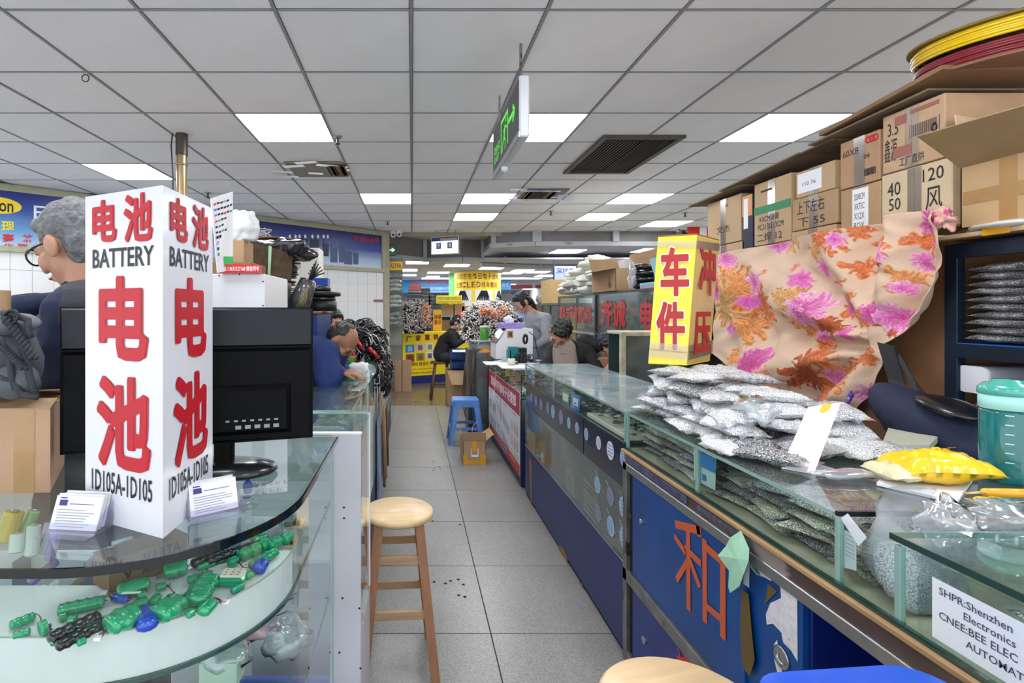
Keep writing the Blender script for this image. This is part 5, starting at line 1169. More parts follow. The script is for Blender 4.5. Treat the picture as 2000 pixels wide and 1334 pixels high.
for (st, a, b) in (('车', 1.452, 1.640), ('件', 1.246, 1.432)):
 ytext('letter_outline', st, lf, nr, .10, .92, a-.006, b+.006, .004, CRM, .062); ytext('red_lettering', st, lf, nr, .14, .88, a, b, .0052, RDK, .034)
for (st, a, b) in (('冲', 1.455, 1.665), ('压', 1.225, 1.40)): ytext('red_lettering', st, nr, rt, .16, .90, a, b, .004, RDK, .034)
m = MB()
for k, z in enumerate((YZ+.03, YZ+.055, YZ+.45)): m.slab(yb(lf+n1*4, z), yb(nr+n1*4, z-.01), yb(nr+n1*4, z+.02), yb(lf+n1*4, z+.03), -.0004); m.slab(yb(nr+n2*4, z-.01), yb(rt+n2*4, z), yb(rt+n2*4, z+.03), yb(nr+n2*4, z+.02), -.0004)
m.build('clear_tape', CTAPE, ys, kind='stuff')
MB().hexa([yb(p, zt_) for p in (nr, rt, bk, lf)], [yb(p, zt_)+Vector((0, 0, .006)) for p in (nr, rt, bk, lf)]).build('box_lid', CARD3, ys)
# ---- white folded card, yellow packet, knife, bottle, notebook
t = T('folded_card', 'white L-shaped folded card with a small yellow mark on the counter', 'card', onz(1580, 915, ZA))
a, b, c, d = onz(1526, 915, ZA+.001), onz(1592, 927, ZA+.001), onz(1638, 920, ZA+.001), onz(1585, 902, ZA+.001)
WC = mat('card_gloss_white', (.93, .93, .95), .3, coat=.3)
m = MB(); m.slab(a, b, c, d, .0018); m.build('foot', WC, t)
zt2 = 1.10; ta = P(1578, 796, d.y+.02); tb2 = P(1642, 787, d.y+.0)
m = MB(); m.slab(a+Vector((0, 0, .001)), onz(1590, 925, ZA+.001), tb2, ta, .0018); m.build('upright', WC, t)
m = MB(); o = ta.lerp(tb2, .45); u = (tb2-ta).normalized(); dn = (a-ta).normalized(); nn = u.cross(dn).normalized()*-.0004
if nn.y > 0: nn = -nn
m.add([o+nn*8, o+u*.022+nn*8, o+u*.020+dn*.022+nn*8, o+u*.008+dn*.030+nn*8, o-u*.002+dn*.022+nn*8], [(0, 1, 2, 3, 4)]); m.build('yellow_mark', mat('mark_yellow', (.85, .72, .10), .4), t)
YP = T('yellow_packet', 'crumpled bright yellow plastic packet on papers near the bottle', 'packet', onz(1830, 945, ZA+.01))
m = MB(); m.add(*crumpled_bag_mesh(.20, .115, .085, 13, 30, 18), True);
p = onz(1850, 945, ZA+.010); m.v = [tuple(Matrix.Rotation(-.10, 3, 'Z') @ Vector(v)+p+Vector((0, .02, 0))) for v in m.v]; m.build('packet_body', mat('packet_yellow', (.98, .80, .09), .28, coat=.4, vary=.04, scale=15), YP)
m = MB(); m.add(*crumpled_bag_mesh(.06, .11, .045, 15, 12, 14), True); m.v = [tuple(Matrix.Rotation(-.10, 3, 'Z') @ Vector(v)+p+Vector((-.105, .025, .002))) for v in m.v]; m.build('clear_end', mat('cream_film', (.93, .87, .70), .3, coat=.5), YP)
m = MB()
for k in range(4): m.box(p.x-.02+.02*k, p.x+.0+.02*k, p.y+.02+.006*k, p.y+.0215+.006*k, ZA+.083, ZA+.0835)
m.build('print', mat('packet_print', (.75, .55, .05), .5), YP, kind='stuff')
m = MB(); m.slab(onz(1712, 948, ZA+.002), onz(1870, 985, ZA+.002), onz(1900, 940, ZA+.002), onz(1740, 915, ZA+.002), .006); one('paper_sheets', m, PAPER, 'white folded paper sheets under the yellow packet', 'paper')
t = T('utility_knife', 'yellow-handled utility knife at the right picture edge', 'knife', onz(1960, 965, ZA+.002)); a = onz(1885, 965, ZA+.026); b = onz(1925, 962, ZA+.026); e = onz(2040, 965, ZA+.026)
m = MB(); m.cap(b, e, .009, .010, 12); m.build('handle', mat('handle_yellow', (.98, .70, .15), .3, coat=.3), t); m = MB(); m.slab(a+Vector((0, -.003, 0)), b+Vector((0, -.007, 0)), b+Vector((0, .007, 0)), a+Vector((0, .006, 0)), .0012); m.build('blade', LK, t)
m = MB(); q = [onz(1722, 880, ZA+.002), onz(1815, 882, ZA+.002), onz(1845, 850, ZA+.002), onz(1735, 846, ZA+.002)]; m.hexa(q, [v+Vector((0, 0, .018)) for v in q]); one('parts_box', m, mat('celadon_plastic', (.80, .80, .72), .4, vary=.05), 'flat pale greenish plastic box behind the yellow packet', 'box')
crumple('plastic_bag', onz(1960, 1000, ZA+.02), (.07, .05, .022), POLY, 'crumpled clear bag on the nearest glass at the right edge', 'bag', 71, .6)
bt = T('water_bottle', 'teal translucent water bottle with a beige carrying strap', 'bottle', onz(1968, 940, ZA))
c = onz(1968, 938, ZA); Rb = .049
TEAL = mat('teal_plastic', (.12, .60, .60), .12, trans=.55, coat=.5); TEL = mat('teal_lid', (.35, .78, .72), .15, trans=.3, coat=.5); MIN = mat('mint_band', (.68, .90, .88), .3)
m = MB(); m.lathe([(0, 0), (Rb-.006, 0), (Rb-.001, .006), (Rb, .018), (Rb, .165), (Rb-.003, .172), (0, .172)], c, 40); m.build('body', TEAL, bt)
m = MB(); m.lathe([(Rb-.002, .172), (Rb+.001, .174), (Rb+.001, .205), (Rb-.002, .207), (0, .207)], c, 40); m.build('band', MIN, bt)
m = MB(); m.lathe([(Rb+.001, .207), (Rb+.003, .209), (Rb+.002, .222), (Rb-.006, .232), (.028, .236), (.026, .242), (0, .243)], c, 40); m.build('lid', TEL, bt)
m = MB(); m.tube([c+Vector((.004, -Rb-.004, .205)), c+Vector((.006, -Rb-.008, .18)), c+Vector((.006, -Rb-.006, .10)), c+Vector((.010, -Rb-.004, .06))], .0065, 8); m.build('strap', mat('beige_strap', (.86, .84, .78), .6), bt)
m = MB(); m.cyl(c+Vector((.004, -Rb-.002, .207)), c+Vector((.004, -Rb-.010, .207)), .011, 16); m.build('strap_clip', TEL, bt)
m = MB()
for k in range(6): m.add([c+Vector((math.cos(a_)*(Rb+.0006), math.sin(a_)*(Rb+.0006), z_)) for (a_, z_) in ((-2.5, .05+.022*k), (-2.2, .05+.022*k), (-2.2, .0525+.022*k), (-2.5, .0525+.022*k))], [(0, 1, 2, 3)])
m.build('volume_marks', MIN, bt, kind='stuff')
for k_, t_ in list(PB.items()):
 if not t_['used']:
  for ch in list(t_.children): bpy.data.objects.remove(ch)
  bpy.data.objects.remove(t_)
 else: del t_['used']
for o_ in C.objects:
 if o_.name.startswith('pin_bag') and 'used' in o_: del o_['used']
# == RIGHT BACK: shelving wall, cartons, cloth
XS = 1.90        # front plane of the stored goods
SHB = mat('shelf_blue', (.07, .13, .20), .45, .3, vary=.2, scale=10); SHL = mat('shelf_blue_edge', (.10, .40, .72), .4, .2)
sh = T('steel_shelf', 'dark blue steel shelf stacked with bags of pins at the right edge', 'shelf', (2.1, 1.5, 0))
YS0, YS1 = .9, 1.875; XD = 2.35
for (y0, y1) in ((YS1-.045, YS1), (YS0, YS0+.045)):
 for (x0, x1) in ((XS, XS+.03), (XD-.03, XD)): MB().cbox(x0, x1, y0, y1, 0, 1.63, .002).build('shelf_post', SHB, sh)
for z in (1.63, 1.285, .93, .45):
 MB().cbox(XS+.002, XD, YS0, YS1, z-.004, z, .001).build('shelf_board', SHL if z < 1.6 else SHB, sh); MB().cbox(XS-.002, XS+.006, YS0, YS1-.02, z-.052, z-.004, .002).build('shelf_beam', SHB, sh)
MB().cbox(XD, XD+.006, YS0, YS1, 0, 1.63, .001).build('back_sheet', mat('shelf_dark', (.07, .07, .08), .7), sh)
zz = 1.286
m = MB(); m.cbox(XS-.03, XD, YS0, YS1+.08, 1.645, 1.660, .002); one('shelf_cardboard_sheet', m, CARD2, 'flat cardboard sheet lying on top of the dark blue shelf', 'cardboard')
m = MB(); a = onx(1945, 450, XS-.031); m.box(XS-.0325, XS-.031, a.y-.04, a.y+.04, 1.642, 1.664); one('tape_strip', m, YTAPE, 'short yellow tape strip on the edge of the flat cardboard sheet', 'tape')
for k in range(10):
 z = 1.286+.0262*k
 b = [SILVD, SILV][k % 3 == 2]
 for j, (yy, lb) in enumerate(((1.725, 'left stack'), (1.54, 'right stack'))):
  if j == 0 or k < 7:
   pm = 'shelfbag%d' % (k % 2)
   if pm not in PB or 'x' not in PB[pm]:
    t = T('pin_bag', '', 'bag', (0, 0, 0), 'shelf bags')
    m = MB(); m.add(*crumpled_bag_mesh(.30, .19, .046, 60+k, 24, 16), True); m.build('filled_bag', SILVD, t); PB[pm] = {'x': t, 'n': 0}
   t = PB[pm]['x']; loc = (XS+.165+R.uniform(-.006, .006), yy+R.uniform(-.006, .006), z); lbl = 'flat bag of dark pins, %s on the upper level of the blue shelf' % lb
   if PB[pm]['n'] == 0: t.location = loc; t['label'] = lbl; t.rotation_euler = (0, 0, R.uniform(-.04, .04))
   else: dup(t, loc, R.uniform(-.04, .04), lbl)
   PB[pm]['n'] += 1
t0 = PB['shelfbag0']['x']
for k in range(5): dup(t0, (XS+.165, 1.76, .932+.03*k), R.uniform(-.1, .1), 'silver bag stacked under the white tub on the lower shelf level', 'lower shelf bags', .85)
wtub = T('white_tub', 'white plastic tub lying on its side on the lower level of the blue shelf', 'tub', onx(1905, 735, XS+.04))
a = onx(1873, 712, XS+.02); b = onx(1935, 772, XS+.02);
m = MB(); pr = rrect(min(a.y, b.y), max(a.y, b.y), b.z, a.z, .025, 6); n = len(pr)
m.add([(XS+.02, y, z) for y, z in pr]+[(XS+.30, y, z) for y, z in pr], [tuple(range(n)), tuple(range(n, 2*n))[::-1]]+[(i, n+i, n+(i+1) % n, (i+1) % n) for i in range(n)]); m.build('tub_body', mat('tub_grey_white', (.72, .72, .75), .5), wtub)
m = MB(); m.add([(XS+.012, y, z) for y, z in pr]+[(XS+.020, y, z) for y, z in pr], [tuple(range(n)), tuple(range(n, 2*n))[::-1]]+[(i, n+i, n+(i+1) % n, (i+1) % n) for i in range(n)]); m.build('tub_lid', WPLAS, wtub)
crumple('grey_parcel', (2.06, 1.50, 1.13), (.13, .11, .09), mat('grey_film', (.38, .37, .40), .3, coat=.5, bump=.4, bscale=30), 'dull grey wrapped parcel right of the white tub on the shelf', 'parcel', 81, .25)
# cartons
def carton(label, y0, y1, z0, z1, x0=XS, dep=.34, mm=CARD2, tape=True, writing=None, name='carton', extra=None, rz=0, flaps=False):
 t = T(name, label, 'carton', (x0+dep/2, (y0+y1)/2, z0))
 m = MB(); m.cbox(x0, x0+dep, y0, y1, z0, z1, .003); b = m.build('carton_body', mm, t)
 W_ = y1-y0; H_ = z1-z0; yc = (y0+y1)/2
 m = MB(); m.box(x0-.0006, x0, y0+.004, y1-.004, (z0+z1)/2-.0008, (z0+z1)/2+.0008)
 if tape:
  m = MB(); m.box(x0-.0012, x0, yc-.028, yc+.028, z0+.002, z1-.002); m.box(x0, x0+dep, yc-.028, yc+.028, z1, z1+.001); m.build('tape', CTAPE, t)
  m = MB(); m.box(x0-.0006, x0, yc-.001, yc+.001, z0+.003, z1-.003); m.build('flap_seam', CARDE, t)
 if writing:
  m = MB()
  for (s_, fy, fz, fw, fh) in writing: m.text(s_, (x0-.0016, y1-W_*fy, z0+H_*fz), (0, -1, 0), (0, 0, 1), w=W_*fw, h=H_*fh)
  m.build('lettering', INK, t)
 if extra: extra(t, x0, y0, y1, z0, z1)
 return t
def YP_(px): return F*XS/(px-CX)
def zy(px, py): return HC-(py-CY)/F*YP_(px)
ZR = 1.664
def gband(t, x0, y0, y1, z0, z1):
 H_ = z1-z0; MB().box(x0-.0018, x0, y0, y1, z0+H_*.50, z0+H_*.62).build('green_band', mat('green_tape', (.10, .50, .28), .4), t)
 m = MB(); m.box(x0-.002, x0-.0006, y1-.20*(y1-y0)-.09, y1-.2*(y1-y0)-.0, z0+H_*.84, z0+H_*.87); m.build('print', INK, t)
def redc(t, x0, y0, y1, z0, z1):
 W_ = y1-y0; H_ = z1-z0
 for k in range(3):
  m = MB(); m.torus((x0-.001, y0+W_*(.22-.085*k)+.01, z1-H_*.13), .012, .003, 14, 4, Matrix.Rotation(PI/2, 3, 'Y')); m.build('red_ring', RED, t)
 m = MB()
 for k in range(9): m.box(x0-.0016, x0, y0+.02+.006*k, y0+.022+.006*k+.001*(k % 3), z0+.03, z0+.06)
 m.build('barcode', INK, t, kind='stuff')
def barc(t, x0, y0, y1, z0, z1):
 W_ = y1-y0; m = MB()
 for k in range(14): m.box(x0-.0016, x0, y1-W_*.5-.007*k-.003, y1-W_*.5-.007*k, z1-.12, z1-.075)
 for (a, b) in ((.47, .475), (.92, .925)): m.box(x0-.0016, x0, y1-W_*b, y1-W_*a, z1-.126, z1-.07)
 m.build('barcode', mat('faded_ink', (.35, .30, .28), .6), t, kind='stuff')
 m = MB(); m.box(x0-.0018, x0, y1-W_*.42, y1-W_*.22, z1-.055, z1-.02); m.box(x0-.0018, x0, y1-W_*.5, y1-W_*.2, z0+.05, z0+.09); m.box(x0-.0018, x0, y0+.02, y0+.13, z1-.03, z1-.015); m.build('red_print', mat('faded_red', (.62, .38, .33), .6), t, kind='stuff')
def label_(t, x0, y0, y1, z0, z1):
 W_ = y1-y0; H_ = z1-z0; m = MB(); m.box(x0-.0022, x0-.001, y1-W_*.72, y1-W_*.32, z0+H_*.08, z0+H_*.95); m.build('white_label', PAPER, t)
 m = MB()
 for k, s_ in enumerate(('2008CM', 'XK75C', 'X12X', 'BOX')): m.text(s_, (x0-.0026, y1-W_*.37, z0+H_*(.72-.2*k)), (0, -1, 0), (0, 0, 1), w=W_*.26, h=H_*.13)
 m.build('lettering', INK, t)
def wlab(t, x0, y0, y1, z0, z1):
 W_ = y1-y0; H_ = z1-z0; m = MB(); m.box(x0-.0022, x0-.001, y1-W_*.70, y1-W_*.06, z0+H_*.15, z0+H_*.9); m.build('white_label', PAPER, t)
 m = MB(); m.text('110 76', (x0-.0028, y1-W_*.2, z0+H_*.4), (0, -1, 0), (0, 0, 1), w=W_*.35, h=H_*.14); m.build('lettering', INK, t)
Yc = [YP_(x) for x in (1382, 1447, 1472, 1546, 1640, 1722, 1840)]
zb0 = ZR
carton('plain tall carton at the far end of the shelf row with a tape scrap', Yc[1], Yc[0], 1.80, 2.075, mm=CARD2, writing=[('文杰', .3, .25, .4, .16), ('36', .55, .8, .1, .08)])
carton('carton below the far tall carton, beside the yellow box sign', Yc[1]-.03, Yc[0]+.02, 1.50, 1.795, mm=CARD2)
t = carton('narrow dark blue carton with an orange patch between two tall cartons', Yc[2]+.01, Yc[1]-.012, 1.72, 2.05, mm=mat('dark_blue_box', (.13, .15, .24), .5), tape=False)
m = MB(); m.box(XS-.0015, XS, Yc[2]+.012, Yc[1]-.014, 1.93, 2.048); m.build('orange_patch', mat('orange_patch', (.88, .58, .35), .5), t); m = MB(); m.box(XS-.003, XS-.0015, Yc[2]+.045, Yc[1]-.03, 1.86, 2.03); m.build('white_label', PAPER, t)
carton('tall carton with a green tape band and black brush writing', Yc[3]+.005, Yc[2]-.005, 1.75, 2.09, mm=CARD2, writing=[('4.0CM弹簧', .15, .36, .55, .11), ('PC5131E13CM', .12, .24, .7, .09), ('二焊 12', .08, .05, .7, .14)], extra=gband)
carton('brown taped carton with brush writing, third from the far end, lower one', Yc[4]+.012, Yc[3]-.005, 1.79, 1.945, mm=CARD, writing=[('上下左右', .12, .48, .62, .40), ('下 55', .15, .08, .6, .28)])
carton('small carton with a large white label above the brown taped one', Yc[4]+.03, Yc[3]-.03, 1.948, 2.075, mm=CARD2, extra=wlab)
carton('tape-wrapped carton edge under the brown taped carton', Yc[4]+.02, Yc[3], 1.67, 1.786, mm=CARD2)
carton('reddish brown carton with three small red rings', Yc[5]+.008, Yc[4]-.003, 1.93, 2.135, mm=mat('reddish_cardboard', (.70, .55, .42), .8, vary=.05), writing=[('60X8', .08, .66, .4, .14), ('04', .62, .5, .14, .1)], extra=redc)
carton('low carton with a white label listing sizes under the red-ringed one', Yc[5]+.005, Yc[4]-.006, 1.72, 1.925, mm=CARD, extra=label_)
carton('large tan carton with faded red print and heavy brush marks', Yc[6]-.01, Yc[5]-.004, 1.945, 2.175, mm=mat('tan_cardboard', (.76, .63, .50), .8, vary=.05), writing=[('3.5', .1, .62, .18, .22), ('鑫源', .04, .18, .22, .4), ('工厂直供', .3, .05, .4, .15), ('8.', .8, .3, .15, .3)], extra=barc)
carton('cream carton marked 40 and 120 just above the floral cloth', Yc[6]-.035, Yc[5]+.0, 1.70, 1.94, mm=mat('cream_cardboard', (.82, .73, .60), .8, vary=.04), writing=[('40', .1, .62, .2, .22), ('50', .12, .38, .18, .2), ('风', .66, .28, .22, .34), ('120', .62, .72, .28, .2)])
def sheet(name, label, pts, mm, t=.008):
 q = [Vector(p) for p in pts]; m = MB(); m.slab(q[0], q[1], q[2], q[3], t); one(name, m, mm, label, 'cardboard')
def fx(px, py, X): return onx(px, py, X)
sheet('cardboard_sheet', 'flat dusty cardboard sheet over the farthest carton', [(XS-.06, Yc[0]+.12, 2.085), (XS-.04, Yc[1]-.05, 2.105), (XS+.4, Yc[1]-.05, 2.11), (XS+.4, Yc[0]+.12, 2.09)], CARDG)
sheet('cardboard_sheet', 'long flat cardboard sheet sloping over the green-banded carton', [(XS-.07, Yc[1]+.1, 2.105), (XS-.04, Yc[3]-.1, 2.150), (XS+.42, Yc[3]-.1, 2.15), (XS+.42, Yc[1]+.1, 2.11)], CARDG)
sheet('cardboard_sheet', 'second flat cardboard sheet, lying a little higher, left of the white-labelled carton', [(XS-.05, Yc[2]+.0, 2.125), (XS-.02, Yc[4]+.02, 2.160), (XS+.42, Yc[4], 2.16), (XS+.42, Yc[2]+.1, 2.13)], CARDE)
sheet('cardboard_sheet', 'flat cardboard sheet over the reddish brown carton', [(XS-.05, Yc[4]+.12, 2.165), (XS-.03, Yc[6]+.02, 2.195), (XS+.42, Yc[6]+.02, 2.195), (XS+.42, Yc[4]+.12, 2.17)], CARDG)
sheet('cardboard_sheet', 'topmost rolled cardboard sheet over the large tan carton', [(XS-.06, Yc[5]+.25, 2.185), (XS-.06, Yc[6]-.06, 2.235), (XS+.38, Yc[6]-.05, 2.235), (XS+.38, Yc[5]+.25, 2.19)], CARD3, .016)
oc = T('open_carton', 'large open carton with spread flaps at the top right, taped sides', 'carton', (2.1, 1.62, 1.70))
ya, yb_ = 1.36, 1.80; x0, x1 = 1.88, 2.30; z0, z1 = 1.675, 1.885
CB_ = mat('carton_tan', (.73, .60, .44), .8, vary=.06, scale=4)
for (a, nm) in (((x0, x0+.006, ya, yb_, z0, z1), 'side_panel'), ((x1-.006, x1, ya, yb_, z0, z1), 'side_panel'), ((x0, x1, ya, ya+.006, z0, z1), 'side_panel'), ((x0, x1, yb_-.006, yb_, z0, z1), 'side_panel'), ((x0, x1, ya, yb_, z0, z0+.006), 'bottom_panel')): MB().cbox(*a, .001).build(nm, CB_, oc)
m = MB(); m.slab((x0, ya, z1), (x0, yb_, z1), (x0-.13, yb_+.02, z1+.115), (x0-.13, ya-.02, z1+.09), .005); m.build('front_flap', mat('carton_tan_shaded', (.62, .51, .36), .8, vary=.08, scale=6), oc)  # darker copy of the carton tan, shade on this flap put into the colour
m = MB(); m.slab((x0, yb_, z1), (x1, yb_, z1), (x1-.02, yb_+.10, z1+.16), (x0+.0, yb_+.02, z1+.19), .005); m.build('far_flap', mat('carton_tan_lit', (.86, .75, .62), .8, vary=.05), oc)  # paler copy of the carton tan, light on this flap put into the colour
m = MB(); m.slab((x1, ya, z1), (x1, yb_, z1), (x1+.05, yb_, z1+.17), (x1+.05, ya, z1+.17), .005); m.build('back_flap', CB_, oc)
m = MB(); m.box(x0-.001, x0, yb_-.17, yb_-.12, z0, z1); m.box(x0-.0014, x0, ya, yb_-.01, z0+.08, z0+.125); m.build('tape', TAPE, oc)
crumple('red_bundle', (2.12, 1.50, 1.98), (.10, .10, .06), mat('red_fabric', (.80, .20, .18), .5), 'red bundle inside the open carton at the top right corner', 'bundle', 91, .4)
crumple('plastic_film', (1.96, 1.66, 1.672), (.10, .17, .018), mat('white_film', (.84, .84, .82), .35, coat=.3, bump=.3, bscale=30), 'white crumpled plastic film on the cardboard over the shelf', 'plastic', 92, .5, n=26, k=12)
rl = T('cable_reel', 'wide flat cardboard reel wound with yellow and dark red cable at the top right', 'reel', (2.22, 1.95, 2.30))
rc = Vector((2.20, 1.86, 2.300)); Rr = .33; rot = Matrix.Rotation(.10, 3, 'X') @ Matrix.Rotation(-.05, 3, 'Y')
ax = rot @ Vector((0, 0, 1))
m = MB(); m.lathe([(0, 0), (Rr, 0), (Rr, .008), (0, .008)], rc-ax*.045, 48, ax, smooth=False); m.build('lower_flange', CARD3, rl)
m = MB(); m.lathe([(0, 0), (Rr, 0), (Rr, .008), (0, .008)], rc+ax*.082, 48, ax, smooth=False); m.build('upper_flange', mat('reel_ochre', (.52, .42, .20), .7, vary=.1), rl)
YC_ = mat('yellow_cable', (.93, .78, .08), .35, coat=.3); RC_ = mat('dark_red_cable', (.52, .16, .20), .4)
for k in range(6): MB().torus(rc+ax*(.033+.0085*k), Rr-.022+.004*math.sin(k*2), .0062, 48, 6, rot).build('yellow_cable', YC_, rl)
for k in range(6): MB().torus(rc+ax*(-.030+.0085*k), Rr-.03+.003*math.sin(k*2.3), .0058, 48, 6, rot).build('red_cable', RC_, rl)
MB().lathe([(Rr-.09, -.035), (Rr-.09, .08)], rc, 40, ax).build('core', CARDE, rl)
m = MB(); a_ = onx(1700, 335, XS-.05)
carton('tall brown carton standing on the floor beside the blue shelf', 1.885, 2.28, .55, 1.655, x0=1.93, dep=.36, mm=mat('brown_carton', (.53, .38, .25), .8, vary=.08, scale=3), tape=False, name='tall_carton')
carton('brown carton partly hidden by the floral cloth, tall closed one', 2.29, 2.80, .55, 1.655, x0=1.95, dep=.36, mm=mat('brown_carton', (.53, .38, .25)), tape=False, name='tall_carton')
carton('brown carton hidden mostly behind the left side of the floral cloth', 2.81, 3.30, .55, 1.48, x0=1.95, dep=.36, mm=CARD3, tape=False, name='tall_carton')
m = MB(); a = onx(1620, 800, 1.90); m.cbox(1.86, 1.92, 1.93, 2.25, .55, 1.02, .003); one('low_carton', m, mat('brown_carton2', (.47, .33, .22), .8, vary=.08, scale=3), 'low brown carton with a taped seam below the floral cloth', 'carton')
for (y0_, y1_, z_, lb) in ((1.885, 3.30, .55, 'long low wooden bench carrying the brown cartons behind the counter'),):
 t = T('storage_bench', lb, 'bench', (2.1, 2.6, 0)); MB().cbox(1.84, 2.34, y0_-.01, y1_+.02, z_-.03, z_, .002).build('bench_top', CARD3, t)
 for x in (1.87, 2.28):
  for y in (1.95, 3.25): MB().cbox(x, x+.04, y-.02, y+.02, 0, z_-.03, .002).build('leg', CARD3, t)
m = MB(); m.box(1.93, 2.3, 1.90, 3.28, 1.656, 1.662); one('carton_board', m, CARD2, 'flat board on the tall cartons carrying the carton row', 'cardboard')
# floral cloth
XCL = 1.80
def bez(pts, n):
 """polyline resampled to n+1 points"""
 L_ = [0]
 for a, b in zip(pts, pts[1:]): L_.append(L_[-1]+math.dist(a, b))
 out = []
 for i in range(n+1):
  s = L_[-1]*i/n; k = max(j for j in range(len(L_)-1) if L_[j] <= s+1e-9); f = (s-L_[k])/(L_[k+1]-L_[k]); out.append((pts[k][0]+(pts[k+1][0]-pts[k][0])*f, pts[k][1]+(pts[k+1][1]-pts[k][1])*f))
 return np.array(out)
NU, NV = 300, 240
topc = bez([(1398, 498), (1440, 488), (1500, 478), (1560, 462), (1640, 448), (1720, 432), (1790, 414), (1830, 408), (1852, 420)], NU)
botc = bez([(1388, 690), (1420, 712), (1470, 742), (1500, 760), (1525, 782), (1560, 800), (1600, 797), (1640, 797), (1655, 805), (1662, 800)], NU)
lefc = bez([(1398, 498), (1398, 540), (1392, 600), (1390, 660), (1388, 690)], NV)
rigc = bez([(1852, 420), (1846, 470), (1832, 520), (1806, 570), (1775, 630), (1735, 664), (1716, 676), (1728, 690), (1720, 715), (1695, 755), (1662, 800)], NV)
u = np.linspace(0, 1, NU+1)[:, None, None]; v = np.linspace(0, 1, NV+1)[None, :, None]
Pq = (1-v)*topc[:, None, :]+v*botc[:, None, :]+(1-u)*lefc[None, :, :]+u*rigc[None, :, :]-((1-u)*(1-v)*topc[0]+u*(1-v)*topc[-1]+(1-u)*v*botc[0]+u*v*botc[-1])
PXc = Pq[..., 0]; PYc = Pq[..., 1]; uu = u[..., 0]; vv = v[..., 0]
tx_, ty_ = 1716, 676
dx = tx_-PXc; dy = ty_-PYc; ang = np.arctan2(-dy, -dx); rad_ = np.hypot(dx, dy)
def sstep(a, b, x): t = np.clip((x-a)/(b-a), 0, 1); return t*t*(3-2*t)
fold = .026*np.sin(ang*9+.6)*sstep(25, 130, rad_)*(1-sstep(170, 420, rad_))
dL = PXc-(1400+(PYc-500)*.28); fold += .030*np.exp(-((dL-10)/18)**2)*sstep(500, 560, PYc)-.028*np.exp(-((dL-48)/20)**2)*sstep(500, 560, PYc)
dM = PXc-(1530+(PYc-600)*.10); fold += (.022*np.exp(-((dM+30)/22)**2)-.022*np.exp(-((dM-16)/20)**2))*sstep(580, 680, PYc)
dR = PXc-(1700-(PYc-440)*-.02); fold += .026*np.sin((PXc-1640)/17+PYc/60)*sstep(1640, 1720, PXc)*(1-sstep(620, 680, PYc))
dK = np.hypot(PXc-1838, PYc-425); fold += .035*np.exp(-(dK/26)**2)
dH = PYc-(668-(PXc-1560)*.04); fold += np.where(PXc < 1700, (.02*np.exp(-((dH+8)/10)**2)-.02*np.exp(-((dH-12)/12)**2))*sstep(1560, 1600, PXc), 0)
fold += .006*np.sin(PXc/31+PYc/23)*np.cos(PYc/37-PXc/53)+.003*np.sin(PXc/9+np.sin(PYc/13)*2)
fold = fold*1.55; Xc = XCL-fold; Yq = F*XCL/(PXc-CX); Zq = HC-(PYc-CY)/F*Yq
rs = np.random.RandomState(3)
gx = rs.rand(64, 64)
def vn(x, y):
 xi = np.floor(x).astype(int); yi = np.floor(y).astype(int); fx_ = x-xi; fy_ = y-yi; fx_ = fx_*fx_*(3-2*fx_); fy_ = fy_*fy_*(3-2*fy_)
 g = lambda a, b: gx[a % 64, b % 64]
 return (g(xi, yi)*(1-fx_)+g(xi+1, yi)*fx_)*(1-fy_)+(g(xi, yi+1)*(1-fx_)+g(xi+1, yi+1)*fx_)*fy_
def fbm(x, y): return .5*vn(x, y)+.3*vn(x*2.1+7, y*2.1)+.2*vn(x*4.3, y*4.3+9)
base = np.empty(PXc.shape+(3,)); base[:] = (.86, .735, .635); base += (fbm(PXc/40, PYc/40)[..., None]-.5)*.06
col = base.copy()
def lay(mask, rgb, sh=None):
 c = np.array(rgb)[None, None, :]*(1 if sh is None else sh[..., None]); col[:] = col*(1-mask[..., None])+np.clip(c, 0, 1)*mask[..., None]
wx = PXc+10*(fbm(PXc/14, PYc/14)-.5)*2; wy = PYc+10*(fbm(PXc/14+40, PYc/14)-.5)*2
def leaves(cx, cy, Rx, n, rot, rgb, sq=1.0, seed=0, dens=1):
 d0 = wx-cx; d1 = (wy-cy)/sq; r_ = np.hypot(d0, d1); a = np.arctan2(d1, d0)+rot
 spike = np.abs(np.cos(a*n/2+.6*np.sin(a*2+seed)))**.7
 edge = Rx*(.32+.68*spike*(.75+.35*np.sin(a*3+seed))); m_ = sstep(1.5, -1.5, r_-edge) if False else 1-sstep(-1.5, 1.5, r_-edge)
 vein = .80+.35*np.abs(np.sin(a*n+r_/5)); vein = vein*(.85+.3*fbm(PXc/7, PYc/7))
 lay(m_*dens, rgb, vein)
def flower(cx, cy, R_, n, rot, c0, c1, sq=.9, seed=0):
 d0 = wx-cx; d1 = (wy-cy)/sq; r_ = np.hypot(d0, d1); a = np.arctan2(d1, d0)+rot
 edge = R_*(.62+.38*np.abs(np.cos(a*n/2))); m_ = 1-sstep(-1.5, 1.5, r_-edge); t = np.clip(r_/R_, 0, 1)
 st = .5+.5*np.sin(a*n*3+seed+r_/4); mixv = np.clip(t*.6+st*.45-.1, 0, 1)
 cc = np.array(c1)[None, None, :]*(1-mixv[..., None])+np.array(c0)[None, None, :]*mixv[..., None]; col[:] = col*(1-m_[..., None])+cc*m_[..., None]
RUST = (.80, .44, .25); RUST2 = (.84, .55, .33); OCH = (.78, .58, .36); BRD = (.66, .32, .18)
MAG = (.80, .26, .60); PNK = (.93, .62, .80); LPK = (.97, .85, .90); DMG = (.66, .13, .42)
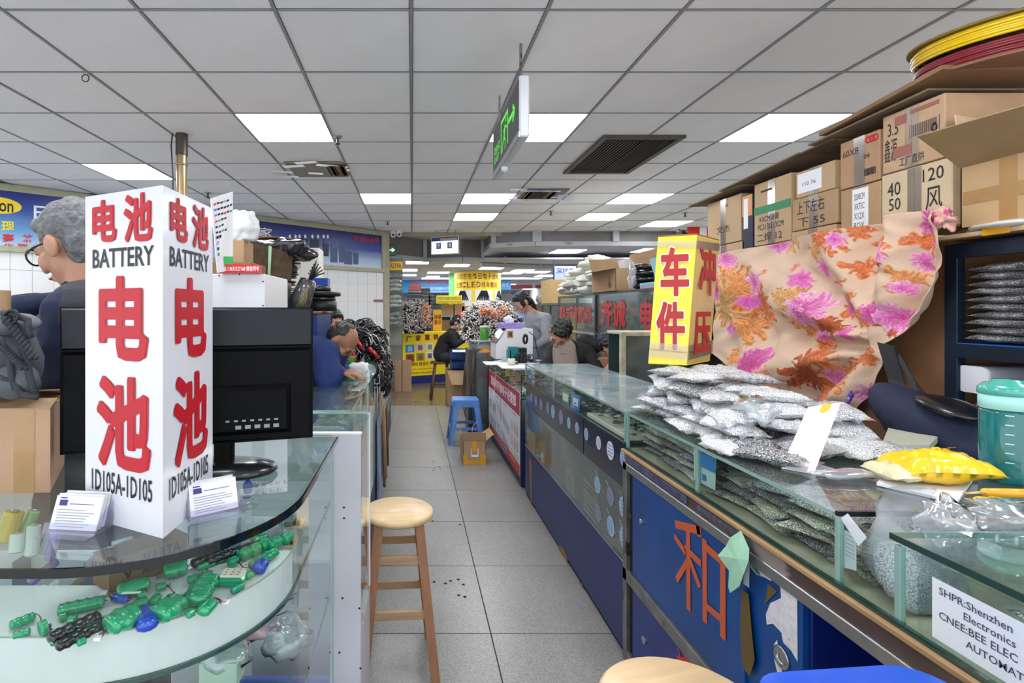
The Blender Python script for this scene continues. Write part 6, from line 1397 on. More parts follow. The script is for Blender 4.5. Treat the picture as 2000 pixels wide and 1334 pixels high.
for a in ((1440, 560, 58, 13, .3, RUST2, 1.25, 1), (1425, 600, 45, 11, 1.3, OCH, 1.3, 2), (1480, 590, 42, 12, .9, RUST, 1.3, 3), (1460, 640, 34, 9, 2, RUST2, 1.1, 4), (1625, 468, 44, 14, .2, RUST, .85, 5), (1590, 492, 26, 8, 1, RUST2, .8, 6), (1672, 452, 22, 7, 1, RUST, .8, 7),
          (1545, 585, 36, 11, .5, OCH, 1.1, 8), (1580, 640, 46, 12, .4, RUST2, .8, 9), (1625, 640, 48, 14, 1.4, BRD, .6, 10), (1660, 600, 30, 9, .4, RUST, 1.2, 11), (1640, 556, 22, 8, 1.1, RUST2, 1.2, 12), (1600, 700, 48, 12, .4, RUST, .8, 13), (1570, 730, 40, 11, 1.4, BRD, 1.3, 14), (1640, 735, 42, 12, .4, RUST2, .9, 15), (1600, 770, 44, 13, .9, RUST, .6, 16),
          (1690, 700, 30, 9, .4, RUST, .8, 17), (1745, 480, 26, 9, .5, RUST, 1.3, 18), (1722, 520, 24, 9, .7, BRD, 1.2, 19), (1765, 545, 26, 9, .1, RUST2, 1.1, 20), (1700, 620, 28, 10, .1, RUST, .8, 21), (1735, 640, 24, 9, .1, BRD, .9, 22), (1800, 470, 22, 8, .1, RUST, 1.6, 23), (1500, 745, 24, 8, .4, RUST2, 1.4, 24), (1440, 700, 22, 8, .2, RUST2, 1, 25), (1530, 480, 24, 8, .7, OCH, .7, 26), (1700, 480, 18, 7, .3, RUST, 1, 27), (1675, 520, 20, 7, .3, RUST, 1.2, 28)):
 leaves(*a)
for a in ((1585, 605, 42, 8, .3, LPK, MAG, .85, 1), (1583, 603, 24, 6, 1.3, PNK, DMG, .85, 4), (1580, 602, 11, 5, .3, LPK, MAG, .85, 2), (1560, 548, 21, 7, 0, PNK, MAG, .85, 2), (1610, 522, 19, 7, .6, PNK, MAG, .9, 3), (1512, 480, 24, 7, 0, LPK, MAG, .6, 4), (1420, 508, 22, 6, 0, LPK, MAG, .8, 5), (1400, 560, 20, 6, .5, PNK, DMG, 1.2, 6),
          (1476, 552, 20, 7, 1, LPK, MAG, 1.2, 7), (1462, 590, 17, 6, .2, PNK, MAG, 1, 8), (1480, 710, 26, 7, .2, PNK, DMG, 1.3, 9), (1655, 598, 16, 6, .5, PNK, DMG, .9, 10), (1664, 652, 16, 6, .5, PNK, MAG, .9, 11), (1600, 655, 26, 8, .2, LPK, MAG, .5, 12), (1640, 470, 20, 7, .2, LPK, MAG, .8, 13), (1625, 740, 24, 7, .4, LPK, MAG, .8, 14), (1570, 790, 20, 7, .4, PNK, MAG, .8, 15),
          (1690, 770, 26, 7, .4, LPK, DMG, 1, 16), (1742, 492, 20, 7, .4, LPK, MAG, 1.2, 17), (1712, 610, 22, 6, .4, PNK, DMG, 1, 18), (1740, 620, 26, 7, 1.4, LPK, MAG, 1.3, 19), (1820, 440, 24, 6, .2, PNK, DMG, 1.8, 20), (1790, 510, 18, 6, .2, LPK, MAG, 1.4, 21), (1762, 560, 15, 6, .2, LPK, MAG, 1, 22), (1510, 695, 12, 6, 0, PNK, MAG, 1, 23), (1505, 730, 13, 6, 0, LPK, RUST, 1, 24), (1640, 580, 10, 5, 0, PNK, MAG, 1, 25), (1430, 640, 12, 6, 0, PNK, MAG, 1, 26), (1545, 520, 8, 5, 0, PNK, RUST, 1, 27), (1490, 775, 20, 6, .4, LPK, MAG, .9, 30)):
 flower(*a)
cl_nv = (NU+1)*(NV+1)
verts = np.stack([Xc, Yq, Zq], -1).reshape(-1, 3)
I = np.arange(NU)[:, None]*(NV+1)+np.arange(NV)[None, :]
faces = np.stack([I, I+NV+1, I+NV+2, I+1], -1).reshape(-1, 4)
me = bpy.data.meshes.new('floral_cloth'); me.from_pydata([], [], []);
me.vertices.add(cl_nv); me.vertices.foreach_set('co', verts.astype(np.float32).ravel())
me.loops.add(len(faces)*4); me.loops.foreach_set('vertex_index', faces.astype(np.int32).ravel())
me.polygons.add(len(faces)); me.polygons.foreach_set('loop_start', np.arange(0, len(faces)*4, 4, dtype=np.int32)); me.polygons.foreach_set('use_smooth', np.ones(len(faces), bool)); me.update(); me.validate()
ca = me.color_attributes.new('print', 'FLOAT_COLOR', 'POINT')
cc = np.clip(col, 0, 1).reshape(-1, 3); cc = np.where(cc <= .04045, cc/12.92, ((cc+.055)/1.055)**2.4); ca.data.foreach_set('color', np.concatenate([cc, np.ones((cl_nv, 1))], 1).astype(np.float32).ravel())
cm = mat('floral_fabric', (.9, .8, .7), .8, bump=.15, bscale=90); N_ = cm.node_tree.nodes; at_ = N_.new('ShaderNodeAttribute'); at_.attribute_name = 'print'; cm.node_tree.links.new(at_.outputs['Color'], N_['Principled BSDF'].inputs['Base Color'])
me.materials.append(cm); co = bpy.data.objects.new('floral_cloth', me); C.objects.link(co)
tag(co, 'cream cotton cloth printed with pink and rust flowers hanging before the brown cartons', 'cloth')
sol = co.modifiers.new('thickness', 'SOLIDIFY'); sol.thickness = .0025; sol.offset = 1
kn = crumple('cloth_knot', onx(1842, 428, XCL-.02), (.020, .034, .034), mat('cloth_knot_print', (.86, .66, .60), .8, vary=.12, scale=60, dirt=(38, .56, (.80, .30, .55))), 'x', 'cloth', 93, .8, n=28, k=20)
kn.parent = co; del kn['category']; del kn['label']
sb = T('shoulder_bag', 'navy zipped shoulder bag with black straps behind the counter', 'bag', onx(1840, 840, 1.70))
NB = mat('navy_fabric', (.10, .14, .25), .7, vary=.12, scale=20, bump=.3, bscale=200)
m = MB(); blob(m, Vector((1.68, 1.72, 1.03)), (.10, .20, .09), 6, .18, 30, 20, Matrix.Rotation(.35, 3, 'X')); m.build('bag_body', NB, sb)
m = MB(); blob(m, Vector((1.66, 1.62, 1.10)), (.07, .09, .022), 8, .1, 20, 12, Matrix.Rotation(.25, 3, 'X')); m.build('dark_opening', mat('bag_opening', (.06, .06, .08), .35, coat=.4), sb)
def ribbon(name, pts, wd, mm, par, wdir=(0, 1, .15)):
 m = MB(); W_ = Vector(wdir).normalized()*wd
 for a, b in zip(pts, pts[1:]): m.slab(a-W_, a+W_, b+W_, b-W_, .003)
 return m.build(name, mm, par)
STR = mat('black_strap', (.09, .09, .11), .6, bump=.2, bscale=400)
ribbon('strap', [onx(1730, 672, 1.76), onx(1752, 745, 1.74), onx(1775, 860, 1.66)], .034, STR, sb)
ribbon('strap', [onx(1745, 676, 1.77), onx(1775, 730, 1.74), onx(1800, 782, 1.70)], .012, STR, sb)
ribbon('strap', [onx(1765, 712, 1.77), onx(1785, 745, 1.74), onx(1812, 778, 1.68)], .010, STR, sb)
t = T('purple_pliers', 'small purple-handled tool hooked on the cloth above the white folded card', 'tool', onx(1655, 780, 1.70)); a = onx(1662, 772, 1.72); b = onx(1648, 800, 1.70)
MB().cap(a, b, .010, .006, 10).build('handle', mat('purple_plastic', (.35, .20, .55), .2, coat=.5), t); m = MB(); m.cyl(a+Vector((0, 0, .002)), a+Vector((0, .0, .02)), .004, 8); m.build('tip', LK, t)
# == RIGHT MIDDLE BOOTH
gs = T('glass_showcase_wall', 'tall glass showcase shelving with red characters behind the seated people', 'display case', (2.15, 5.5, 0))
XG = 1.92; ZG1 = 1.575; zz_ = lambda px, py: onx(px, py, XG).z
SD = mat('showcase_frame', (.33, .33, .33), .4, .5, vary=.2, scale=12)
YG0, YG1 = 3.9, 6.9
for y in (YG0, 5.42, 5.52, 6.15, YG1): MB().cbox(XG, XG+.03, y-.014, y+.014, 0, ZG1, .002).build('frame_post', SD, gs)
for z in (ZG1, 1.16, .70, .2): MB().cbox(XG, XG+.45, YG0, YG1, z-.022, z, .002).build('shelf', SD, gs)
MB().cbox(XG-.012, XG+.01, YG0, 5.42, 1.10, 1.15, .002).build('blue_rail', mat('rail_blue', (.20, .27, .52), .45), gs)
MB().cbox(XG-.006, XG+.01, 5.52, YG1, 1.13, 1.155, .002).build('pale_rail', mat('rail_pale', (.60, .60, .56), .45), gs)
for (y0, y1, z0, z1) in ((YG0+.02, 5.40, 1.16, ZG1-.02), (5.54, 6.13, 1.16, ZG1-.02), (6.17, YG1-.02, 1.16, ZG1-.02), (YG0+.02, 5.4, .7, 1.09), (5.54, YG1-.02, .7, 1.13)): MB().box(XG+.004, XG+.009, y0, y1, z0, z1).build('glass_pane', GLD, gs)
MB().cbox(XG+.45, XG+.46, YG0, YG1, .1, ZG1, .002).build('back_panel', mat('booth_back', (.36, .40, .40), .6, vary=.2, scale=4), gs)
m = MB(); z0_ = 1.245;
m.text('富弘电子有限公司', (XG-.0005, YG1-.05, 1.25), (0, -1, 0), (0, 0, 1), w=1.22, h=.20, bold=.02); m.text('齐诚', (XG-.0005, 5.34, 1.23), (0, -1, 0), (0, 0, 1), w=.62, h=.26, bold=.034); m.text('电子', (XG-.0005, 4.42, 1.23), (0, -1, 0), (0, 0, 1), w=.50, h=.26, bold=.034)
m.build('red_lettering', mat('cut_red', (.74, .18, .20), .4), gs)
FILMS = [mat('film_grey', (.62, .63, .64), .3, coat=.4, vary=.35, scale=25, bump=.4, bscale=60), mat('film_dark', (.28, .28, .30), .3, coat=.4, vary=.4, scale=30, bump=.4, bscale=60), mat('film_pinkish', (.74, .60, .60), .35, coat=.3, vary=.25, scale=22, bump=.4, bscale=60), mat('film_pale', (.78, .80, .77), .35, coat=.3, vary=.2, scale=22, bump=.4, bscale=60), mat('film_white_bag', (.90, .90, .85), .4, coat=.2, vary=.12, scale=22, bump=.4, bscale=60)]
SACK = []
def sack_mesh(seed, amp=.45):
 m = MB(); m.ell((0, 0, 0), (1, 1, 1), 16, 11); out = []
 for v in m.v:
  d = Vector(v); f = 1+amp*smooth_noise(d, 1.4, seed)+amp*.6*smooth_noise(d, 3.6, seed+5); d = d*f; d.z = max(d.z, -.8); out.append(tuple(d))
 m.v = out; return m
SKP = {}
def sack(mi, loc, s, label, group, seed=0, rz=0, name='plastic_sack'):
 key = (mi, seed % 3)
 if key not in SKP:
  o = sack_mesh(seed % 3*7+3).build(name, FILMS[mi], None); SKP[key] = o.data;
 else: o = bpy.data.objects.new(name, SKP[key]); C.objects.link(o)
 o.location = loc; o.scale = s; o.rotation_euler = (0, 0, rz); tag(o, label, 'bag', group); return o
r = random.Random(31)
for k in range(9): sack(r.choice([0, 1, 1, 0]), (XG+.17, 4.05+.155*k, 1.27+r.uniform(-.02, .06)), (.13, .09, .09+r.uniform(0, .04)), 'grey plastic bag of parts on the upper showcase shelf behind the two large red characters', 'bags behind the large red characters', k, r.uniform(0, 3))
for k in range(8): sack(r.choice([0, 3, 3, 2]), (XG+.17, 5.62+.165*k, 1.25+r.uniform(-.02, .05)), (.12, .09, .08+r.uniform(0, .04)), 'pale plastic bag on the upper showcase shelf behind the row of small red characters', 'bags behind the small red characters', k, r.uniform(0, 3))
for k in range(7): sack(r.choice([2, 3, 2, 0]), (XG+.17, 5.60+.18*k, .84+r.uniform(-.02, .06)), (.13, .10, .13), 'pinkish plastic bag on the lower showcase shelf behind the seated person in glasses', 'bags on the lower showcase shelf', k, r.uniform(0, 3))
for k in range(6): sack(r.choice([0, 1]), (XG+.17, 4.1+.22*k, .80), (.13, .11, .09), 'dark plastic bag on the lower showcase shelf near the seated person in red', 'bags on the lower shelf near the person in red', k, r.uniform(0, 3))
r = random.Random(37)
for k in range(42):
 fy = r.random(); y = 5.75+fy*1.3; z = ZG1+.05+r.uniform(0, .42)*(1-abs(fy-.4)*1.3)
 sack(4, (XG+.12+r.uniform(0, .2), y, z), (.10+r.uniform(0, .05), .10, .055), 'whitish cloth-like plastic bag in the heap on top of the showcase', 'whitish bags heaped on the showcase', k, r.uniform(0, 3))
t = T('white_box', 'plain white box behind the whitish bag heap', 'box', (2.3, 5.9, ZG1)); MB().cbox(2.2, 2.45, 5.45, 6.1, ZG1, 1.92, .004).build('box_body', WPLAS, t)
MB().box(2.199, 2.2, 5.5, 6.05, 1.70, 1.704).build('lid_line', CARDE, t)
def open_box(label, x0, x1, y0, y1, z0, z1, mm, flaps, name='open_carton', rz=0, extra=None):
 t = T(name, label, 'carton', ((x0+x1)/2, (y0+y1)/2, z0)); e = .005
 for a in ((x0, x0+e, y0, y1), (x1-e, x1, y0, y1), (x0, x1, y0, y0+e), (x0, x1, y1-e, y1)): MB().cbox(*a, z0, z1, .001).build('side_panel', mm, t)
 MB().cbox(x0, x1, y0, y1, z0, z0+e, .001).build('bottom_panel', mm, t)
 for f in flaps:
  m = MB(); m.slab(*f, .004); m.build('flap', mm, t)
 if extra: extra(t)
 if rz: t.rotation_euler = (0, 0, rz)
 return t
x0, x1, y0, y1, z0, z1 = 1.90, 2.28, 4.90, 5.55, ZG1+.001, 1.79
def ex(t):
 m = MB(); m.text('江\n物流', (XG-.0215, 5.02+.06, 1.61), (0, -1, 0), (0, 0, 1), w=.08, h=.12); m.build('lettering', INK, t)
 m = MB(); m.text('易碎品', (2.06, y0-.001, 1.62), (1, 0, 0), (0, 0, 1), w=.12, h=.08); m.build('lettering', INK, t)
open_box('open brown carton on top of the glass showcase right of the white bag heap', x0, x1, y0, y1, z0, z1, CARD, [((x1, y0, z1), (x1, y1, z1), (x1+.02, y1, z1+.19), (x1+.02, y0, z1+.19)), ((x0, y1, z1), (x1, y1, z1), (x1, y1+.1, z1+.15), (x0, y1+.1, z1+.15)), ((x0, y0, z1), (x0, y1, z1), (x0-.17, y1+.02, z1-.03), (x0-.17, y0, z1-.03))], extra=ex)
COIL = mat('black_coil', (.08, .08, .09), .25, coat=.6, bump=.6, bscale=70)
for k, (dx, dy, z, R_) in enumerate(((0, 0, 1.61, .10), (.0, .02, 1.665, .105), (.01, 0, 1.72, .10), (.0, .01, 1.775, .115), (.16, -.16, 1.61, .09), (.16, -.15, 1.665, .09), (.15, -.17, 1.72, .09))):
 t = T('cable_coil', ['black wrapped coil in the tall stack on the showcase, level %s' % ['one', 'two', 'three', 'four, topmost'][k] if k < 4 else 'black wrapped coil in the short stack near the yellow sign, level %s' % ['one', 'two', 'three'][k-4]][0], 'coil', (2.05+dx, 4.62+dy, z), 'black coils on the showcase')
 MB().torus((2.05+dx, 4.62+dy, z), R_-.03, .030, 28, 10, sq=.85).build('coil_body', COIL, t)
 m = MB()
 for a in (0, 2.1, 4.2): c_ = Vector((2.05+dx+math.cos(a)*(R_-.03), 4.62+dy+math.sin(a)*(R_-.03), z)); m.torus(c_, .031, .003, 12, 5, Matrix.Rotation(a, 3, 'Z') @ Matrix.Rotation(PI/2, 3, 'X'))
 m.build('binding', BLACK, t, kind='stuff')
crumple('clear_wrap', (1.93, 4.60, 1.70), (.03, .05, .11), POLY, 'crumpled clear film hanging on the black coils', 'wrap', 95, .6)
for (c, z, nm) in (((.45, .78, .72), 1.60, 'mint'), ((.72, .55, .76), 1.576, 'lilac')):
 m = MB(); m.cbox(1.93, 2.2, 4.15, 4.45, z, z+.024, .003); one('flat_box', m, mat(nm+'_box', c, .5), 'flat %s coloured box lying on the showcase near the yellow sign' % nm, 'box')
m = MB(); m.cbox(1.95, 2.2, 3.98, 4.13, ZG1+.001, 1.80, .003); one('small_carton', m, mat('orange_cardboard', (.70, .48, .30), .8), 'small orange-brown carton at the near end of the showcase top', 'carton')
m = MB(); m.hexa([(2.0, 4.16, 1.63), (2.2, 4.16, 1.63), (2.2, 4.30, 1.63), (2.0, 4.30, 1.63)], [(1.96, 4.14, 1.82), (2.24, 4.14, 1.82), (2.24, 4.34, 1.82), (1.96, 4.34, 1.82)]); one('blue_bin', m, mat('pale_cyan', (.58, .78, .84), .4), 'pale blue bin behind the black coils', 'bin')
t = T('dark_showcase', 'dark glass cabinet left of the red character showcase', 'display case', (2.1, 7.4, 0))
MB().cbox(1.95, 2.4, 6.95, 8.3, .1, 1.46, .004).build('cabinet_body', mat('cab_dark', (.26, .31, .34), .25, vary=.3, scale=6, coat=.4), t); MB().cbox(1.94, 2.41, 6.94, 8.31, 1.46, 1.49, .002).build('top_trim', SD, t)
for y in (6.95, 7.4, 7.85, 8.3): MB().cbox(1.935, 1.95, y-.01, y+.01, .1, 1.46, .002).build('frame_post', SD, t)
m = MB(); m.cbox(1.95, 2.3, 7.45, 7.95, 1.491, 1.83, .004); one('yellowed_carton', m, mat('yellowed_cardboard', (.80, .66, .45), .8, vary=.08), 'yellowish carton on the dark glass cabinet', 'carton')
for k in range(3): sack(0, (2.08, 8.06+.1*k, 1.57), (.12, .11, .10), 'grey plastic bag beside the yellowish carton', 'grey bags beside the yellowish carton', k, k)
t = T('hanging_sign', 'small pale blue sign with dark blue lettering behind the white bag heap', 'sign', (3.05, 9.9, 1.9)); a = P(1083, 546, 9.9); b = P(1125, 520, 9.9)
MB().cbox(a.x, b.x, 9.9, 9.93, a.z, b.z, .003).build('sign_board', mat('pale_blue_sign', (.66, .72, .88), .4), t); m = MB(); m.text('深圳市', (a.x+.03, 9.897, a.z+.11), (1, 0, 0), (0, 0, 1), w=(b.x-a.x)*.85, h=.11, bold=.01); m.build('lettering', mat('print_navy', (.14, .16, .50), .5), t)
MB().cbox(a.x-.02, a.x+.01, 9.92, 9.94, a.z, ZF, .002).build('bracket', NAVY, t)
gc = T('framed_glass_case', 'upright glass case with a worn cream frame beside the person in red', 'display case', (1.62, 3.55, 0))
FR = mat('worn_cream', (.74, .70, .60), .5, vary=.25, scale=18, dirt=(20, .68, (.45, .38, .28)))
a = P(1213, 722, 3.55); zt5 = P(1213, 648, 3.55).z; xg0 = a.x; xg1 = xg0+.36
for (x0, x1, z0, z1) in ((xg0, xg0+.035, .0, zt5), (xg1-.03, xg1, 0, zt5), (xg0+.035, xg1-.03, zt5-.03, zt5), (xg0+.035, xg1-.03, .6, .63)): MB().cbox(x0, x1, 3.55, 3.585, z0, z1, .004).build('frame_bar', FR, gc)
MB().box(xg0+.035, xg1-.03, 3.562, 3.568, .63, zt5-.03).build('glass_pane', GLD, gc); MB().cbox(xg0+.01, xg1-.01, 3.80, 3.81, .1, zt5-.02, .002).build('back_panel', mat('teal_board', (.16, .25, .26), .4), gc); MB().cbox(xg0, xg1, 3.585, 3.81, zt5-.02, zt5, .002).build('top_panel', FR, gc)
m = MB(); a = P(1172, 718, 4.2); m.cbox(a.x, a.x+.16, 4.3, 4.45, .9, 1.0, .002); one('small_carton', m, CARD, 'small brown carton behind the near showcase between the two seated people', 'carton')
m = MB(); m.cbox(a.x-.05, a.x+.25, 4.25, 4.5, 0, .90, .003); one('side_table', m, mat('grey_table', (.45, .44, .42), .6), 'plain grey cabinet carrying the small brown carton behind the counter', 'cabinet')
# ---- things on the poster counter
zc = ZC2+.001
t = T('white_machine', 'white bench machine with a sloped front on the poster counter', 'machine', (1.10, 5.3, zc))
a = P(964, 694, 5.35); b = P(1034, 694, 5.35); tz = P(1000, 641, 5.35).z
x0, x1 = a.x, b.x; m = MB(); m.add([(x0, 5.2, zc), (x1, 5.2, zc), (x1, 5.2, tz), (x0+.10, 5.2, tz), (x0, 5.2, tz-.14), (x0, 5.55, zc), (x1, 5.55, zc), (x1, 5.55, tz), (x0+.10, 5.55, tz), (x0, 5.55, tz-.14)], [(0, 1, 2, 3, 4), (9, 8, 7, 6, 5), (0, 5, 6, 1), (1, 6, 7, 2), (2, 7, 8, 3), (3, 8, 9, 4), (4, 9, 5, 0)]); m.build('housing', WPLAS, t)
MB().cbox(x0-.008, x1+.004, 5.19, 5.56, zc-.0, zc+.014, .003).build('base_plate', BLACK, t); m = MB(); m.cbox(x0+.11, x0+.17, 5.195, 5.2, tz-.09, tz-.02, .001); m.build('yellow_sticker', mat('sticker_tan', (.72, .58, .38), .5), t); m = MB(); m.text('福', (x0+.12, 5.194, tz-.08), (1, 0, 0), (0, 0, 1), w=.04, h=.05, bold=.02); m.build('lettering', INK, t)
m = MB(); m.slab((x0-.002, 5.19, tz-.15), (x0+.098, 5.19, tz+.002), (x0+.098, 5.55, tz+.002), (x0-.002, 5.55, tz-.15), .006); m.build('front_window', mat('dark_window', (.10, .11, .13), .2, coat=.6), t)
m = MB(); m.cbox(x0+.05, x0+.28, 5.24, 5.45, tz+.002, tz+.055, .006); t = one('tissue_packet', m, mat('lilac_pack', (.62, .52, .82), .4, vary=.3, scale=30), 'lilac tissue packet on top of the white machine', 'packet')
crumple('tissue', (x0+.15, 5.33, tz+.085), (.05, .04, .04), PAPER, 'white tissue sticking out above the lilac packet', 'tissue', 33, .5)
TE = mat('teal_tool', (.05, .42, .45), .4)
a = P(991, 698, 4.95); t = T('teal_clamp_tool', 'small teal bench tool on the poster counter', 'tool', (a.x, 4.9, zc)); MB().cbox(a.x, a.x+.085, 4.85, 4.95, zc, zc+.16, .006).build('body', TE, t); MB().cbox(a.x-.01, a.x+.02, 4.85, 4.95, zc+.05, zc+.13, .004).build('jaw', TE, t); MB().cyl((a.x+.055, 4.84, zc), (a.x+.055, 4.84, zc+.08), .014, 12).build('knob', mat('dark_teal', (.03, .16, .2), .4), t)
t = T('black_power_adapter', 'black upright box with a hanging cable coil on the poster counter', 'device', (a.x+.11, 4.9, zc)); MB().cbox(a.x+.10, a.x+.165, 4.86, 4.96, zc, zc+.15, .004).build('body', BLACK, t); m = MB()
for k in range(5): m.torus((a.x+.155+.004*k, 4.90+.01*k, zc+.22), .017, .007, 16, 5, Matrix.Rotation(PI/2, 3, 'X') @ Matrix.Scale(1, 3))
m.v = [(v[0], v[1], (v[2]-zc-.22)*2.1+zc+.23) for v in m.v]; m.build('cable_coil', BCAB, t, kind='stuff')
m = MB(); m.tube([(a.x+.19, 4.9, zc+.30), (a.x+.24, 4.9, zc+.26), (a.x+.27, 4.9, zc+.12), (a.x+.29, 4.92, zc+.06)], .004, 6); m.build('cable', BCAB, t)
m = MB(); b = P(999, 698, 4.7); m.lathe([(.018, 0), (.033, 0), (.033, .055), (.018, .055)], (b.x, 4.7, zc+.012), 22); one('tape_roll', m, mat('cream_tape', (.86, .85, .78), .5), 'cream tape roll standing on papers on the poster counter', 'tape')
m = MB(); b = P(1054, 694, 4.6); m.lathe([(0, 0), (.035, 0), (.035, .004), (.02, .006), (.02, .045), (.035, .047), (.035, .052), (0, .052)], (b.x, 4.6, zc+.012), 22); one('solder_spool', m, ALU, 'metal solder spool on the poster counter in front of the person in glasses', 'spool')
t = T('phone', 'dark phone propped at the corner of the poster counter', 'phone', (b.x+.05, 4.35, zc)); m = MB(); m.slab((b.x-.02, 4.30, zc+.012), (b.x+.12, 4.28, zc+.012), (b.x+.12, 4.34, zc+.05), (b.x-.02, 4.36, zc+.05), .008); m.build('body', BLACK, t)
for k, (px, py, Y, w_, lb) in enumerate(((975, 708, 4.9, .14, 'left'), (1010, 712, 4.6, .15, 'middle'), (1040, 705, 4.75, .12, 'right'))):
 c = P(px, py, Y); m = MB(); m.hexa([(c.x-w_, Y-.12, zc), (c.x+w_, Y-.14, zc), (c.x+w_, Y+.12, zc), (c.x-w_, Y+.12, zc)], [(c.x-w_, Y-.12, zc+.008), (c.x+w_, Y-.14, zc+.008), (c.x+w_, Y+.12, zc+.01), (c.x-w_, Y+.12, zc+.01)]); one('paper_sheets', m, PAPER, 'loose white papers on the poster counter, %s stack' % lb, 'paper')
m = MB();
for k in range(16):
 a_ = P(1025+R.uniform(-12, 12), 690, 4.85+R.uniform(-.1, .1)); m.torus((a_.x, a_.y, zc+.04+R.uniform(0, .05)), .035, .003, 14, 5, Matrix.Rotation(R.uniform(0, 3), 3, 'X') @ Matrix.Rotation(R.uniform(0, 3), 3, 'Y'))
one('cable_tangle', m, BCAB, 'tangle of dark thin cables on the poster counter beside the black box', 'cables', kind='stuff')
m = MB(); m.tube([P(958, 717, 5.2), P(966, 706, 5.1), P(985, 703, 4.9), P(1010, 707, 4.75)], .006, 6); m.tube([P(968, 715, 5.0), P(980, 708, 4.9), P(1000, 709, 4.8)], .005, 6); one('white_cable', m, WCAB, 'white cable draped over the edge of the poster counter', 'cable')
# ---- beyond the poster counter: green bottle on glass jar, leaning cardboard, booth
bt = T('green_bottle', 'bright green plastic drink bottle standing on the small glass box', 'bottle', P(946, 664, 6.1)); c = P(946, 664, 6.1)
m = MB(); m.lathe([(0, 0), (.046, 0), (.052, .01), (.052, .13), (.045, .14), (0, .14)], c, 24); m.build('body', mat('green_bottle', (.30, .62, .16), .2, trans=.2, coat=.4), bt); m = MB(); m.lathe([(0, .14), (.052, .14), (.052, .165), (0, .168)], c, 24); m.build('cap', mat('pale_lid', (.80, .86, .76), .4), bt)
t = T('small_glass_box', 'small glass box with clear film under the green bottle', 'display case', (c.x, 6.1, 0)); MB().cbox(c.x-.16, c.x+.14, 6.0, 6.25, .95, c.z-.002, .003).build('glass_body', GLD, t); MB().cbox(c.x-.16, c.x+.14, 6.0, 6.25, c.z-.012, c.z-.003, .001).build('lid', WPLAS, t); MB().cbox(c.x-.2, c.x+.2, 5.98, 6.3, 0, .95, .003).build('stand', mat('stand_dark', (.30, .30, .28), .5, vary=.3, scale=8), t)
crumple('clear_wrap', (c.x, 6.1, c.z-.12), (.10, .06, .09), FILMS[3], 'pale crumpled film inside the small glass box', 'wrap', 96, .4)
m = MB(); m.slab(P(925, 692, 6.0), P(948, 678, 5.95), P(961, 686, 5.9), P(958, 703, 5.95), .006); one('orange_cardboard', m, mat('orange_card', (.86, .56, .25), .6), 'tilted orange cardboard flap beside the poster counter', 'cardboard')
m = MB(); m.cbox(.72, .85, 5.87, 6.5, .05, .92, .003); one('side_display_case', m, mat('side_case', (.33, .36, .35), .3, vary=.3, scale=10, coat=.4), 'dim glass case with cables just beyond the poster counter', 'display case')
m = MB()
for k in range(10): a = Vector((.70-.005*k, 5.9+.05*k, .9)); m.tube([a, a+Vector((-.03, .0, -.3)), a+Vector((-.02+R.uniform(-.03, .03), .02, -.6)), a+Vector((0, 0, -.85))], .006, 5)
one('hanging_cables', m, mat('brown_cable', (.38, .28, .20), .5), 'brownish cables hanging down beside the dim glass case', 'cables')
# ---- floor items in the aisle
t = T('plastic_stool', 'light blue plastic stool with square seat on the aisle floor', 'stool', (.57, 5.55, 0))
PB_ = mat('light_blue_plastic', (.36, .55, .83), .35, vary=.05, scale=10)
cx_, cy_ = .565, 5.60; hw = .135; H_ = .455
m = MB(); m.prism(rrect(cx_-hw, cx_+hw, cy_-hw, cy_+hw, .03, 5), H_-.014, H_); m.build('seat', PB_, t)
m = MB(); m.prism(rrect(cx_-hw-.008, cx_+hw+.008, cy_-hw-.008, cy_+hw+.008, .035, 5), H_-.07, H_-.014); m.build('apron', PB_, t)
for sx in (-1, 1):
 for sy in (-1, 1):
  def L3(z, a, b): f = 1-z/(H_-.07); o = hw+.008+.045*f; return Vector((cx_+sx*(o-a), cy_+sy*(o-b), z))
  w_ = .065; th = .012
  m = MB()
  for (A_, B_) in (((0, 0), (w_, th)), ((0, 0), (th, w_))):
   b4 = [L3(0, A_[0], A_[1]), L3(0, B_[0]*.75, A_[1]), L3(0, B_[0]*.75, B_[1]), L3(0, A_[0], B_[1])]; t4 = [L3(H_-.07, A_[0], A_[1]), L3(H_-.07, B_[0], A_[1]), L3(H_-.07, B_[0], B_[1]), L3(H_-.07, A_[0], B_[1])]; m.hexa(b4, t4)
  m.build('leg', PB_, t)
for (ax_, sg) in (('x', -1), ('x', 1), ('y', -1), ('y', 1)):
 z = .15; o = hw+.008+.045*(1-z/(H_-.07)); m = MB()
 if ax_ == 'x': m.cbox(cx_-o+.01, cx_+o-.01, cy_+sg*(o-.006)-.005, cy_+sg*(o-.006)+.005, z, z+.03, .002)
 else: m.cbox(cx_+sg*(o-.006)-.005, cx_+sg*(o-.006)+.005, cy_-o+.01, cy_+o-.01, z, z+.03, .002)
 m.build('stretcher', PB_, t)
x0, x1, y0, y1, z1 = (905-CX)/F*4.74, (949-CX)/F*4.74, 4.74, 5.04, .22
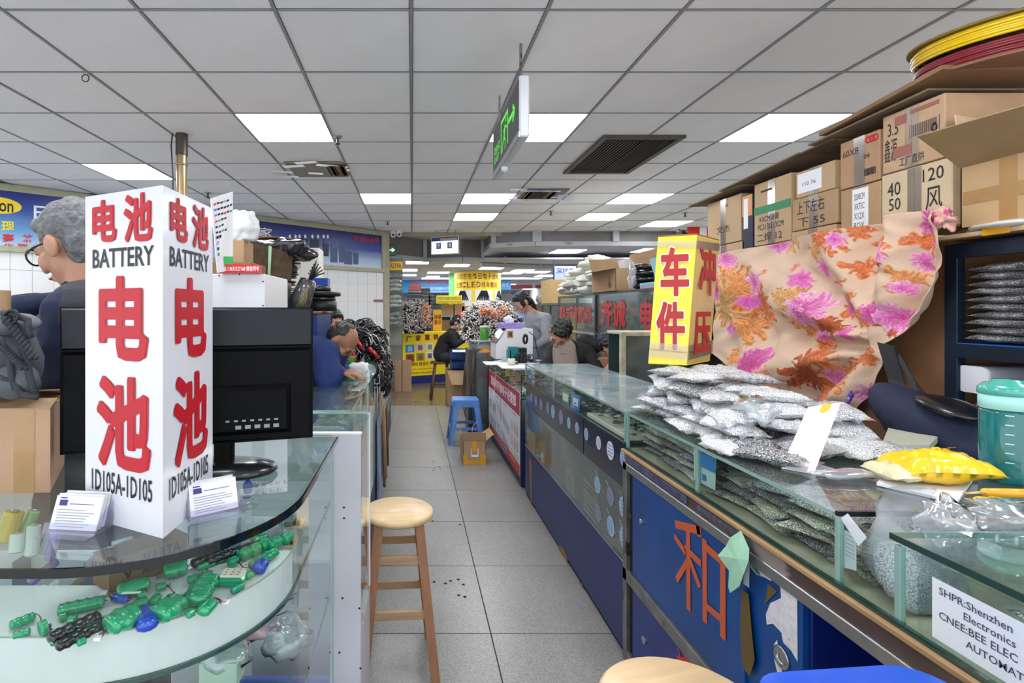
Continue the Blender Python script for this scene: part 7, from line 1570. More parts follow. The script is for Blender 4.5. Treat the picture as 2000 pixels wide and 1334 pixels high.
def ex(t):
 m = MB(); m.box((x0+x1)/2-.022, (x0+x1)/2+.022, y0-.0015, y0, .12, z1); m.build('orange_tape', YTAPE, t); m = MB(); m.box(x0, x0+.04, y0-.0014, y0, 0.001, .09); m.box(x1-.05, x1, y0-.0014, y0, .001, .09); m.box(x0+.04, x1-.05, y0-.0014, y0, .001, .035); m.build('yellow_tape', YTAPE, t)
 m = MB(); m.box((x0+x1)/2-.03, (x0+x1)/2+.035, y0-.0022, y0-.0014, .07, .09); m.box((x0+x1)/2-.035, (x0+x1)/2-.028, y0-.0022, y0-.0014, .09, .15); m.box((x0+x1)/2+.028, (x0+x1)/2+.035, y0-.0022, y0-.0014, .09, .15); m.build('white_tear', PAPER, t)
 m = MB(); m.torus(((x0+x1)/2+.01, y0-.002-.0, z1+.035), .010, .0015, 14, 4, Matrix.Rotation(PI/2, 3, 'X')); m.build('ring_mark', INK, t)
ob = open_box('open brown carton with orange and yellow tape on the aisle floor', x0, x1+.0, y0, y1, 0, z1, CARD, [((x0, y0, z1), (x1, y0, z1), (x1, y0-.015, z1+.075), (x0, y0-.015, z1+.075)), ((x1, y0, z1), (x1, y1, z1), (x1+.075, y1, z1+.05), (x1+.075, y0+.02, z1+.05)), ((x0, y0, z1), (x0, y1, z1), (x0-.02, y1, z1+.08), (x0-.02, y0+.06, z1+.05))], extra=ex)
m = MB(); m.tube([(x0+.08, 4.85, .2), (x0+.10, 4.85, .33), (x0+.14, 4.88, .36), (x0+.17, 4.9, .28)], .002, 5); m.tube([(x1+.03, 4.8, .25), (x1+.07, 4.85, .5), (x1+.11, 4.9, .72), (x1+.13, 5.0, .9)], .002, 5); one('string', m, WCAB, 'thin pale strings rising from the open taped carton', 'string')
x0, x1 = (872-CX)/F*7.75, (926-CX)/F*7.75
t = open_box('larger open carton with a folded-out flap under the blue wrapped parcels', x0, x1, 7.6, 8.0, 0, .52, CARD, [((x0, 7.6, .52), (x1, 7.6, .52), (x1+.02, 7.47, .33), (x0+.06, 7.47, .33))])
m = MB(); m.cbox(x0+.02, x1-.02, 7.62, 7.98, .1, .515, .002); one('carton_filling', m, CARD3, 'brown packing inside the larger open carton', 'packing')
BLW = mat('blue_wrap', (.10, .20, .42), .25, coat=.7, bump=.5, bscale=40, vary=.3, scale=14)
for k, (z, w_) in enumerate(((.522, .19), (.672, .21))): m = MB(); c = (x0+x1)/2+.03+.02*k; m.cbox(c-w_, c+w_, 7.6-.03*k, 7.9, z, z+.148, .03); one('wrapped_parcel', m, BLW, 'dark blue film-wrapped parcel on the open carton, %s' % ['lower one', 'upper one'][k], 'parcel')
m = MB(); m.cbox(-.30, -.01, 8.95, 9.25, 0, .52, .003); one('floor_carton', m, mat('carton_rose', (.68, .54, .42), .8, vary=.05), 'closed brown carton on the floor before the yellow counter', 'carton')
m = MB(); m.box(.04, .13, 7.9, 7.99, .0005, .0015); one('floor_sign', m, mat('floor_sign_green', (.20, .28, .14), .5), 'small dark green floor marking sticker in the aisle', 'sticker')
m = MB(); m.prism([(.06, 7.93), (.09, 7.93), (.09, 7.91), (.12, 7.945), (.09, 7.98), (.09, 7.96), (.06, 7.96)], .0015, .002); one('floor_arrow', m, mat('arrow_green', (.45, .75, .35), .5), 'green arrow printed on the floor marking sticker', 'sticker')
for k, (px, py) in enumerate(((874, 911), (845, 902), (848, 915), (858, 912), (846, 919), (861, 917), (898, 1025), (845, 1018), (820, 1137), (848, 1137), (880, 1135), (895, 1132), (870, 1140), (905, 1142), (896, 1163), (908, 1166), (838, 850), (855, 822))):
 p = onz(px, py, 0); m = MB(); m.lathe([(.009, 0), (.0, .0)], (p.x, p.y, .0012), 8, smooth=False); m.v = [(v[0], v[1], .0012) for v in m.v]; one('floor_spot', m, LEAD, 'small dark spot on the aisle floor tiles', 'stain', 'dark spots on the floor')
# == FAR BOOTHS
t = T('yellow_counter', 'yellow fronted counter with red lettering and product pictures at the end of the aisle', 'counter', (.3, 10.0, 0))
A_ = Vector((P(768, 650, 9.7).x, 9.7, 0)); B_ = Vector((P(985, 650, 10.9).x, 10.9, 0)); u = (B_-A_).normalized(); n_ = Vector((u.y, -u.x, 0)); Wc = (B_-A_).length
ztc = P(768, 651, 9.7).z;
def yq(x, z, o=0): p = A_+u*x+n_*o; return Vector((p.x, p.y, z))
m = MB(); m.hexa([yq(0, .0, 0), yq(Wc, .0, 0), yq(Wc, .0, -.5), yq(0, .0, -.5)], [yq(0, ztc, 0), yq(Wc, ztc, 0), yq(Wc, ztc, -.5), yq(0, ztc, -.5)]); m.build('counter_body', mat('yellow_sheet', (.99, .88, .08), .4), t)
m = MB(); m.slab(yq(0, 0, .006), yq(Wc, 0, .006), yq(Wc, .15, .006), yq(0, .15, .006), -.01); m.build('blue_kick', mat('kick_blue', (.10, .16, .45), .5), t)
MR = mat('maroon_letters', (.55, .08, .12), .5)
m = MB()
xx = lambda px, Y=None: ((px-CX)/F*A_.y-A_.x)/(u.x-(px-CX)/F*u.y)
def ych(st, px0, px1, z0, z1, bold=.02): m.text(st, yq(xx(px0), z0, .004), u, (0, 0, 1), w=xx(px1)-xx(px0), h=z1-z0, bold=bold)
ych('厂', 793, 804, .80, .90, .03); ych('家', 812, 822, .81, .92, .03); ych('直', 829, 840, .82, .93, .03); ych('销', 846, 856, .82, .93, .03); ych('批', 878, 890, .76, .86, .03); ych('插', 890, 900, .76, .86, .03)
ych('连接线 接插件 FPC排线', 797, 862, .335, .41, .01); ych('电话 地址 1A219深圳市华强北电子', 797, 852, .26, .29, 0); ych('专营各种电子连接线接插件端子', 797, 850, .19, .22, 0)
ych('IDC VGA 1.25 2.0 2.54 ATX KTG', 783, 850, .985, 1.01, 0)
m.build('red_lettering', MR, t)
for k, (px0, px1, z0, z1, bg, fg) in enumerate(((792, 809, .60, .745, (.20, .55, .80), (.62, .82, .92)), (812, 829, .615, .755, (.88, .80, .78), (.45, .30, .28)), (832, 846, .62, .76, (.92, .92, .90), (.5, .5, .5)), (793, 809, .42, .565, (.52, .35, .20), (.60, .12, .14)), (813, 829, .43, .58, (.55, .65, .22), (.70, .15, .16)), (832, 846, .45, .59, (.92, .92, .90), (.25, .25, .3)))):
 m = MB(); m.slab(yq(xx(px0), z0, .006), yq(xx(px1), z0, .006), yq(xx(px1), z1, .006), yq(xx(px0), z1, .006), -.004); m.build('picture', mat('pic_bg%d' % k, bg, .4), t)
 m = MB(); c = (xx(px0)+xx(px1))/2
 for j in range(4): m.slab(yq(c-.045+.025*j, z0+.02, .009), yq(c-.025+.025*j, z0+.02, .009), yq(c-.03+.022*j, z1-.02, .009), yq(c-.045+.022*j, z1-.03, .009), -.002)
 m.build('picture_motif', mat('pic_fg%d' % k, fg, .4), t, kind='stuff')
t = T('bag_shelf', 'narrow glass shelf of small plastic bags below the yellow number board', 'shelf', (-.28, 9.1, 0))
xa_ = P(759, 600, 8.95).x; xb_ = P(786, 600, 8.95).x
for z in (2.05, 1.95, 1.70, 1.42, 1.12, .8): MB().cbox(xa_, xb_, 8.95, 9.3, z-.01, z, .002).build('glass_shelf', GLD, t)
for x in (xa_, xb_-.012): MB().cbox(x, x+.012, 8.94, 8.96, 0, 2.3, .002).build('upright', SD, t)
MB().cbox(xa_, xb_, 9.3, 9.32, 0, 2.3, .002).build('back_panel', mat('shelf_back', (.55, .55, .52), .5), t)
r = random.Random(44)
for zi, z in enumerate((1.95, 1.70, 1.42, 1.12)):
 for k in range(3): sack([0, 3, 3, 0][zi], ((xa_+xb_)/2, 9.08, z+.05+.075*k if zi else z+.03+.02*k), (.10, .09, .040), 'grey-green plastic bag on the narrow shelf below the number board, tier %s' % ['one from the top', 'two', 'three', 'four'][zi], 'bags on the narrow shelf', k, r.uniform(0, 3))
t = T('number_board', 'yellow board reading 1A219A beside the banner wall', 'sign', (xa_, 8.93, 2.1)); za, zb_ = P(770, 528, 8.92).z, P(770, 511, 8.92).z
MB().cbox(xa_-.005, xb_+.0, 8.90, 8.93, za, zb_, .003).build('board', mat('board_yellow', (.95, .74, .10), .45), t); m = MB(); m.text('1A219A', (xa_+.01, 8.898, za+.035), (1, 0, 0), (0, 0, 1), w=xb_-xa_-.03, h=.085, bold=.01); m.build('lettering', INK, t)
t = T('exit_sign', 'small black exit sign with a green arrow under the cameras', 'sign', (P(767, 490, 8.9).x, 8.88, 2.4)); a = P(758, 500, 8.88); b = P(774, 477, 8.88)
MB().cbox(a.x, b.x, 8.86, 8.90, a.z, b.z, .004).build('housing', mat('sign_black_green', (.05, .11, .09), .3), t)
ARG = bulb('exit_green', (.55, 1.0, .60), 1.2)
def arrow(M, o, ux, s, th):
 U = Vector((0, 0, 1)); ux = Vector(ux).normalized(); n = ux.cross(U)*.002
 pl = [(-1, -.18), (.1, -.18), (-.25, -.6), (.15, -.6), (.9, 0), (.15, .6), (-.25, .6), (.1, .18), (-1, .18)]
 M.add([o+ux*x*s+U*y*s+n for x, y in pl], [(0, 1, 7, 8), (2, 3, 4, 1), (1, 4, 7), (4, 5, 6, 7)])
m = MB(); arrow(m, Vector(((a.x+b.x)/2, 8.857, (a.z+b.z)/2)), (1, 0, 0), .055, 0); m.build('green_arrow', ARG, t)
def dome(px, py, Y, lb, mm):
 p = P(px, py, Y); t = T('security_camera', lb, 'camera', p); m = MB(); m.ell(p, .045, 16, 10); m.build('dome', mm, t); m = MB(); m.lathe([(0, .0), (.05, .0), (.05, .03), (.03, .05), (0, .05)], p+Vector((0, 0, .02)), 18); m.build('mount', WPLAS, t); m = MB(); m.cyl(p+Vector((0, 0, .06)), Vector((p.x, p.y, p.z+.10)), .02, 10); m.build('stem', WPLAS, t)
 m = MB(); m.cyl(p+Vector((0, -.044, -.005)), p+Vector((0, -.050, -.005)), .02, 14); m.build('lens', BLACK, t)
dome(768, 459, 8.7, 'white dome security camera with a dark lens above the small exit sign', WPLAS); dome(780, 458, 8.7, 'white round security camera right of the dark-lensed one', WPLAS)
dome(1309, 446, 8.6, 'white security camera under the bulkhead near the red sign, left one', WPLAS); dome(1324, 448, 8.6, 'white security camera with a dark lens near the red sign, right one', WPLAS)
t = T('lightbox_sign', 'white illuminated direction sign with toilet symbols hanging under the bulkhead', 'sign', P(868, 480, 8.6))
a = P(842, 498, 8.7); b = P(896, 494, 8.5); zt6 = P(896, 460, 8.5).z; zb6 = P(896, 495, 8.5).z;
LB = bulb('lightbox_white', (.97, .98, 1), 1.0)
A2 = Vector((a.x, 8.7, 0)); B2 = Vector((b.x, 8.5, 0)); u2 = (B2-A2).normalized(); n2 = Vector((u2.y, -u2.x, 0)); W2 = (B2-A2).length
def lq(x, z, o): p = A2+u2*x+n2*o; return Vector((p.x, p.y, z))
def lb_(x0, x1, z0, z1, o0, o1, nm, mm, k=None):
 m = MB(); m.hexa([lq(x0, z0, o1), lq(x1, z0, o1), lq(x1, z0, o0), lq(x0, z0, o0)], [lq(x0, z1, o1), lq(x1, z1, o1), lq(x1, z1, o0), lq(x0, z1, o0)]); return m.build(nm, mm, t, kind=k)
lb_(0, W2, zb6, zt6, -.08, 0, 'housing', ALU); lb_(.01, W2-.01, zb6+.01, zt6-.01, 0, .003, 'light_face', LB); lb_(.01, W2-.01, zt6-.075, zt6-.01, .003, .005, 'blue_header', mat('header_blue', (.12, .22, .50), .4)); lb_(W2*.34, W2*.95, zt6-.065, zt6-.03, .005, .007, 'tan_bar', mat('header_tan', (.66, .55, .40), .5))
m = MB()
for fx_ in (.28, .68):
 m.hexa([lq(W2*fx_-.04, zb6+.09, .006), lq(W2*fx_+.04, zb6+.09, .006), lq(W2*fx_+.04, zb6+.09, .003), lq(W2*fx_-.04, zb6+.09, .003)], [lq(W2*fx_-.04, zb6+.19, .006), lq(W2*fx_+.04, zb6+.19, .006), lq(W2*fx_+.04, zb6+.19, .003), lq(W2*fx_-.04, zb6+.19, .003)])
m.build('symbol_square', mat('header_blue', (.12, .22, .50)), t, kind='stuff')
m = MB()
for fx_ in (.26, .30, .66, .70):
 for (z0, z1, w_) in ((.11, .145, .006), (.145, .165, .010), (.168, .180, .005)): m.hexa([lq(W2*fx_-w_, zb6+z0, .008), lq(W2*fx_+w_, zb6+z0, .008), lq(W2*fx_+w_, zb6+z0, .006), lq(W2*fx_-w_, zb6+z0, .006)], [lq(W2*fx_-w_*.7, zb6+z1, .008), lq(W2*fx_+w_*.7, zb6+z1, .008), lq(W2*fx_+w_*.7, zb6+z1, .006), lq(W2*fx_-w_*.7, zb6+z1, .006)])
m.build('people_symbols', PAPER, t, kind='stuff'); m = MB(); m.text('卫生间', lq(W2*.16, zb6+.035, .004), u2, (0, 0, 1), w=.11, h=.035); m.text('洗手间', lq(W2*.58, zb6+.035, .004), u2, (0, 0, 1), w=.11, h=.035); m.build('lettering', INK, t)
for fx_ in (.15, .85): lb_(W2*fx_-.006, W2*fx_+.006, zt6, ZC+.0, -.045, -.035, 'hanger_rod', STEEL)
t = T('exit_sign', 'large hanging exit sign, dark face with green running figure and arrow', 'sign', (.53, 2.9, 2.37))
ex0, ex1, ey0, ey1, ez0, ez1 = .507, .560, 2.50, 3.31, 2.225, 2.520
MB().cbox(ex0+.004, ex1, ey0, ey1, ez0, ez1, .006).build('housing', mat('sign_housing', (.80, .81, .83), .35), t); MB().box(ex0+.001, ex0+.004, ey0+.018, ey1-.018, ez0+.03, ez1-.014).build('dark_face', mat('exit_face', (.17, .19, .19), .3), t)
MB().cbox(ex0-.002, ex0+.01, ey0, ey1, ez0-.004, ez0+.028, .003).build('lower_rail', mat('rail_grey', (.62, .62, .64), .3, .5), t)
EG = bulb('exit_green_big', (.42, .88, .36), .62)
m = MB(); xq = ex0+.0002; U = Vector((0, 0, 1)); ux = Vector((0, -1, 0)); yo = ey1-.02
def eb(y0, z0, y1, z1, w_):
 a = Vector((xq, yo-y0, ez0+.03+z0)); b = Vector((xq, yo-y1, ez0+.03+z1)); d = (b-a).normalized(); s_ = Vector((0, -d.z, d.y))*w_; m.add([a-s_, b-s_, b+s_, a+s_], [(0, 1, 2, 3)])
eb(.30, .03, .30, .215, .010); eb(.30, .205, .50, .205, .010); eb(.50, .215, .50, .03, .010)      # door frame
eb(.39, .10, .43, .155, .014); eb(.43, .155, .37, .13, .006); eb(.43, .15, .475, .125, .006); eb(.39, .10, .355, .075, .008); eb(.355, .075, .33, .03, .007); eb(.39, .10, .43, .07, .008); eb(.43, .07, .42, .025, .007)
m.lathe([(0, 0), (.014, 0)], (xq, yo-.445, ez0+.03+.178), 12, (-1, 0, 0), smooth=False)
eb(.52, .135, .68, .135, .014); eb(.64, .175, .69, .135, .012); eb(.64, .095, .69, .135, .012); m.build('running_figure', EG, t, kind='stuff')
m = MB(); m.text('安全出口', (xq, yo-.05, ez0+.115), (0, -1, 0), (0, 0, 1), w=.20, h=.055, bold=.01); m.text('EXIT', (xq, yo-.06, ez0+.065), (0, -1, 0), (0, 0, 1), w=.16, h=.035, bold=.01); m.build('lettering', EG, t)
for y in (ey0+.08, ey1-.1): MB().cbox(.528, .540, y-.006, y+.006, ez1, ZC, .001).build('hanger_rod', STEEL, t)
m = MB(); m.ell((.53, ey1-.3, ez0-.015), .02, 12, 8); m.build('test_button', WPLAS, t)
t = T('red_sign', 'small red sign with a white square high up at the far right', 'sign', P(1360, 450, 8.3)); a = P(1344, 470, 8.3); b = P(1384, 434, 8.3); MB().cbox(a.x, b.x, 8.3, 8.33, a.z, b.z, .003).build('board', mat('bright_red', (.80, .12, .10), .4), t); m = MB(); m.box(b.x-.14, b.x-.03, 8.297, 8.3, a.z+.05, b.z-.08); m.build('white_square', PAPER, t); m = MB(); m.text('福田', (a.x+.03, 8.297, a.z+.05), (1, 0, 0), (0, 0, 1), w=.10, h=.05); m.build('lettering', YEL, t)
MB().cbox(a.x+.1, a.x+.11, 8.31, 8.32, b.z, ZC, .001).build('hanger', STEEL, t); MB().cbox(b.x-.05, b.x-.04, 8.31, 8.32, b.z, ZC, .001).build('hanger', STEEL, t)
t = T('green_sign', 'dark green sign partly behind the small red sign', 'sign', P(1340, 450, 8.6)); a = P(1334, 462, 8.6); b = P(1384, 425, 8.6); MB().cbox(a.x, b.x, 8.6, 8.63, a.z, b.z, .003).build('board', mat('deep_green', (.07, .20, .17), .4), t); m = MB(); m.text('营业\n执照', (a.x+.02, 8.597, a.z+.07), (1, 0, 0), (0, 0, 1), w=.12, h=.14, bold=.01); m.build('lettering', PAPER, t)
MB().cbox(a.x+.15, a.x+.16, 8.61, 8.62, b.z, ZC, .001).build('hanger', STEEL, t)
t = T('round_pillar', 'round pillar wrapped in a yellow banner with cable pictures', 'pillar', (1.6, 14, 0)); pc = Vector((P(932, 560, 13.6).x, 13.6, 0)); pr = (978-885)/2/F*13.1
MB().cyl((pc.x, pc.y, 0), (pc.x, pc.y, ZF), pr, 40).build('column', mat('column_white', (.85, .85, .84), .5), t)
def cyl_pt(ang, z, o=.01): return Vector((pc.x+math.sin(ang)*(pr+o), pc.y-math.cos(ang)*(pr+o), z))
zb7, zt7 = P(932, 600, 13).z, ZF-.005
def cpatch(m, a0, a1, z0, z1, o=.01, n=12):
 vs = [cyl_pt(a0+(a1-a0)*i/n, z, o) for i in range(n+1) for z in (z0, z1)]; m.add(vs, [(2*i, 2*i+2, 2*i+3, 2*i+1) for i in range(n)], True)
m = MB(); cpatch(m, -1.5, 1.5, zb7, zt7, .008, 24); m.build('yellow_banner', mat('banner_yellow', (.99, .87, .20), .45), t)
m = MB()
for (s_, a0, a1, z0, z1) in [(c, -1.15+.21*i, -1.15+.21*i+.17, zt7-.20, zt7-.05) for i, c in enumerate('深圳市韦鑫云电子线材')]+[(c, -1.15+.2*i, -1.15+.2*i+.16, zt7-.40, zt7-.26) for i, c in enumerate('主营:LED线车载线')]:
 a_ = (a0+a1)/2; p = cyl_pt(a0, z0, .02); q = cyl_pt(a1, z0, .02); m.text(s_, p, q-p, (0, 0, 1), w=(q-p).length, h=z1-z0, bold=.01)
m.build('red_lettering', MR, t)
for (a0, a1) in ((-1.15, -.35), (-.2, .55), (.68, 1.3)):
 m = MB(); cpatch(m, a0, a1, zt7-.88, zt7-.46, .014, 8); m.build('white_panel', PAPER, t)
 m = MB(); n = 8
 for i in range(n):
  b0 = a0+(a1-a0)*(.08+.84*i/n); ac = (a0+a1)/2; p = cyl_pt(ac+(b0-ac)*.35, zt7-.48, .02); q = cyl_pt(b0, zt7-.72, .02); m.tube([p, q], .016, 4)
 m.build('cable_picture', INK, t, kind='stuff')
t = T('blue_shop_sign', 'long light blue shop sign with red characters far behind', 'sign', (0, 17, 1.6)); a = P(768, 572, 17); b = P(884, 540, 17)
MB().cbox(a.x-.3, b.x+.1, 17, 17.1, a.z, b.z, .01).build('board', mat('sky_blue_sign', (.16, .58, .84), .4, vary=.05, scale=2), t); m = MB()
m.text('电子有限公司', (P(868, 560, 17).x-1.05, 16.99, P(868, 562, 17).z+.10), (1, 0, 0), (0, 0, 1), w=1.2, h=.2, bold=.02); m.build('lettering', mat('sign_pinkred', (.90, .35, .42), .5), t)
m = MB(); m.text('专业代理各类电子元器件连接器批发零售', (P(800, 560, 17).x, 16.99, a.z+.10), (1, 0, 0), (0, 0, 1), w=1.35, h=.09); m.text('TEL 0755 华强北电子市场', (P(800, 560, 17).x+.3, 16.99, a.z+.01), (1, 0, 0), (0, 0, 1), w=1.0, h=.06); m.build('lettering', PAPER, t)
t = T('blue_shop_sign', 'short blue shop sign just right of the round yellow pillar', 'sign', (3, 17, 1.6)); a = P(978, 566, 17); b = P(998, 541, 17); MB().cbox(a.x, b.x, 17, 17.1, a.z, b.z, .01).build('board', mat('sky_blue_sign', (.16, .58, .84)), t); m = MB(); m.text('批发', (a.x+.04, 16.99, a.z+.1), (1, 0, 0), (0, 0, 1), w=.22, h=.12); m.build('lettering', PAPER, t)
for k, (px0, px1, py0, py1, c, lb) in enumerate(((998, 1040, 556, 564, (.68, .30, .36), 'dull red shop sign strip far behind at the right'), (1046, 1075, 556, 563, (.62, .25, .32), 'second dull red shop sign strip, further right'), (998, 1035, 568, 575, (.25, .30, .60), 'blue shop sign strip below the dull red one'))):
 a = P(px0, py1, 18); b = P(px1, py0, 18); m = MB(); m.cbox(a.x, b.x, 18, 18.1, a.z, b.z, .01); one('shop_sign', m, mat('strip%d' % k, c, .5), lb, 'sign')
m = MB(); a = P(877, 575, 14); m.cbox(a.x, a.x+.13, 14, 14.1, .9, ZF, .005); one('green_strip_sign', m, mat('lime_strip', (.50, .85, .55), .5), 'narrow light green vertical sign left of the round pillar', 'sign')
t = T('far_stock_shelf', 'grey metal stock shelf behind the yellow counter', 'shelf', (1, 12.2, 0)); xs0 = P(786, 600, 12).x; xs1 = P(935, 600, 12).x
for z in (1.265, .86, .45): MB().cbox(xs0, xs1, 12, 12.6, z-.03, z, .003).build('shelf_board', mat('far_grey', (.55, .57, .60), .5), t)
for x in (xs0, (xs0+xs1)/2, xs1): MB().cbox(x-.02, x+.02, 12, 12.04, 0, 1.265, .003).build('upright', mat('far_grey', (.55, .57, .60)), t)
MB().cbox(xs0, xs1, 12.6, 12.62, 0, 1.265, .003).build('back_panel', mat('far_back', (.42, .43, .45), .6, vary=.2, scale=3), t)
r = random.Random(50)
for (c0_, n, w_, h_, x_, mm, lb) in ((0, 13, .40, .042, P(812, 0, 12).x, 'film_dark', 'flat dark tray in the tall wide stack on the far shelf'), (0, 16, .20, .040, P(832, 0, 12).x, 'film_dark', 'black reel box in the narrow tall stack on the far shelf'), (0, 12, .13, .040, P(843, 0, 12).x, 'film_dark', 'black reel box in the third stack on the far shelf'), (0, 8, .11, .04, P(851, 0, 12).x, 'film_dark', 'black reel box in the lowest stack on the far shelf')):
 for i in range(n):
  m = MB(); dx = r.uniform(-.012, .012); m.cbox(x_-w_/2+dx, x_+w_/2+dx, 12.05, 12.4, 1.266+h_*i, 1.266+h_*i+h_*.86, .004); one('stock_tray', m, mat(['tray_dark', 'tray_mid'][i % 2], [(.24, .24, .26), (.42, .42, .44)][i % 2], .4), lb, 'tray', 'trays stacked on the far shelf')
for k, (px, w_, h_, z, c, lb) in enumerate(((876, .30, .26, 1.266, (.62, .50, .38), 'brown carton on the far shelf, left below the yellow banner'), (897, .26, .30, 1.266, (.66, .54, .42), 'brown carton on the far shelf, middle one'), (912, .22, .22, 1.266, (.60, .48, .36), 'brown carton on the far shelf, right one'), (864, .5, .30, .87, (.50, .40, .30), 'dull carton on the middle tier of the far shelf'), (905, .4, .28, .87, (.52, .42, .33), 'dull carton on the middle tier beside the other one'), (795, .22, .30, 1.266, (.78, .78, .80), 'white box at the left end of the far shelf'), (810, .30, .12, 1.84, (.80, .40, .28), 'reddish box on top of the wide tray stack'))):
 x = P(px, 0, 12).x; m = MB(); m.cbox(x-w_/2, x+w_/2, 12.06, 12.4, z+.0005, z+h_, .006); one('stock_box', m, mat('stock%d' % k, c, .7, vary=.08), lb, 'box')
m = MB(); x = P(889, 0, 11.95).x; m.box(x-.10, x+.10, 11.93, 12.0, .98, 1.22); one('notice_sheet', m, PAPER, 'white notice sheet hung on the far shelf', 'paper')
t = T('yellow_company_board', 'yellow board with dark lettering hung on the far shelf edge', 'sign', (P(875, 600, 11.9).x, 11.9, 1.4)); a = P(852, 593, 11.9); b = P(902, 577, 11.9); MB().cbox(a.x, b.x, 11.88, 12.0, a.z, b.z, .004).build('board', mat('board_olive', (.82, .74, .10), .5), t); m = MB(); m.text('深圳市沃科鑫科技有限公司', (a.x+.02, 11.876, a.z+.08), (1, 0, 0), (0, 0, 1), w=(b.x-a.x)*.92, h=.075); m.text('主营连接器线材加工电话', (a.x+.02, 11.876, a.z+.02), (1, 0, 0), (0, 0, 1), w=(b.x-a.x)*.92, h=.035); m.build('lettering', INK, t)
m = MB()
t = T('yellow_pillar_sign', 'small yellow upright box sign with red characters on the yellow counter', 'sign', (P(855, 620, 10.6).x, 10.6, ztc)); a = P(847, 636, 10.5); b = P(863, 605, 10.5); MB().cbox(a.x, b.x, 10.5, 10.66, ztc+.0, b.z, .004).build('box_body', mat('board_yellow', (.95, .74, .10)), t)
m = MB(); m.text('弹\n簧', (a.x+.01, 10.497, a.z+.02), (1, 0, 0), (0, 0, 1), w=.07, h=.20, bold=.01); m.text('螺\n丝', (a.x+.09, 10.497, a.z+.03), (1, 0, 0), (0, 0, 1), w=.06, h=.19, bold=.01); m.build('red_lettering', MR, t)
for k in range(16):
 X = P(1000+6*k, 0, 17).x; h_ = 1.0+R.uniform(0, .35); m = MB(); m.cbox(X, X+.09+R.uniform(0, .06), 16+R.uniform(0, .5), 16.9, 0, h_, .01); one('far_stall', m, mat('stall%d' % (k % 4), [(.75, .76, .80), (.42, .46, .70), (.82, .80, .78), (.35, .36, .42)][k % 4], .6, vary=.2, scale=8), 'distant stall block under the far lights right of the round pillar', 'stall', 'distant stalls')
for k in range(8):
 X = -1.4+.75*k; h_ = 1.15+R.uniform(0, .15); m = MB(); m.cbox(X, X+.6, 18.5, 19.2, 0, h_, .01); one('far_counter', m, mat('stallc%d' % (k % 3), [(.80, .82, .85), (.55, .60, .70), (.70, .68, .66)][k % 3], .6, vary=.2, scale=6), 'pale distant counter at the back of the hall', 'counter', 'distant counters')
# black cables and white wire harness heaps
def harness(seed, n=26, L_=.10, wr=.0022, tip=.007, cols=(0,)):
 m = MB(); r = random.Random(seed)
 for i in range(n):
  d = Vector((r.gauss(0, 1), r.gauss(0, 1), r.gauss(0, 1))).normalized(); l = L_*r.uniform(.6, 1.1); q = d.orthogonal().normalized()*l*.3
  m.mi = r.choice(cols); m.tube([Vector((0, 0, 0)), d*l*.5+q*r.uniform(-1, 1), d*l], wr, 4)
  e = d*l; m.mi = 2; m.box(e.x-tip, e.x+tip, e.y-tip*.7, e.y+tip*.7, e.z-tip, e.z+tip)
 return m
HM = [mat('harness_brown', (.42, .32, .30), .5), BCAB, mat('connector_white', (.88, .86, .85), .5), mat('harness_red', (.60, .20, .20), .45), mat('harness_orange', (.93, .55, .12), .45)]
hp = [harness(1, 50, .10, .0032, .0074, (0, 1, 0)).build('wire_harness', HM, None), harness(2, 50, .10, .0032, .0074, (0, 1, 3)).build('wire_harness', HM, None), harness(3, 40, .10, .004, .006, (4,)).build('wire_harness', HM, None), harness(4, 36, .10, .0035, .004, (3, 4)).build('wire_harness', HM, None), harness(5, 46, .10, .003, .0065, (1,)).build('wire_harness', HM, None)]
used = set()
def put_h(i, loc, s, label, group, r):
 if i in used: o = hp[i].copy(); C.objects.link(o)
 else: o = hp[i]; used.add(i)
 o.location = loc; o.scale = (s,)*3; o.rotation_euler = (r.uniform(0, 6), r.uniform(0, 6), r.uniform(0, 6)); tag(o, label, 'wires', group)
r = random.Random(60)
cen = P(962, 641, 7.2)
for k in range(95):
 a = r.uniform(0, 2*PI); q = math.sqrt(r.random()); dx = q*math.cos(a)*.38; dz = q*math.sin(a)*.32;
 if dx < -.15 and dz < -.25: continue
 put_h(r.choice([0, 0, 1, 4]), (cen.x+dx, 7.2+r.uniform(-.05, .1)-.14*(1-q*q), cen.z+dz), r.uniform(.9, 1.25), 'bunch of wires with white plugs in the big pale heap behind the standing person', 'white plug wire bunches', r)
for k in range(9): put_h(3 if k % 2 else 2, (cen.x-.16+.045*k*.8, 7.0, cen.z+.20+r.uniform(-.05, .05)), .8, 'bright red and orange wire bunch near the top of the pale heap', 'coloured wire bunches', r)
for k in range(14): put_h(r.choice([0, 1, 4]), (cen.x-.12+r.uniform(-.1, .14), 7.15, cen.z-.38-.028*k*.8), 1.0, 'bunch of wires with white plugs hanging below the pale heap', 'hanging wire bunches', r)
t = T('harness_rack', 'dark rack inside the pale heap of wire bunches', 'rack', (cen.x, 7.35, 0)); MB().cbox(cen.x-.26, cen.x+.26, 7.3, 7.42, .4, cen.z+.26, .01).build('rack_panel', mat('rack_dark', (.16, .15, .16), .7), t)
for x in (-.24, .20): MB().cbox(cen.x+x, cen.x+x+.04, 7.42, 7.47, 0, cen.z+.2, .003).build('leg', SD, t)
cen2 = P(808, 616, 9.5)
for k in range(46):
 a = r.uniform(0, 2*PI); q = math.sqrt(r.random()); dx = q*math.cos(a)*.25-.02; dz = q*math.sin(a)*.20-.02
 put_h(r.choice([0, 4, 4, 1]), (cen2.x+dx, 9.45+r.uniform(-.05, .1), cen2.z+dz), r.uniform(1.0, 1.4), 'bunch of black wires with white plugs in the round heap on the yellow counter', 'black and white wire bunches', r)
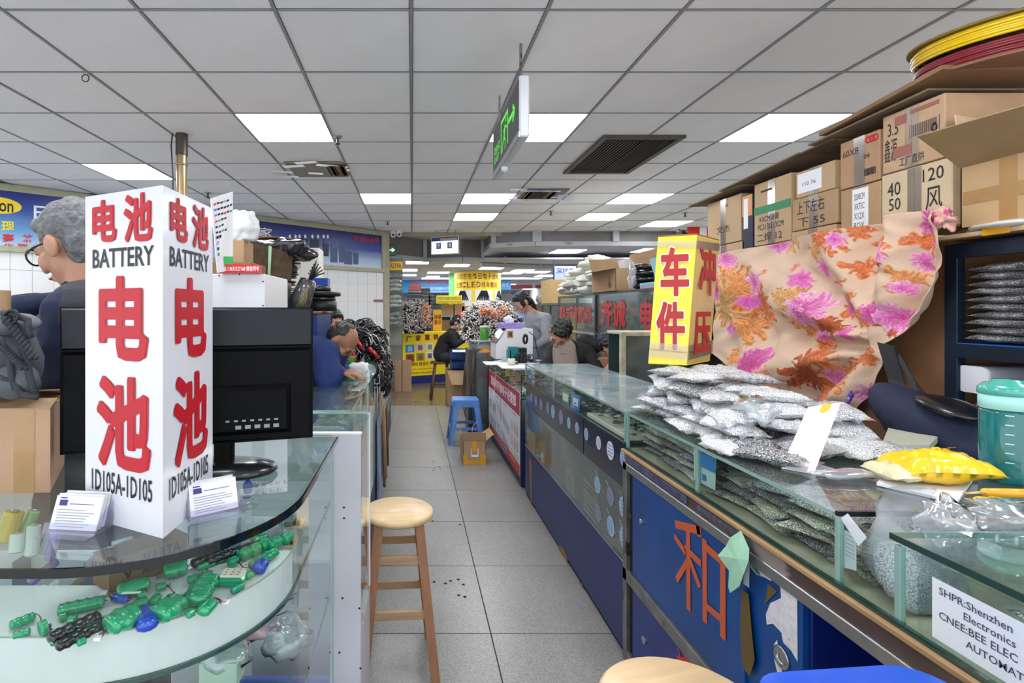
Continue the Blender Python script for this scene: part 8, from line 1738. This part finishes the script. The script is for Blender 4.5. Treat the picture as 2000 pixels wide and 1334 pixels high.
for k in range(9): put_h(2, (cen2.x+.22+.02*math.sin(k), 9.35, cen2.z+.16-.035*k), 1.0, 'bright orange wire bunch hanging at the right of the round heap', 'orange wire bunches', r)
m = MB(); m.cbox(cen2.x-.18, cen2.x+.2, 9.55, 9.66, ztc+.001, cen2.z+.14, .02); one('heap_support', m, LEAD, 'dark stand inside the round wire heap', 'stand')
crumple('orange_jacket', P(900, 628, 8.6), (.10, .08, .16), mat('orange_red', (.85, .28, .12), .5, vary=.1), 'orange-red bag hanging behind the person on the dark stool', 'bag', 3, .2)
# == LEFT MIDDLE
def case(name, label, x0, x1, y0, y1, zt, zg, base, mm):
 t = T(name, label, 'display case', ((x0+x1)/2, (y0+y1)/2, 0))
 for a in ((x0, x1, y0, y1, zt-.007, zt, 'glass_top', GLT), (x1-.006, x1, y0, y1, zg, zt-.007, 'aisle_glass', GL), (x0, x1-.006, y0, y0+.006, zg, zt-.007, 'end_glass', GL)): MB().box(*a[:6]).build(a[6], a[7], t)
 for a in ((x0, x1, y0-.002, y0, zt-.008, zt+.001, 'glass_edge', GEL), (x1, x1+.002, y0, y1, zt-.008, zt+.001, 'glass_edge', GEL), (x1-.012, x1+.002, y0-.002, y0+.012, base, zt, 'corner_strip', ALU), (x0, x1, y0+.004, y1, base, zg, 'case_body', mm), (x0, x1, y0+.01, y1, 0, base, 'plinth', NAVY)): MB().cbox(*a[:6], .002).build(a[6], a[7], t)
 for k in (1, 2): y = y0+(y1-y0)*k/3; MB().cbox(x1-.002, x1+.006, y-.008, y+.008, base, zt-.01, .001).build('upright', ALU, t)
 return t
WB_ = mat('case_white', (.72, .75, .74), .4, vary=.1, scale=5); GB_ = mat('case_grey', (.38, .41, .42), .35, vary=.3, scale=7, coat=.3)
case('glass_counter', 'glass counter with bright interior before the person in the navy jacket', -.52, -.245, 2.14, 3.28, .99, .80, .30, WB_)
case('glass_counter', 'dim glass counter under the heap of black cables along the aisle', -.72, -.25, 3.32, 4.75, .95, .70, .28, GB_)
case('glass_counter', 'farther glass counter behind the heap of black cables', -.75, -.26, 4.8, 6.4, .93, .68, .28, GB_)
scatter('small_parts', -.50, -.27, 2.2, 3.2, .803, 160, [PART[0], PART[4]], .008, .022, 'small pale parts inside the bright glass counter', 'electronic parts', 12, .02)
m = MB(); m.hexa([(-.243, 3.6, .05), (-.225, 3.6, .05), (-.225, 3.9, .05), (-.243, 3.9, .05)], [(-.243, 3.6, .62), (-.238, 3.6, .62), (-.238, 3.9, .62), (-.243, 3.9, .62)]); one('leaning_board', m, mat('pale_blue_board', (.50, .58, .72), .4, vary=.2, scale=9), 'pale blue board leaning against the left counters in the aisle', 'board')
for k, y in enumerate((3.95, 4.15, 4.5)):
 m = MB(); m.tube([(-.235, y, .92), (-.22, y+.02, .5), (-.21, y+.05, .05)], .012, 6); one('brown_strip', m, [TAPE, CARD2, CARDG][k], 'brown strip hanging down the left counters, %s' % ['nearest', 'middle', 'farthest'][k], 'strip')
t = T('white_machine_cabinet', 'tall plain white cabinet behind the monitor with a red phone number strip', 'cabinet', (-.75, 2.05, 0))
a = P(517, 604, 1.9); x1 = a.x; x0 = x1-.34; zt = P(517, 535, 1.9).z; MB().cbox(x0, x1, 1.9, 2.25, 0, zt, .003).build('cabinet_body', WPLAS, t)
for (px, py) in ((514, 550), (514, 597), (428, 538), (468, 536)): p = P(px, py, 1.9); m = MB(); m.cyl(p, p-Vector((0, .002, 0)), .003, 8); m.build('screw', SCR, t)
t = T('phone_strip', 'red strip lettered with a phone number on top of the white cabinet', 'sign', P(470, 524, 1.88)); b = P(508, 533, 1.88); a = P(430, 533, 1.88)
m = MB(); m.hexa([(a.x, 1.88, a.z), (b.x, 1.88, a.z), (b.x, 1.90, a.z), (a.x, 1.90, a.z)], [(a.x, 1.885, a.z+.034), (b.x, 1.885, a.z+.028), (b.x, 1.90, a.z+.028), (a.x, 1.90, a.z+.034)]); m.build('strip', mat('strip_red', (.80, .14, .18), .4), t)
m = MB(); m.text('TEL:13631527168 微信同号', (a.x+.006, 1.8785, a.z+.006), (1, 0, 0), (0, .15, 1), w=(b.x-a.x)*.93, h=.019, bold=.01); m.build('lettering', PAPER, t)
t = T('parts_poster', 'white leaning card with rows of small dark parts behind the battery sign', 'poster', P(440, 530, 1.86)); q = [P(425, 533, 1.84), P(455, 527, 1.93), P(455, 374, 1.93), P(412, 388, 1.83)]
m = MB(); m.slab(*q, -.003); m.build('sheet', PAPER, t)
def pq2(u_, v_, o=.0018): a = q[0].lerp(q[1], u_); b = q[3].lerp(q[2], u_); n = (q[1]-q[0]).cross(q[3]-q[0]).normalized()*o; return a.lerp(b, v_)+n
r = random.Random(9); ms = MB()
for i in range(10):
 for j in range([5, 6, 6, 4, 3, 4, 2, 1, 1, 1][i]):
  u0 = .08+.15*j; v0 = .90-.075*i-r.uniform(0, .01); ms.mi = r.choice([0, 0, 1, 2, 3, 0]); hh_ = .03 if i < 6 else .045; ms.add([pq2(u0, v0), pq2(u0+.11, v0+.006), pq2(u0+.11, v0+hh_), pq2(u0, v0+hh_-.004)], [(0, 1, 2, 3)])
ms.build('part_pictures', [INK, RED, GSH, BSH], t, kind='stuff')
m = MB(); m.add([pq2(.42, .06), pq2(.98, .03), pq2(.98, .17), pq2(.42, .20)], [(0, 1, 2, 3)]); m.build('green_square', mat('green_square', (.20, .72, .35), .4), t)
SC = T('storage_cabinet', 'blue storage cabinet carrying cardboard discs and black reels', 'cabinet', (-1.1, 3.4, 0)); MB().cbox(-1.75, -.58, 3.2, 3.75, 0, 1.375, .004).build('cabinet_body', mat('cab_blue', (.10, .20, .48), .4, vary=.2, scale=6), SC); MB().cbox(-1.76, -.57, 3.19, 3.76, 1.375, 1.39, .002).build('top_board', CARD3, SC)
r = random.Random(14); z = 1.391; Yd = 3.35; dsc = None
def discs(px, zs, n, rad, mm, label, group, th=.006, gap=.013, tilt=.06):
 for k in range(n):
  c = P(px, 600, Yd); m = MB(); rot = Matrix.Rotation(r.uniform(-tilt, tilt), 3, 'Y') @ Matrix.Rotation(r.uniform(-tilt, tilt), 3, 'X')
  m.lathe([(0, 0), (rad, 0), (rad, th), (0, th)], (c.x+r.uniform(-.012, .012), Yd+r.uniform(-.02, .02), zs+gap*k), 26, rot @ Vector((0, 0, 1)), smooth=False); one('cardboard_disc', m, mm, label, 'disc', group)
discs(548, 1.395, 14, .10, CARDG, 'round brown cardboard disc in the stack behind the white cabinet, lower part', 'stacked cardboard discs', .006, .014)
discs(553, 1.60, 8, .085, mat('dark_disc', (.20, .19, .19), .6), 'dark round disc in the middle of the stack behind the white cabinet', 'dark stacked discs', .007, .012)
discs(560, 1.70, 5, .09, CARDG, 'round brown cardboard disc near the top of the stack under the black bag', 'upper cardboard discs', .006, .018)
discs(505, 1.395, 12, .09, mat('black_disc', (.13, .13, .14), .6), 'black round disc in the stack beside the white cabinet', 'black stacked discs', .008, .014, .02)
discs(528, 1.575, 3, .12, CARD3, 'wide brown cardboard disc in the small pile under the rolled cardboard', 'wide cardboard discs', .007, .022, .12)
t = T('cardboard_roll', 'thick dark brown folded cardboard bundle held by a pale green band', 'cardboard', P(505, 510, 3.0)); q0, q1, q2_, q3 = P(455, 532, 2.9), P(550, 545, 3.1), P(553, 492, 3.1), P(458, 468, 2.9)
dk = mat('old_cardboard', (.36, .29, .21), .9, vary=.3, scale=25)
for k in range(9): o = Vector((.004*k, .012*k, .004*math.sin(k))); m = MB(); m.slab(q0+o, q1+o, q2_+o, q3+o, .007); m.build('folded_sheet', dk, t)
m = MB(); o = Vector((0, -.012, 0)); m.slab(P(524, 542, 3.03)+o, P(529, 543, 3.03)+o, P(532, 482, 3.03)+o, P(526, 481, 3.03)+o, .004); m.build('green_band', mat('pale_green_band', (.68, .85, .70), .5), t)
m = MB(); c = P(505, 560, 3.05); m.cbox(c.x-.28, c.x+.16, 2.9, 3.19, 0, P(500, 548, 3.0).z-.01, .004); one('cardboard_stand', m, GB_, 'dark storage block under the folded cardboard bundle', 'cabinet')
discs(538, 1.815, 2, .15, CARD3, 'large brown round lid on top of the disc stack', 'large round lids', .007, .02)
crumple('black_plastic_bag', P(552, 487, 3.25), (.17, .12, .075), mat('black_film', (.14, .14, .16), .22, coat=.8, bump=.5, bscale=25), 'shiny black plastic bag draped over the cardboard discs', 'bag', 5, .55, n=34, k=22)
crumple('white_plastic_bag', P(470, 445, 2.6), (.085, .08, .09), mat('white_bag', (.92, .92, .92), .35, coat=.3, bump=.4, bscale=25), 'bulging white plastic bag above the cardboard bundle', 'bag', 6, .35, n=30, k=20)
m = MB(); a = P(458, 492, 2.62); m.cbox(a.x-.05, a.x+.07, 2.55, 2.7, a.z-.06, a.z+.05, .003); one('small_carton', m, CARD, 'small tan carton under the bulging white bag', 'carton')
m = MB(); m.cbox(a.x-.2, a.x+.12, 2.5, 2.75, 0, a.z-.062, .004); one('carton_stack_base', m, CARD3, 'tall brown block under the small tan carton', 'carton')
lb = T('leaning_black_bag', 'dark wrapped cable bundle leaning right beside the disc stack', 'bag', P(585, 590, 3.2)); m = MB(); a = P(580, 606, 3.15); b = P(603, 548, 3.15)
m.tube([a, a.lerp(b, .3), a.lerp(b, .7), b, b+(b-a)*.05], [.06, .068, .058, .05, .03], 14); m.build('wrapped_bundle', mat('cloudy_black_film', (.30, .29, .30), .22, coat=.8, vary=.5, scale=22, bump=.4, bscale=30), lb)
m = MB()
for k in range(9): e = P(602+4*k, 503+abs(k-4)*6+6, 3.15); m.tube([b, b.lerp(e, .5)+Vector((.01, 0, .012)), e], .0045, 4)
m.build('cable_ends', BCAB, lb, kind='stuff')
m = MB()
for k in range(5): m.tube([P(575+3*k, 602, 3.09), P(585+3*k, 590, 3.08), P(592+2*k, 570, 3.09)], .002, 4)
m.build('yellow_wires', mat('olive_wire', (.68, .64, .30), .5), lb, kind='stuff')
for k, (z0, z1, rr, px) in enumerate(((1.392, 1.455, .115, 622), (1.457, 1.485, .10, 625), (1.487, 1.515, .115, 630), (1.517, 1.555, .085, 620))):
 c = P(px, 600, 3.4); m = MB(); m.lathe([(0, 0), (rr-.01, 0), (rr, .004), (rr, z1-z0-.004), (rr-.01, z1-z0), (0, z1-z0)], (c.x, 3.42, z0), 32); one('black_reel', m, COIL if k % 2 else BLACK, 'black cable reel right of the leaning bag, %s' % ['bottom one', 'second from the bottom', 'third from the bottom', 'topmost, narrowest'][k], 'reel')
t = T('blue_box', 'small blue printed box on top of the black reels', 'box', P(622, 560, 3.4)); a = P(608, 568, 3.38); b = P(640, 553, 3.38); MB().cbox(a.x, b.x, 3.38, 3.48, 1.556, 1.556+(b.z-a.z), .002).build('box_body', mat('box_blue', (.10, .26, .66), .4), t); m = MB(); m.slab(P(622, 566, 3.375), P(635, 563, 3.375), P(634, 557, 3.375), P(626, 561, 3.375), .001); m.build('white_print', PAPER, t)
r = random.Random(23); cb_ = []
for k in range(4):
 m = MB(); rr = random.Random(k+100)
 for j in range(10):
  R0 = .07*rr.uniform(.6, 1.1); m.torus((rr.uniform(-.02, .02), rr.uniform(-.02, .02), rr.uniform(-.01, .01)), R0, .0055, 16, 5, Matrix.Rotation(rr.uniform(-.6, .6), 3, 'X') @ Matrix.Rotation(rr.uniform(-.6, .6), 3, 'Y'), 1)
 m.mi = 1
 for j in range(3): a_ = rr.uniform(0, 6); m.tube([(.07*math.cos(a_), .07*math.sin(a_), 0), (.09*math.cos(a_), .09*math.sin(a_), -.03), (.085*math.cos(a_), .085*math.sin(a_), -.08)], .004, 4)
 cb_.append(m.build('cable_bundle', [BCAB, WCAB], None))
us = set()
for k in range(62):
 t_ = r.random(); y = 3.75+1.0*t_; x = -.62+.36*r.random(); top = 1.24-.12*abs(t_-.4)-(.30 if x > -.32 else 0)*r.random(); z = .96+(top-.96)*r.random()**.6
 i = r.randrange(4); o = cb_[i] if i not in us else cb_[i].copy()
 if i in us: C.objects.link(o)
 us.add(i); o.location = (x, y, z+.03); o.rotation_euler = (r.uniform(-.7, .7), r.uniform(-.7, .7), r.uniform(0, 6)); tag(o, 'coiled bundle of thin black cable in the heap on the left counters', 'cables', 'black cable bundles')
for k in range(10):
 o = cb_[k % 4].copy(); C.objects.link(o); o.location = (-.235, 3.8+.09*k, .90-.05*(k % 4)); o.rotation_euler = (0, PI/2, k); o.scale = (.9, .9, .6); tag(o, 'bundle of black cable hanging over the aisle edge of the left counters', 'cables', 'hanging cable bundles')
m = MB()
for k in range(7): y = 3.75+.13*k; m.tube([(-.27, y, 1.0), (-.235, y, .93), (-.23+.005*k, y+.02, .7), (-.23, y+.03, .55)], .0035, 4)
one('white_leads', m, WCAB, 'thin white leads trailing from the black cable heap', 'cables', kind='stuff')
for k, (pa, pb) in enumerate((((697, 665), (709, 682)), ((723, 682), (739, 698)), ((690, 692), (695, 708)))):
 a = P(*pa, 3.55); b = P(*pb, 3.55); m = MB(); m.cap(a, b, .014, .010, 10); one('red_clamp', m, mat('clamp_red', (.80, .08, .12), .3, coat=.4), 'red battery clamp grip before the black cables, %s' % ['upper left', 'upper right', 'lower left'][k], 'clamp')
m = MB(); c = P(680, 716, 3.32); m.cyl((c.x, c.y+.05, .951), (c.x, c.y+.05, c.z+.06), .035, 18); one('green_can', m, mat('can_green', (.18, .66, .22), .3, coat=.4), 'bright green can beside the red clamps', 'can')
m = MB(); c = P(722, 723, 3.38); m.lathe([(.04, 0), (.062, .0), (.062, .03), (.04, .03)], c, 24, (.1, -1, .1)); m.mi = 1; m.lathe([(0, .012), (.04, .020)], c, 24, (.1, -1, .1)); m.mi = 0; one('headlamp', m, [BLACK, mat('lens_silver', (.72, .78, .80), .15, .6)], 'round black-rimmed lamp at the foot of the cable heap', 'lamp')
crumple('white_paper_bag', P(702, 722, 3.2), (.055, .03, .045), PAPER, 'crumpled white paper bag on the left glass counter', 'bag', 8, .6)
m = MB(); m.cbox(-.5, -.3, 4.9, 5.2, .931, 1.02, .004); one('beige_box', m, mat('beige_box', (.78, .75, .66), .6), 'small beige box behind the cable heap', 'box')
# == PEOPLE
def frame(f, u):
 f = Vector(f).normalized(); u = Vector(u); u = (u-f*u.dot(f)).normalized(); rt = f.cross(u); return f, u, rt, Matrix((rt, f, u)).transposed()
def remesh(o, vx, it=3):
 a = o.modifiers.new('union', 'REMESH'); a.mode = 'VOXEL'; a.voxel_size = vx; a.use_smooth_shade = True
 b = o.modifiers.new('soft', 'SMOOTH'); b.factor = .5; b.iterations = it
def person(label, head, f, u, neck, chest, pelvis, arms, legs, cloth, hair, skin=SKIN, vx=.006, hs=1.0, sw=.17, extra=None, sleeves=True, bulk=1.0, facing=None, style='short', shirt=None):
 """joints in metres; arms = [(shoulder, elbow, wrist, handdir)], legs = [(hip, knee, ankle)]"""
 V_ = Vector; head, neck, chest, pelvis = map(V_, (head, neck, chest, pelvis)); f, u, rt, Rm = frame(f, u)
 t = T('person', label, 'person', (pelvis.x, pelvis.y, 0)); E = lambda M, o, r_, rr=Rm: M.ell(head+(rt*o[0]+f*o[1]+u*o[2])*hs, V_(r_)*hs, 16, 12, rr)
 m = MB(); E(m, (0, -.012, .025), (.074, .092, .088)); E(m, (0, .018, -.035), (.056, .062, .072)); E(m, (0, .045, -.080), (.030, .030, .026)); E(m, (0, .078, .012), (.050, .016, .012))
 m.cap(head+(f*.088+u*.0)*hs, head+(f*.108-u*.032)*hs, .0085*hs, .013*hs, 8); E(m, (0, .080, -.062), (.022, .012, .007)); E(m, (0, .078, -.072), (.019, .012, .007))
 for s_ in (-1, 1): E(m, (s_*.040, .052, -.03), (.024, .028, .028)); E(m, (s_*.081, -.010, -.010), (.012, .021, .033)); E(m, (s_*.030, .074, .002), (.015, .012, .009))
 m.cap(head+(-u*.06-f*.02)*hs, neck, .050*hs, .056, 12);
 sh = []
 for (a, b, c, hd) in arms:
  a, b, c = map(V_, (a, b, c)); hd = V_(hd).normalized(); m.cap(neck, a, .05, .048); m.cap(a, b, .046, .038); m.cap(b, c, .037, .025); sh.append((a, b, c))
  sd = hd.cross(V_((0, 0, 1))); sd = sd.normalized() if sd.length > .2 else V_((1, 0, 0)); up = sd.cross(hd); pc_ = c+hd*.045; m.ell(pc_, (.036, .044, .016), 12, 8, Matrix((sd, hd, up)).transposed())
  for k, (o_, l_) in enumerate(((-.027, .058), (-.009, .068), (.009, .064), (.026, .050))):
   p0 = pc_+sd*o_+hd*.032; p1 = p0+hd*l_*.5-up*.006; p2 = p1+hd*l_*.38-up*.022; m.cap(p0, p1, .0088, .008, 8); m.cap(p1, p2, .008, .0068, 8)
  p0 = pc_+sd*.030-hd*.015; p1 = p0+sd*.020+hd*.028-up*.008; m.cap(p0, p1, .0105, .0095, 8); m.cap(p1, p1+hd*.026-up*.014, .0092, .0078, 8)
 m.cap(chest, pelvis, .105, .10, 14); m.cap(neck, chest, .06, .10, 14)
 for (a, b, c) in legs: m.cap(a, b, .072, .05); m.cap(b, c, .047, .034); m.cap(V_(c), V_(c)+V_((f.x, f.y, 0))*.14, .035, .03)
 o = m.build('body', skin, t); remesh(o, vx)
 j = MB(); k = bulk
 j.cap(chest, pelvis, .135*k, .130*k, 16); j.cap(neck-V_((0, 0, .03)), chest, .085*k, .128*k, 16)
 for (a, b, c) in sh: j.cap(neck-V_((0, 0, .045)), a, .066*k, .066*k); j.cap(chest+(a-chest)*.55, a, .10*k, .066*k); j.cap(a, b, .064*k, .055*k); j.cap(b, b.lerp(c, .86 if sleeves else .12), .053*k, .040*k)
 o = j.build('top', cloth, t); remesh(o, vx*1.1, 2); d = o.modifiers.new('folds', 'DISPLACE'); tx = bpy.data.textures.get('folds') or bpy.data.textures.new('folds', 'CLOUDS'); tx.noise_scale = .09; d.texture = tx; d.strength = .018; d.mid_level = .5
 if legs:
  j = MB()
  for (a, b, c) in legs: j.cap(pelvis, a, .12, .095); j.cap(a, b, .09, .066); j.cap(b, V_(b).lerp(V_(c), .94), .064, .052)
  o = j.build('trousers', mat('dark_trousers', (.14, .14, .17), .8), t); remesh(o, vx*1.2, 2)
 hm = MB();
 if style == 'bald': E(hm, (0, -.034, .010), (.079, .080, .074)); E(hm, (0, -.026, .045), (.074, .076, .070))
 else: E(hm, (0, -.022, .040), (.083, .092, .088)); E(hm, (0, -.052, -.005), (.074, .056, .078)); E(hm, (0, .046, .072), (.060, .036, .032))
 if style == 'long':
  E(hm, (0, -.075, -.05), (.055, .045, .08)); q_ = head+(-f*.09-u*.08)*hs; hm.cap(q_, q_+V_((-f.x*.10, -f.y*.10, -.16)), .030, .016)
  for s_ in (-1, 1): E(hm, (s_*.070, .025, .01), (.016, .030, .055))
 for i, v in enumerate(hm.v):
  q_ = V_(v)-head; hm.v[i] = tuple(head+q_*(1+.05*smooth_noise(q_, 45, 3)))
 o = hm.build('hair', hair, t); remesh(o, min(vx, .005), 1); d = o.modifiers.new('tufts', 'DISPLACE'); tx = bpy.data.textures.get('tufts') or bpy.data.textures.new('tufts', 'CLOUDS'); tx.noise_scale = .022; d.texture = tx; d.strength = .022 if hair is HAIRB else .010; d.mid_level = .5
 em = MB()
 for s_ in (-1, 1): E(em, (s_*.030, .083, .002), (.012, .004, .0028))
 em.build('eyes', INK, t); bm = MB()
 for s_ in (-1, 1): E(bm, (s_*.031, .086, .020), (.018, .005, .0035))
 bm.build('eyebrows', hair, t); lm = MB(); E(lm, (0, .091, -.066), (.020, .004, .005)); lm.build('lips', mat('lips', (.68, .40, .37), .5), t)
 if extra: extra(t, head, f, u, rt, E)
 return t
def glasses(t, head, f, u, rt, E):
 m = MB(); M3 = Matrix((rt, u, f)).transposed()
 for s_ in (-1, 1): m.torus(head+rt*s_*.032+f*.103, .023, .0028, 20, 6, M3); m.tube([head+rt*s_*.055+f*.103+u*.006, head+rt*s_*.080+f*.05+u*.006, head+rt*s_*.082-f*.015+u*.004], .0025, 6)
 m.tube([head-rt*.010+f*.106+u*.004, head+rt*.010+f*.106+u*.004], .002, 6); m.build('glasses', BLACK, t)
VEST = mat('charcoal_vest', (.17, .18, .20), .75, vary=.1, bump=.2, bscale=200); NAVYJ = mat('navy_sleeve', (.07, .12, .25), .75, vary=.12, bump=.2, bscale=200)
def p1x(t, head, f, u, rt, E):
 glasses(t, head, f, u, rt, E); j = MB(); j.cap((ch1.x, ch1.y, ch1.z), pe1, .155, .15, 18); j.cap(nk1-Vector((-.02, 0, .10)), ch1, .10, .150, 18); j.cap(nk1+Vector((.02, -.07, -.07)), SHr[0][0]+Vector((.02, .03, -.01)), .075, .098); j.cap(nk1+Vector((.02, .07, -.07)), SHr[1][0], .07, .08)
 o = j.build('vest', VEST, t); remesh(o, .007, 3); j = MB(); j.torus(nk1+Vector((.01, 0, -.01)), .062, .020, 24, 10, Matrix.Rotation(-.35, 3, 'Y'), 1.6); j.build('collar', VEST, t)
h1 = P(142, 480, 1.46); nk1 = P(172, 572, 1.47); ch1 = P(165, 690, 1.48); pe1 = Vector((ch1.x+.03, 1.49, .95))
SHr = [(P(140, 612, 1.31), P(100, 745, 1.29), P(30, 800, 1.33), (-1, 0, 0)), (P(150, 600, 1.64), P(92, 606, 1.60), P(18, 600, 1.50), (-1, -.25, 0))]
person('grey-haired person in glasses, dark vest and navy sleeves behind the battery sign, looking down', h1, (-.93, .22, -.32), (-.25, 0, 1), nk1, ch1, pe1, SHr, [(pe1+Vector((0, -.1, -.05)), (pe1.x, 1.40, .50), (pe1.x, 1.40, .08)), (pe1+Vector((0, .1, -.05)), (pe1.x, 1.6, .50), (pe1.x, 1.6, .08))], NAVYJ, HAIRG, SKIN, .0055, 1.0, extra=p1x)
h = P(668, 668, 3.02); person('person in a navy blue jacket bent over the left glass counter writing', h, (.62, -.30, -.72), (.55, -.15, .6), P(645, 684, 3.05), (-.60, 3.06, 1.09), (-.74, 3.06, .80), [(P(636, 690, 2.90), P(640, 745, 2.84), P(664, 728, 2.86), (1, 0, -.1)), (P(650, 690, 3.2), P(655, 730, 3.2), P(672, 724, 3.1), (1, -.4, -.1))], [], mat('navy_jacket', (.07, .17, .40), .75, vary=.1), mat('thin_hair', (.16, .13, .12), .5), SKINT, .007, .98, bulk=1.22, style='bald')
a = Vector((-.74, 3.06, 0)); m = MB(); m.cbox(-.92, -.58, 2.9, 3.2, .02, .66, .01); one('seat_box', m, NAVY, 'dark seat box under the person in the navy jacket', 'seat')
h = P(652, 627, 5.0); person('person with black hair behind the reels at the left, only the face showing', h, (.65, -.65, -.25), (0, 0, 1), h+Vector((-.03, .02, -.15)), h+Vector((-.05, .05, -.38)), h+Vector((-.05, .05, -.75)), [(h+Vector((-.14, -.12, -.26)), h+Vector((-.1, -.2, -.5)), h+Vector((.0, -.28, -.45)), (1, 0, 0)), (h+Vector((.1, .14, -.26)), h+Vector((.1, .1, -.5)), h+Vector((.12, -.1, -.45)), (1, 0, 0))], [], mat('rose_top', (.70, .45, .45), .8), HAIRB, SKIN, .009, .98, style='long')
X4 = .455; h = P(893, 632, 8.3); person('person in a black jacket sitting on the dark wooden stool, leaning forward', h, (.86, -.25, -.5), (.35, 0, 1), P(884, 648, 8.3), P(874, 668, 8.3), Vector((X4+.02, 8.3, .70)), [(P(880, 655, 8.14), P(889, 672, 8.12), P(907, 664, 8.14), (1, 0, .1)), (P(886, 653, 8.46), P(897, 664, 8.46), P(910, 655, 8.4), (1, 0, .2))], [((X4+.06, 8.2, .66), (X4+.42, 8.18, .62), (X4+.40, 8.15, .12)), ((X4+.06, 8.4, .66), (X4+.42, 8.42, .62), (X4+.42, 8.42, .12))], mat('black_jacket', (.075, .075, .09), .75), HAIRB, SKIN, .010, 1.05, bulk=1.15)
t = T('dark_stool', 'tall dark wooden stool under the person in the black jacket', 'stool', (X4, 8.3, 0)); m = MB(); m.lathe([(0, 0), (.16, 0), (.165, .012), (.16, .03), (0, .03)], (X4, 8.3, .555), 26); m.build('seat', DARKW, t)
for sx in (-1, 1):
 for sy in (-1, 1): m = MB(); m.tube([(X4+sx*.09, 8.3+sy*.09, .555), (X4+sx*.16, 8.3+sy*.16, 0)], .019, 8); m.build('leg', DARKW, t)
for (z, d) in ((.20, 0), (.36, 1)):
 for s_ in (-1, 1): o_ = .13; m = MB(); m.tube([(X4-o_, 8.3+s_*o_, z), (X4+o_, 8.3+s_*o_, z)] if not d else [(X4+s_*.115, 8.3-.115, z), (X4+s_*.115, 8.3+.115, z)], .012, 6); m.build('rung', DARKW, t)
h = P(1020, 591, 5.6); person('person in a pale grey sweater standing behind the white machine, looking down', h, (-.82, -.20, -.52), (-.4, 0, 1), P(1038, 612, 5.62), P(1053, 645, 5.65), P(1066, 715, 5.65), [(P(1066, 622, 5.46), P(1068, 663, 5.40), P(1046, 676, 5.38), (-1, 0, -.1)), (P(1036, 618, 5.82), P(1030, 655, 5.8), P(1012, 668, 5.7), (-1, 0, -.1))], [((1.46, 5.55, .76), (1.46, 5.5, .42), (1.48, 5.5, .08)), ((1.46, 5.75, .76), (1.46, 5.75, .42), (1.48, 5.75, .08))], mat('grey_sweater', (.60, .61, .63), .85, vary=.05), HAIRB, SKIN, .008, .97, style='long', bulk=.98, extra=None)
def p6x(t, head, f, u, rt, E):
 c = P(1102, 682, 4.33); j = MB(); j.cap(c+Vector((0, 0, -.02)), c+Vector((.02, 0, -.30)), .095, .12, 16); j.cap(c+Vector((0, .02, .06)), c, .055, .095, 16); o = j.build('beige_shirt', mat('beige_tee', (.66, .61, .57), .85), t); remesh(o, .008, 2)
 m = MB(); m.text('FENDAI', P(1094, 693, 4.205), (1, 0, 0), (0, 0, 1), w=.05, h=.012); m.build('chest_print', INK, t)
 m = MB(); m.cap(P(1142, 668, 4.5), P(1163, 676, 4.45), .07, .06); o = m.build('hood', mat('black_hoodie', (.085, .085, .10), .8), t); remesh(o, .01, 2)
h = P(1094, 652, 4.28); person('person with short black hair, beige shirt and black jacket seated behind the showcase, head bowed', h, (-.42, -.55, -.72), (.1, -.5, .8), P(1110, 676, 4.40), (1.36, 4.45, 1.0), (1.36, 4.5, .62), [(P(1146, 688, 4.42), (1.52, 4.25, .86), (1.32, 4.15, .85), (-1, -.2, 0)), (P(1082, 686, 4.46), (1.08, 4.3, .88), (1.16, 4.14, .93), (1, 0, 0))], [], mat('black_hoodie', (.085, .085, .10), .8), HAIRB, SKIN, .007, 1.02, bulk=1.05, extra=p6x)
h = P(1196, 676, 3.98); person('person in red with tied black hair beside the cream framed glass case', h, (-.50, -.52, -.62), (-.2, -.4, .9), h+Vector((.05, .05, -.13)), h+Vector((.08, .08, -.32)), h+Vector((.08, .1, -.62)), [(h+Vector((-.07, -.02, -.26)), h+Vector((-.12, -.1, -.42)), h+Vector((-.02, -.2, -.42)), (0, -1, 0)), (h+Vector((.2, .1, -.25)), h+Vector((.22, 0, -.42)), h+Vector((.1, -.15, -.42)), (0, -1, 0))], [], mat('red_top', (.80, .12, .16), .8), HAIRB, SKIN, .007, .98, style='long', bulk=.92)
for (x, y, z, lb) in ((1.36, 4.5, .54, 'stool seat box under the person in the black hoodie'), (1.60, 4.10, .42, 'stool seat box under the person in red')):
 m = MB(); m.cbox(x-.15, x+.15, y-.14, y+.16, 0, z, .01); one('seat_box', m, NAVY, lb, 'seat')
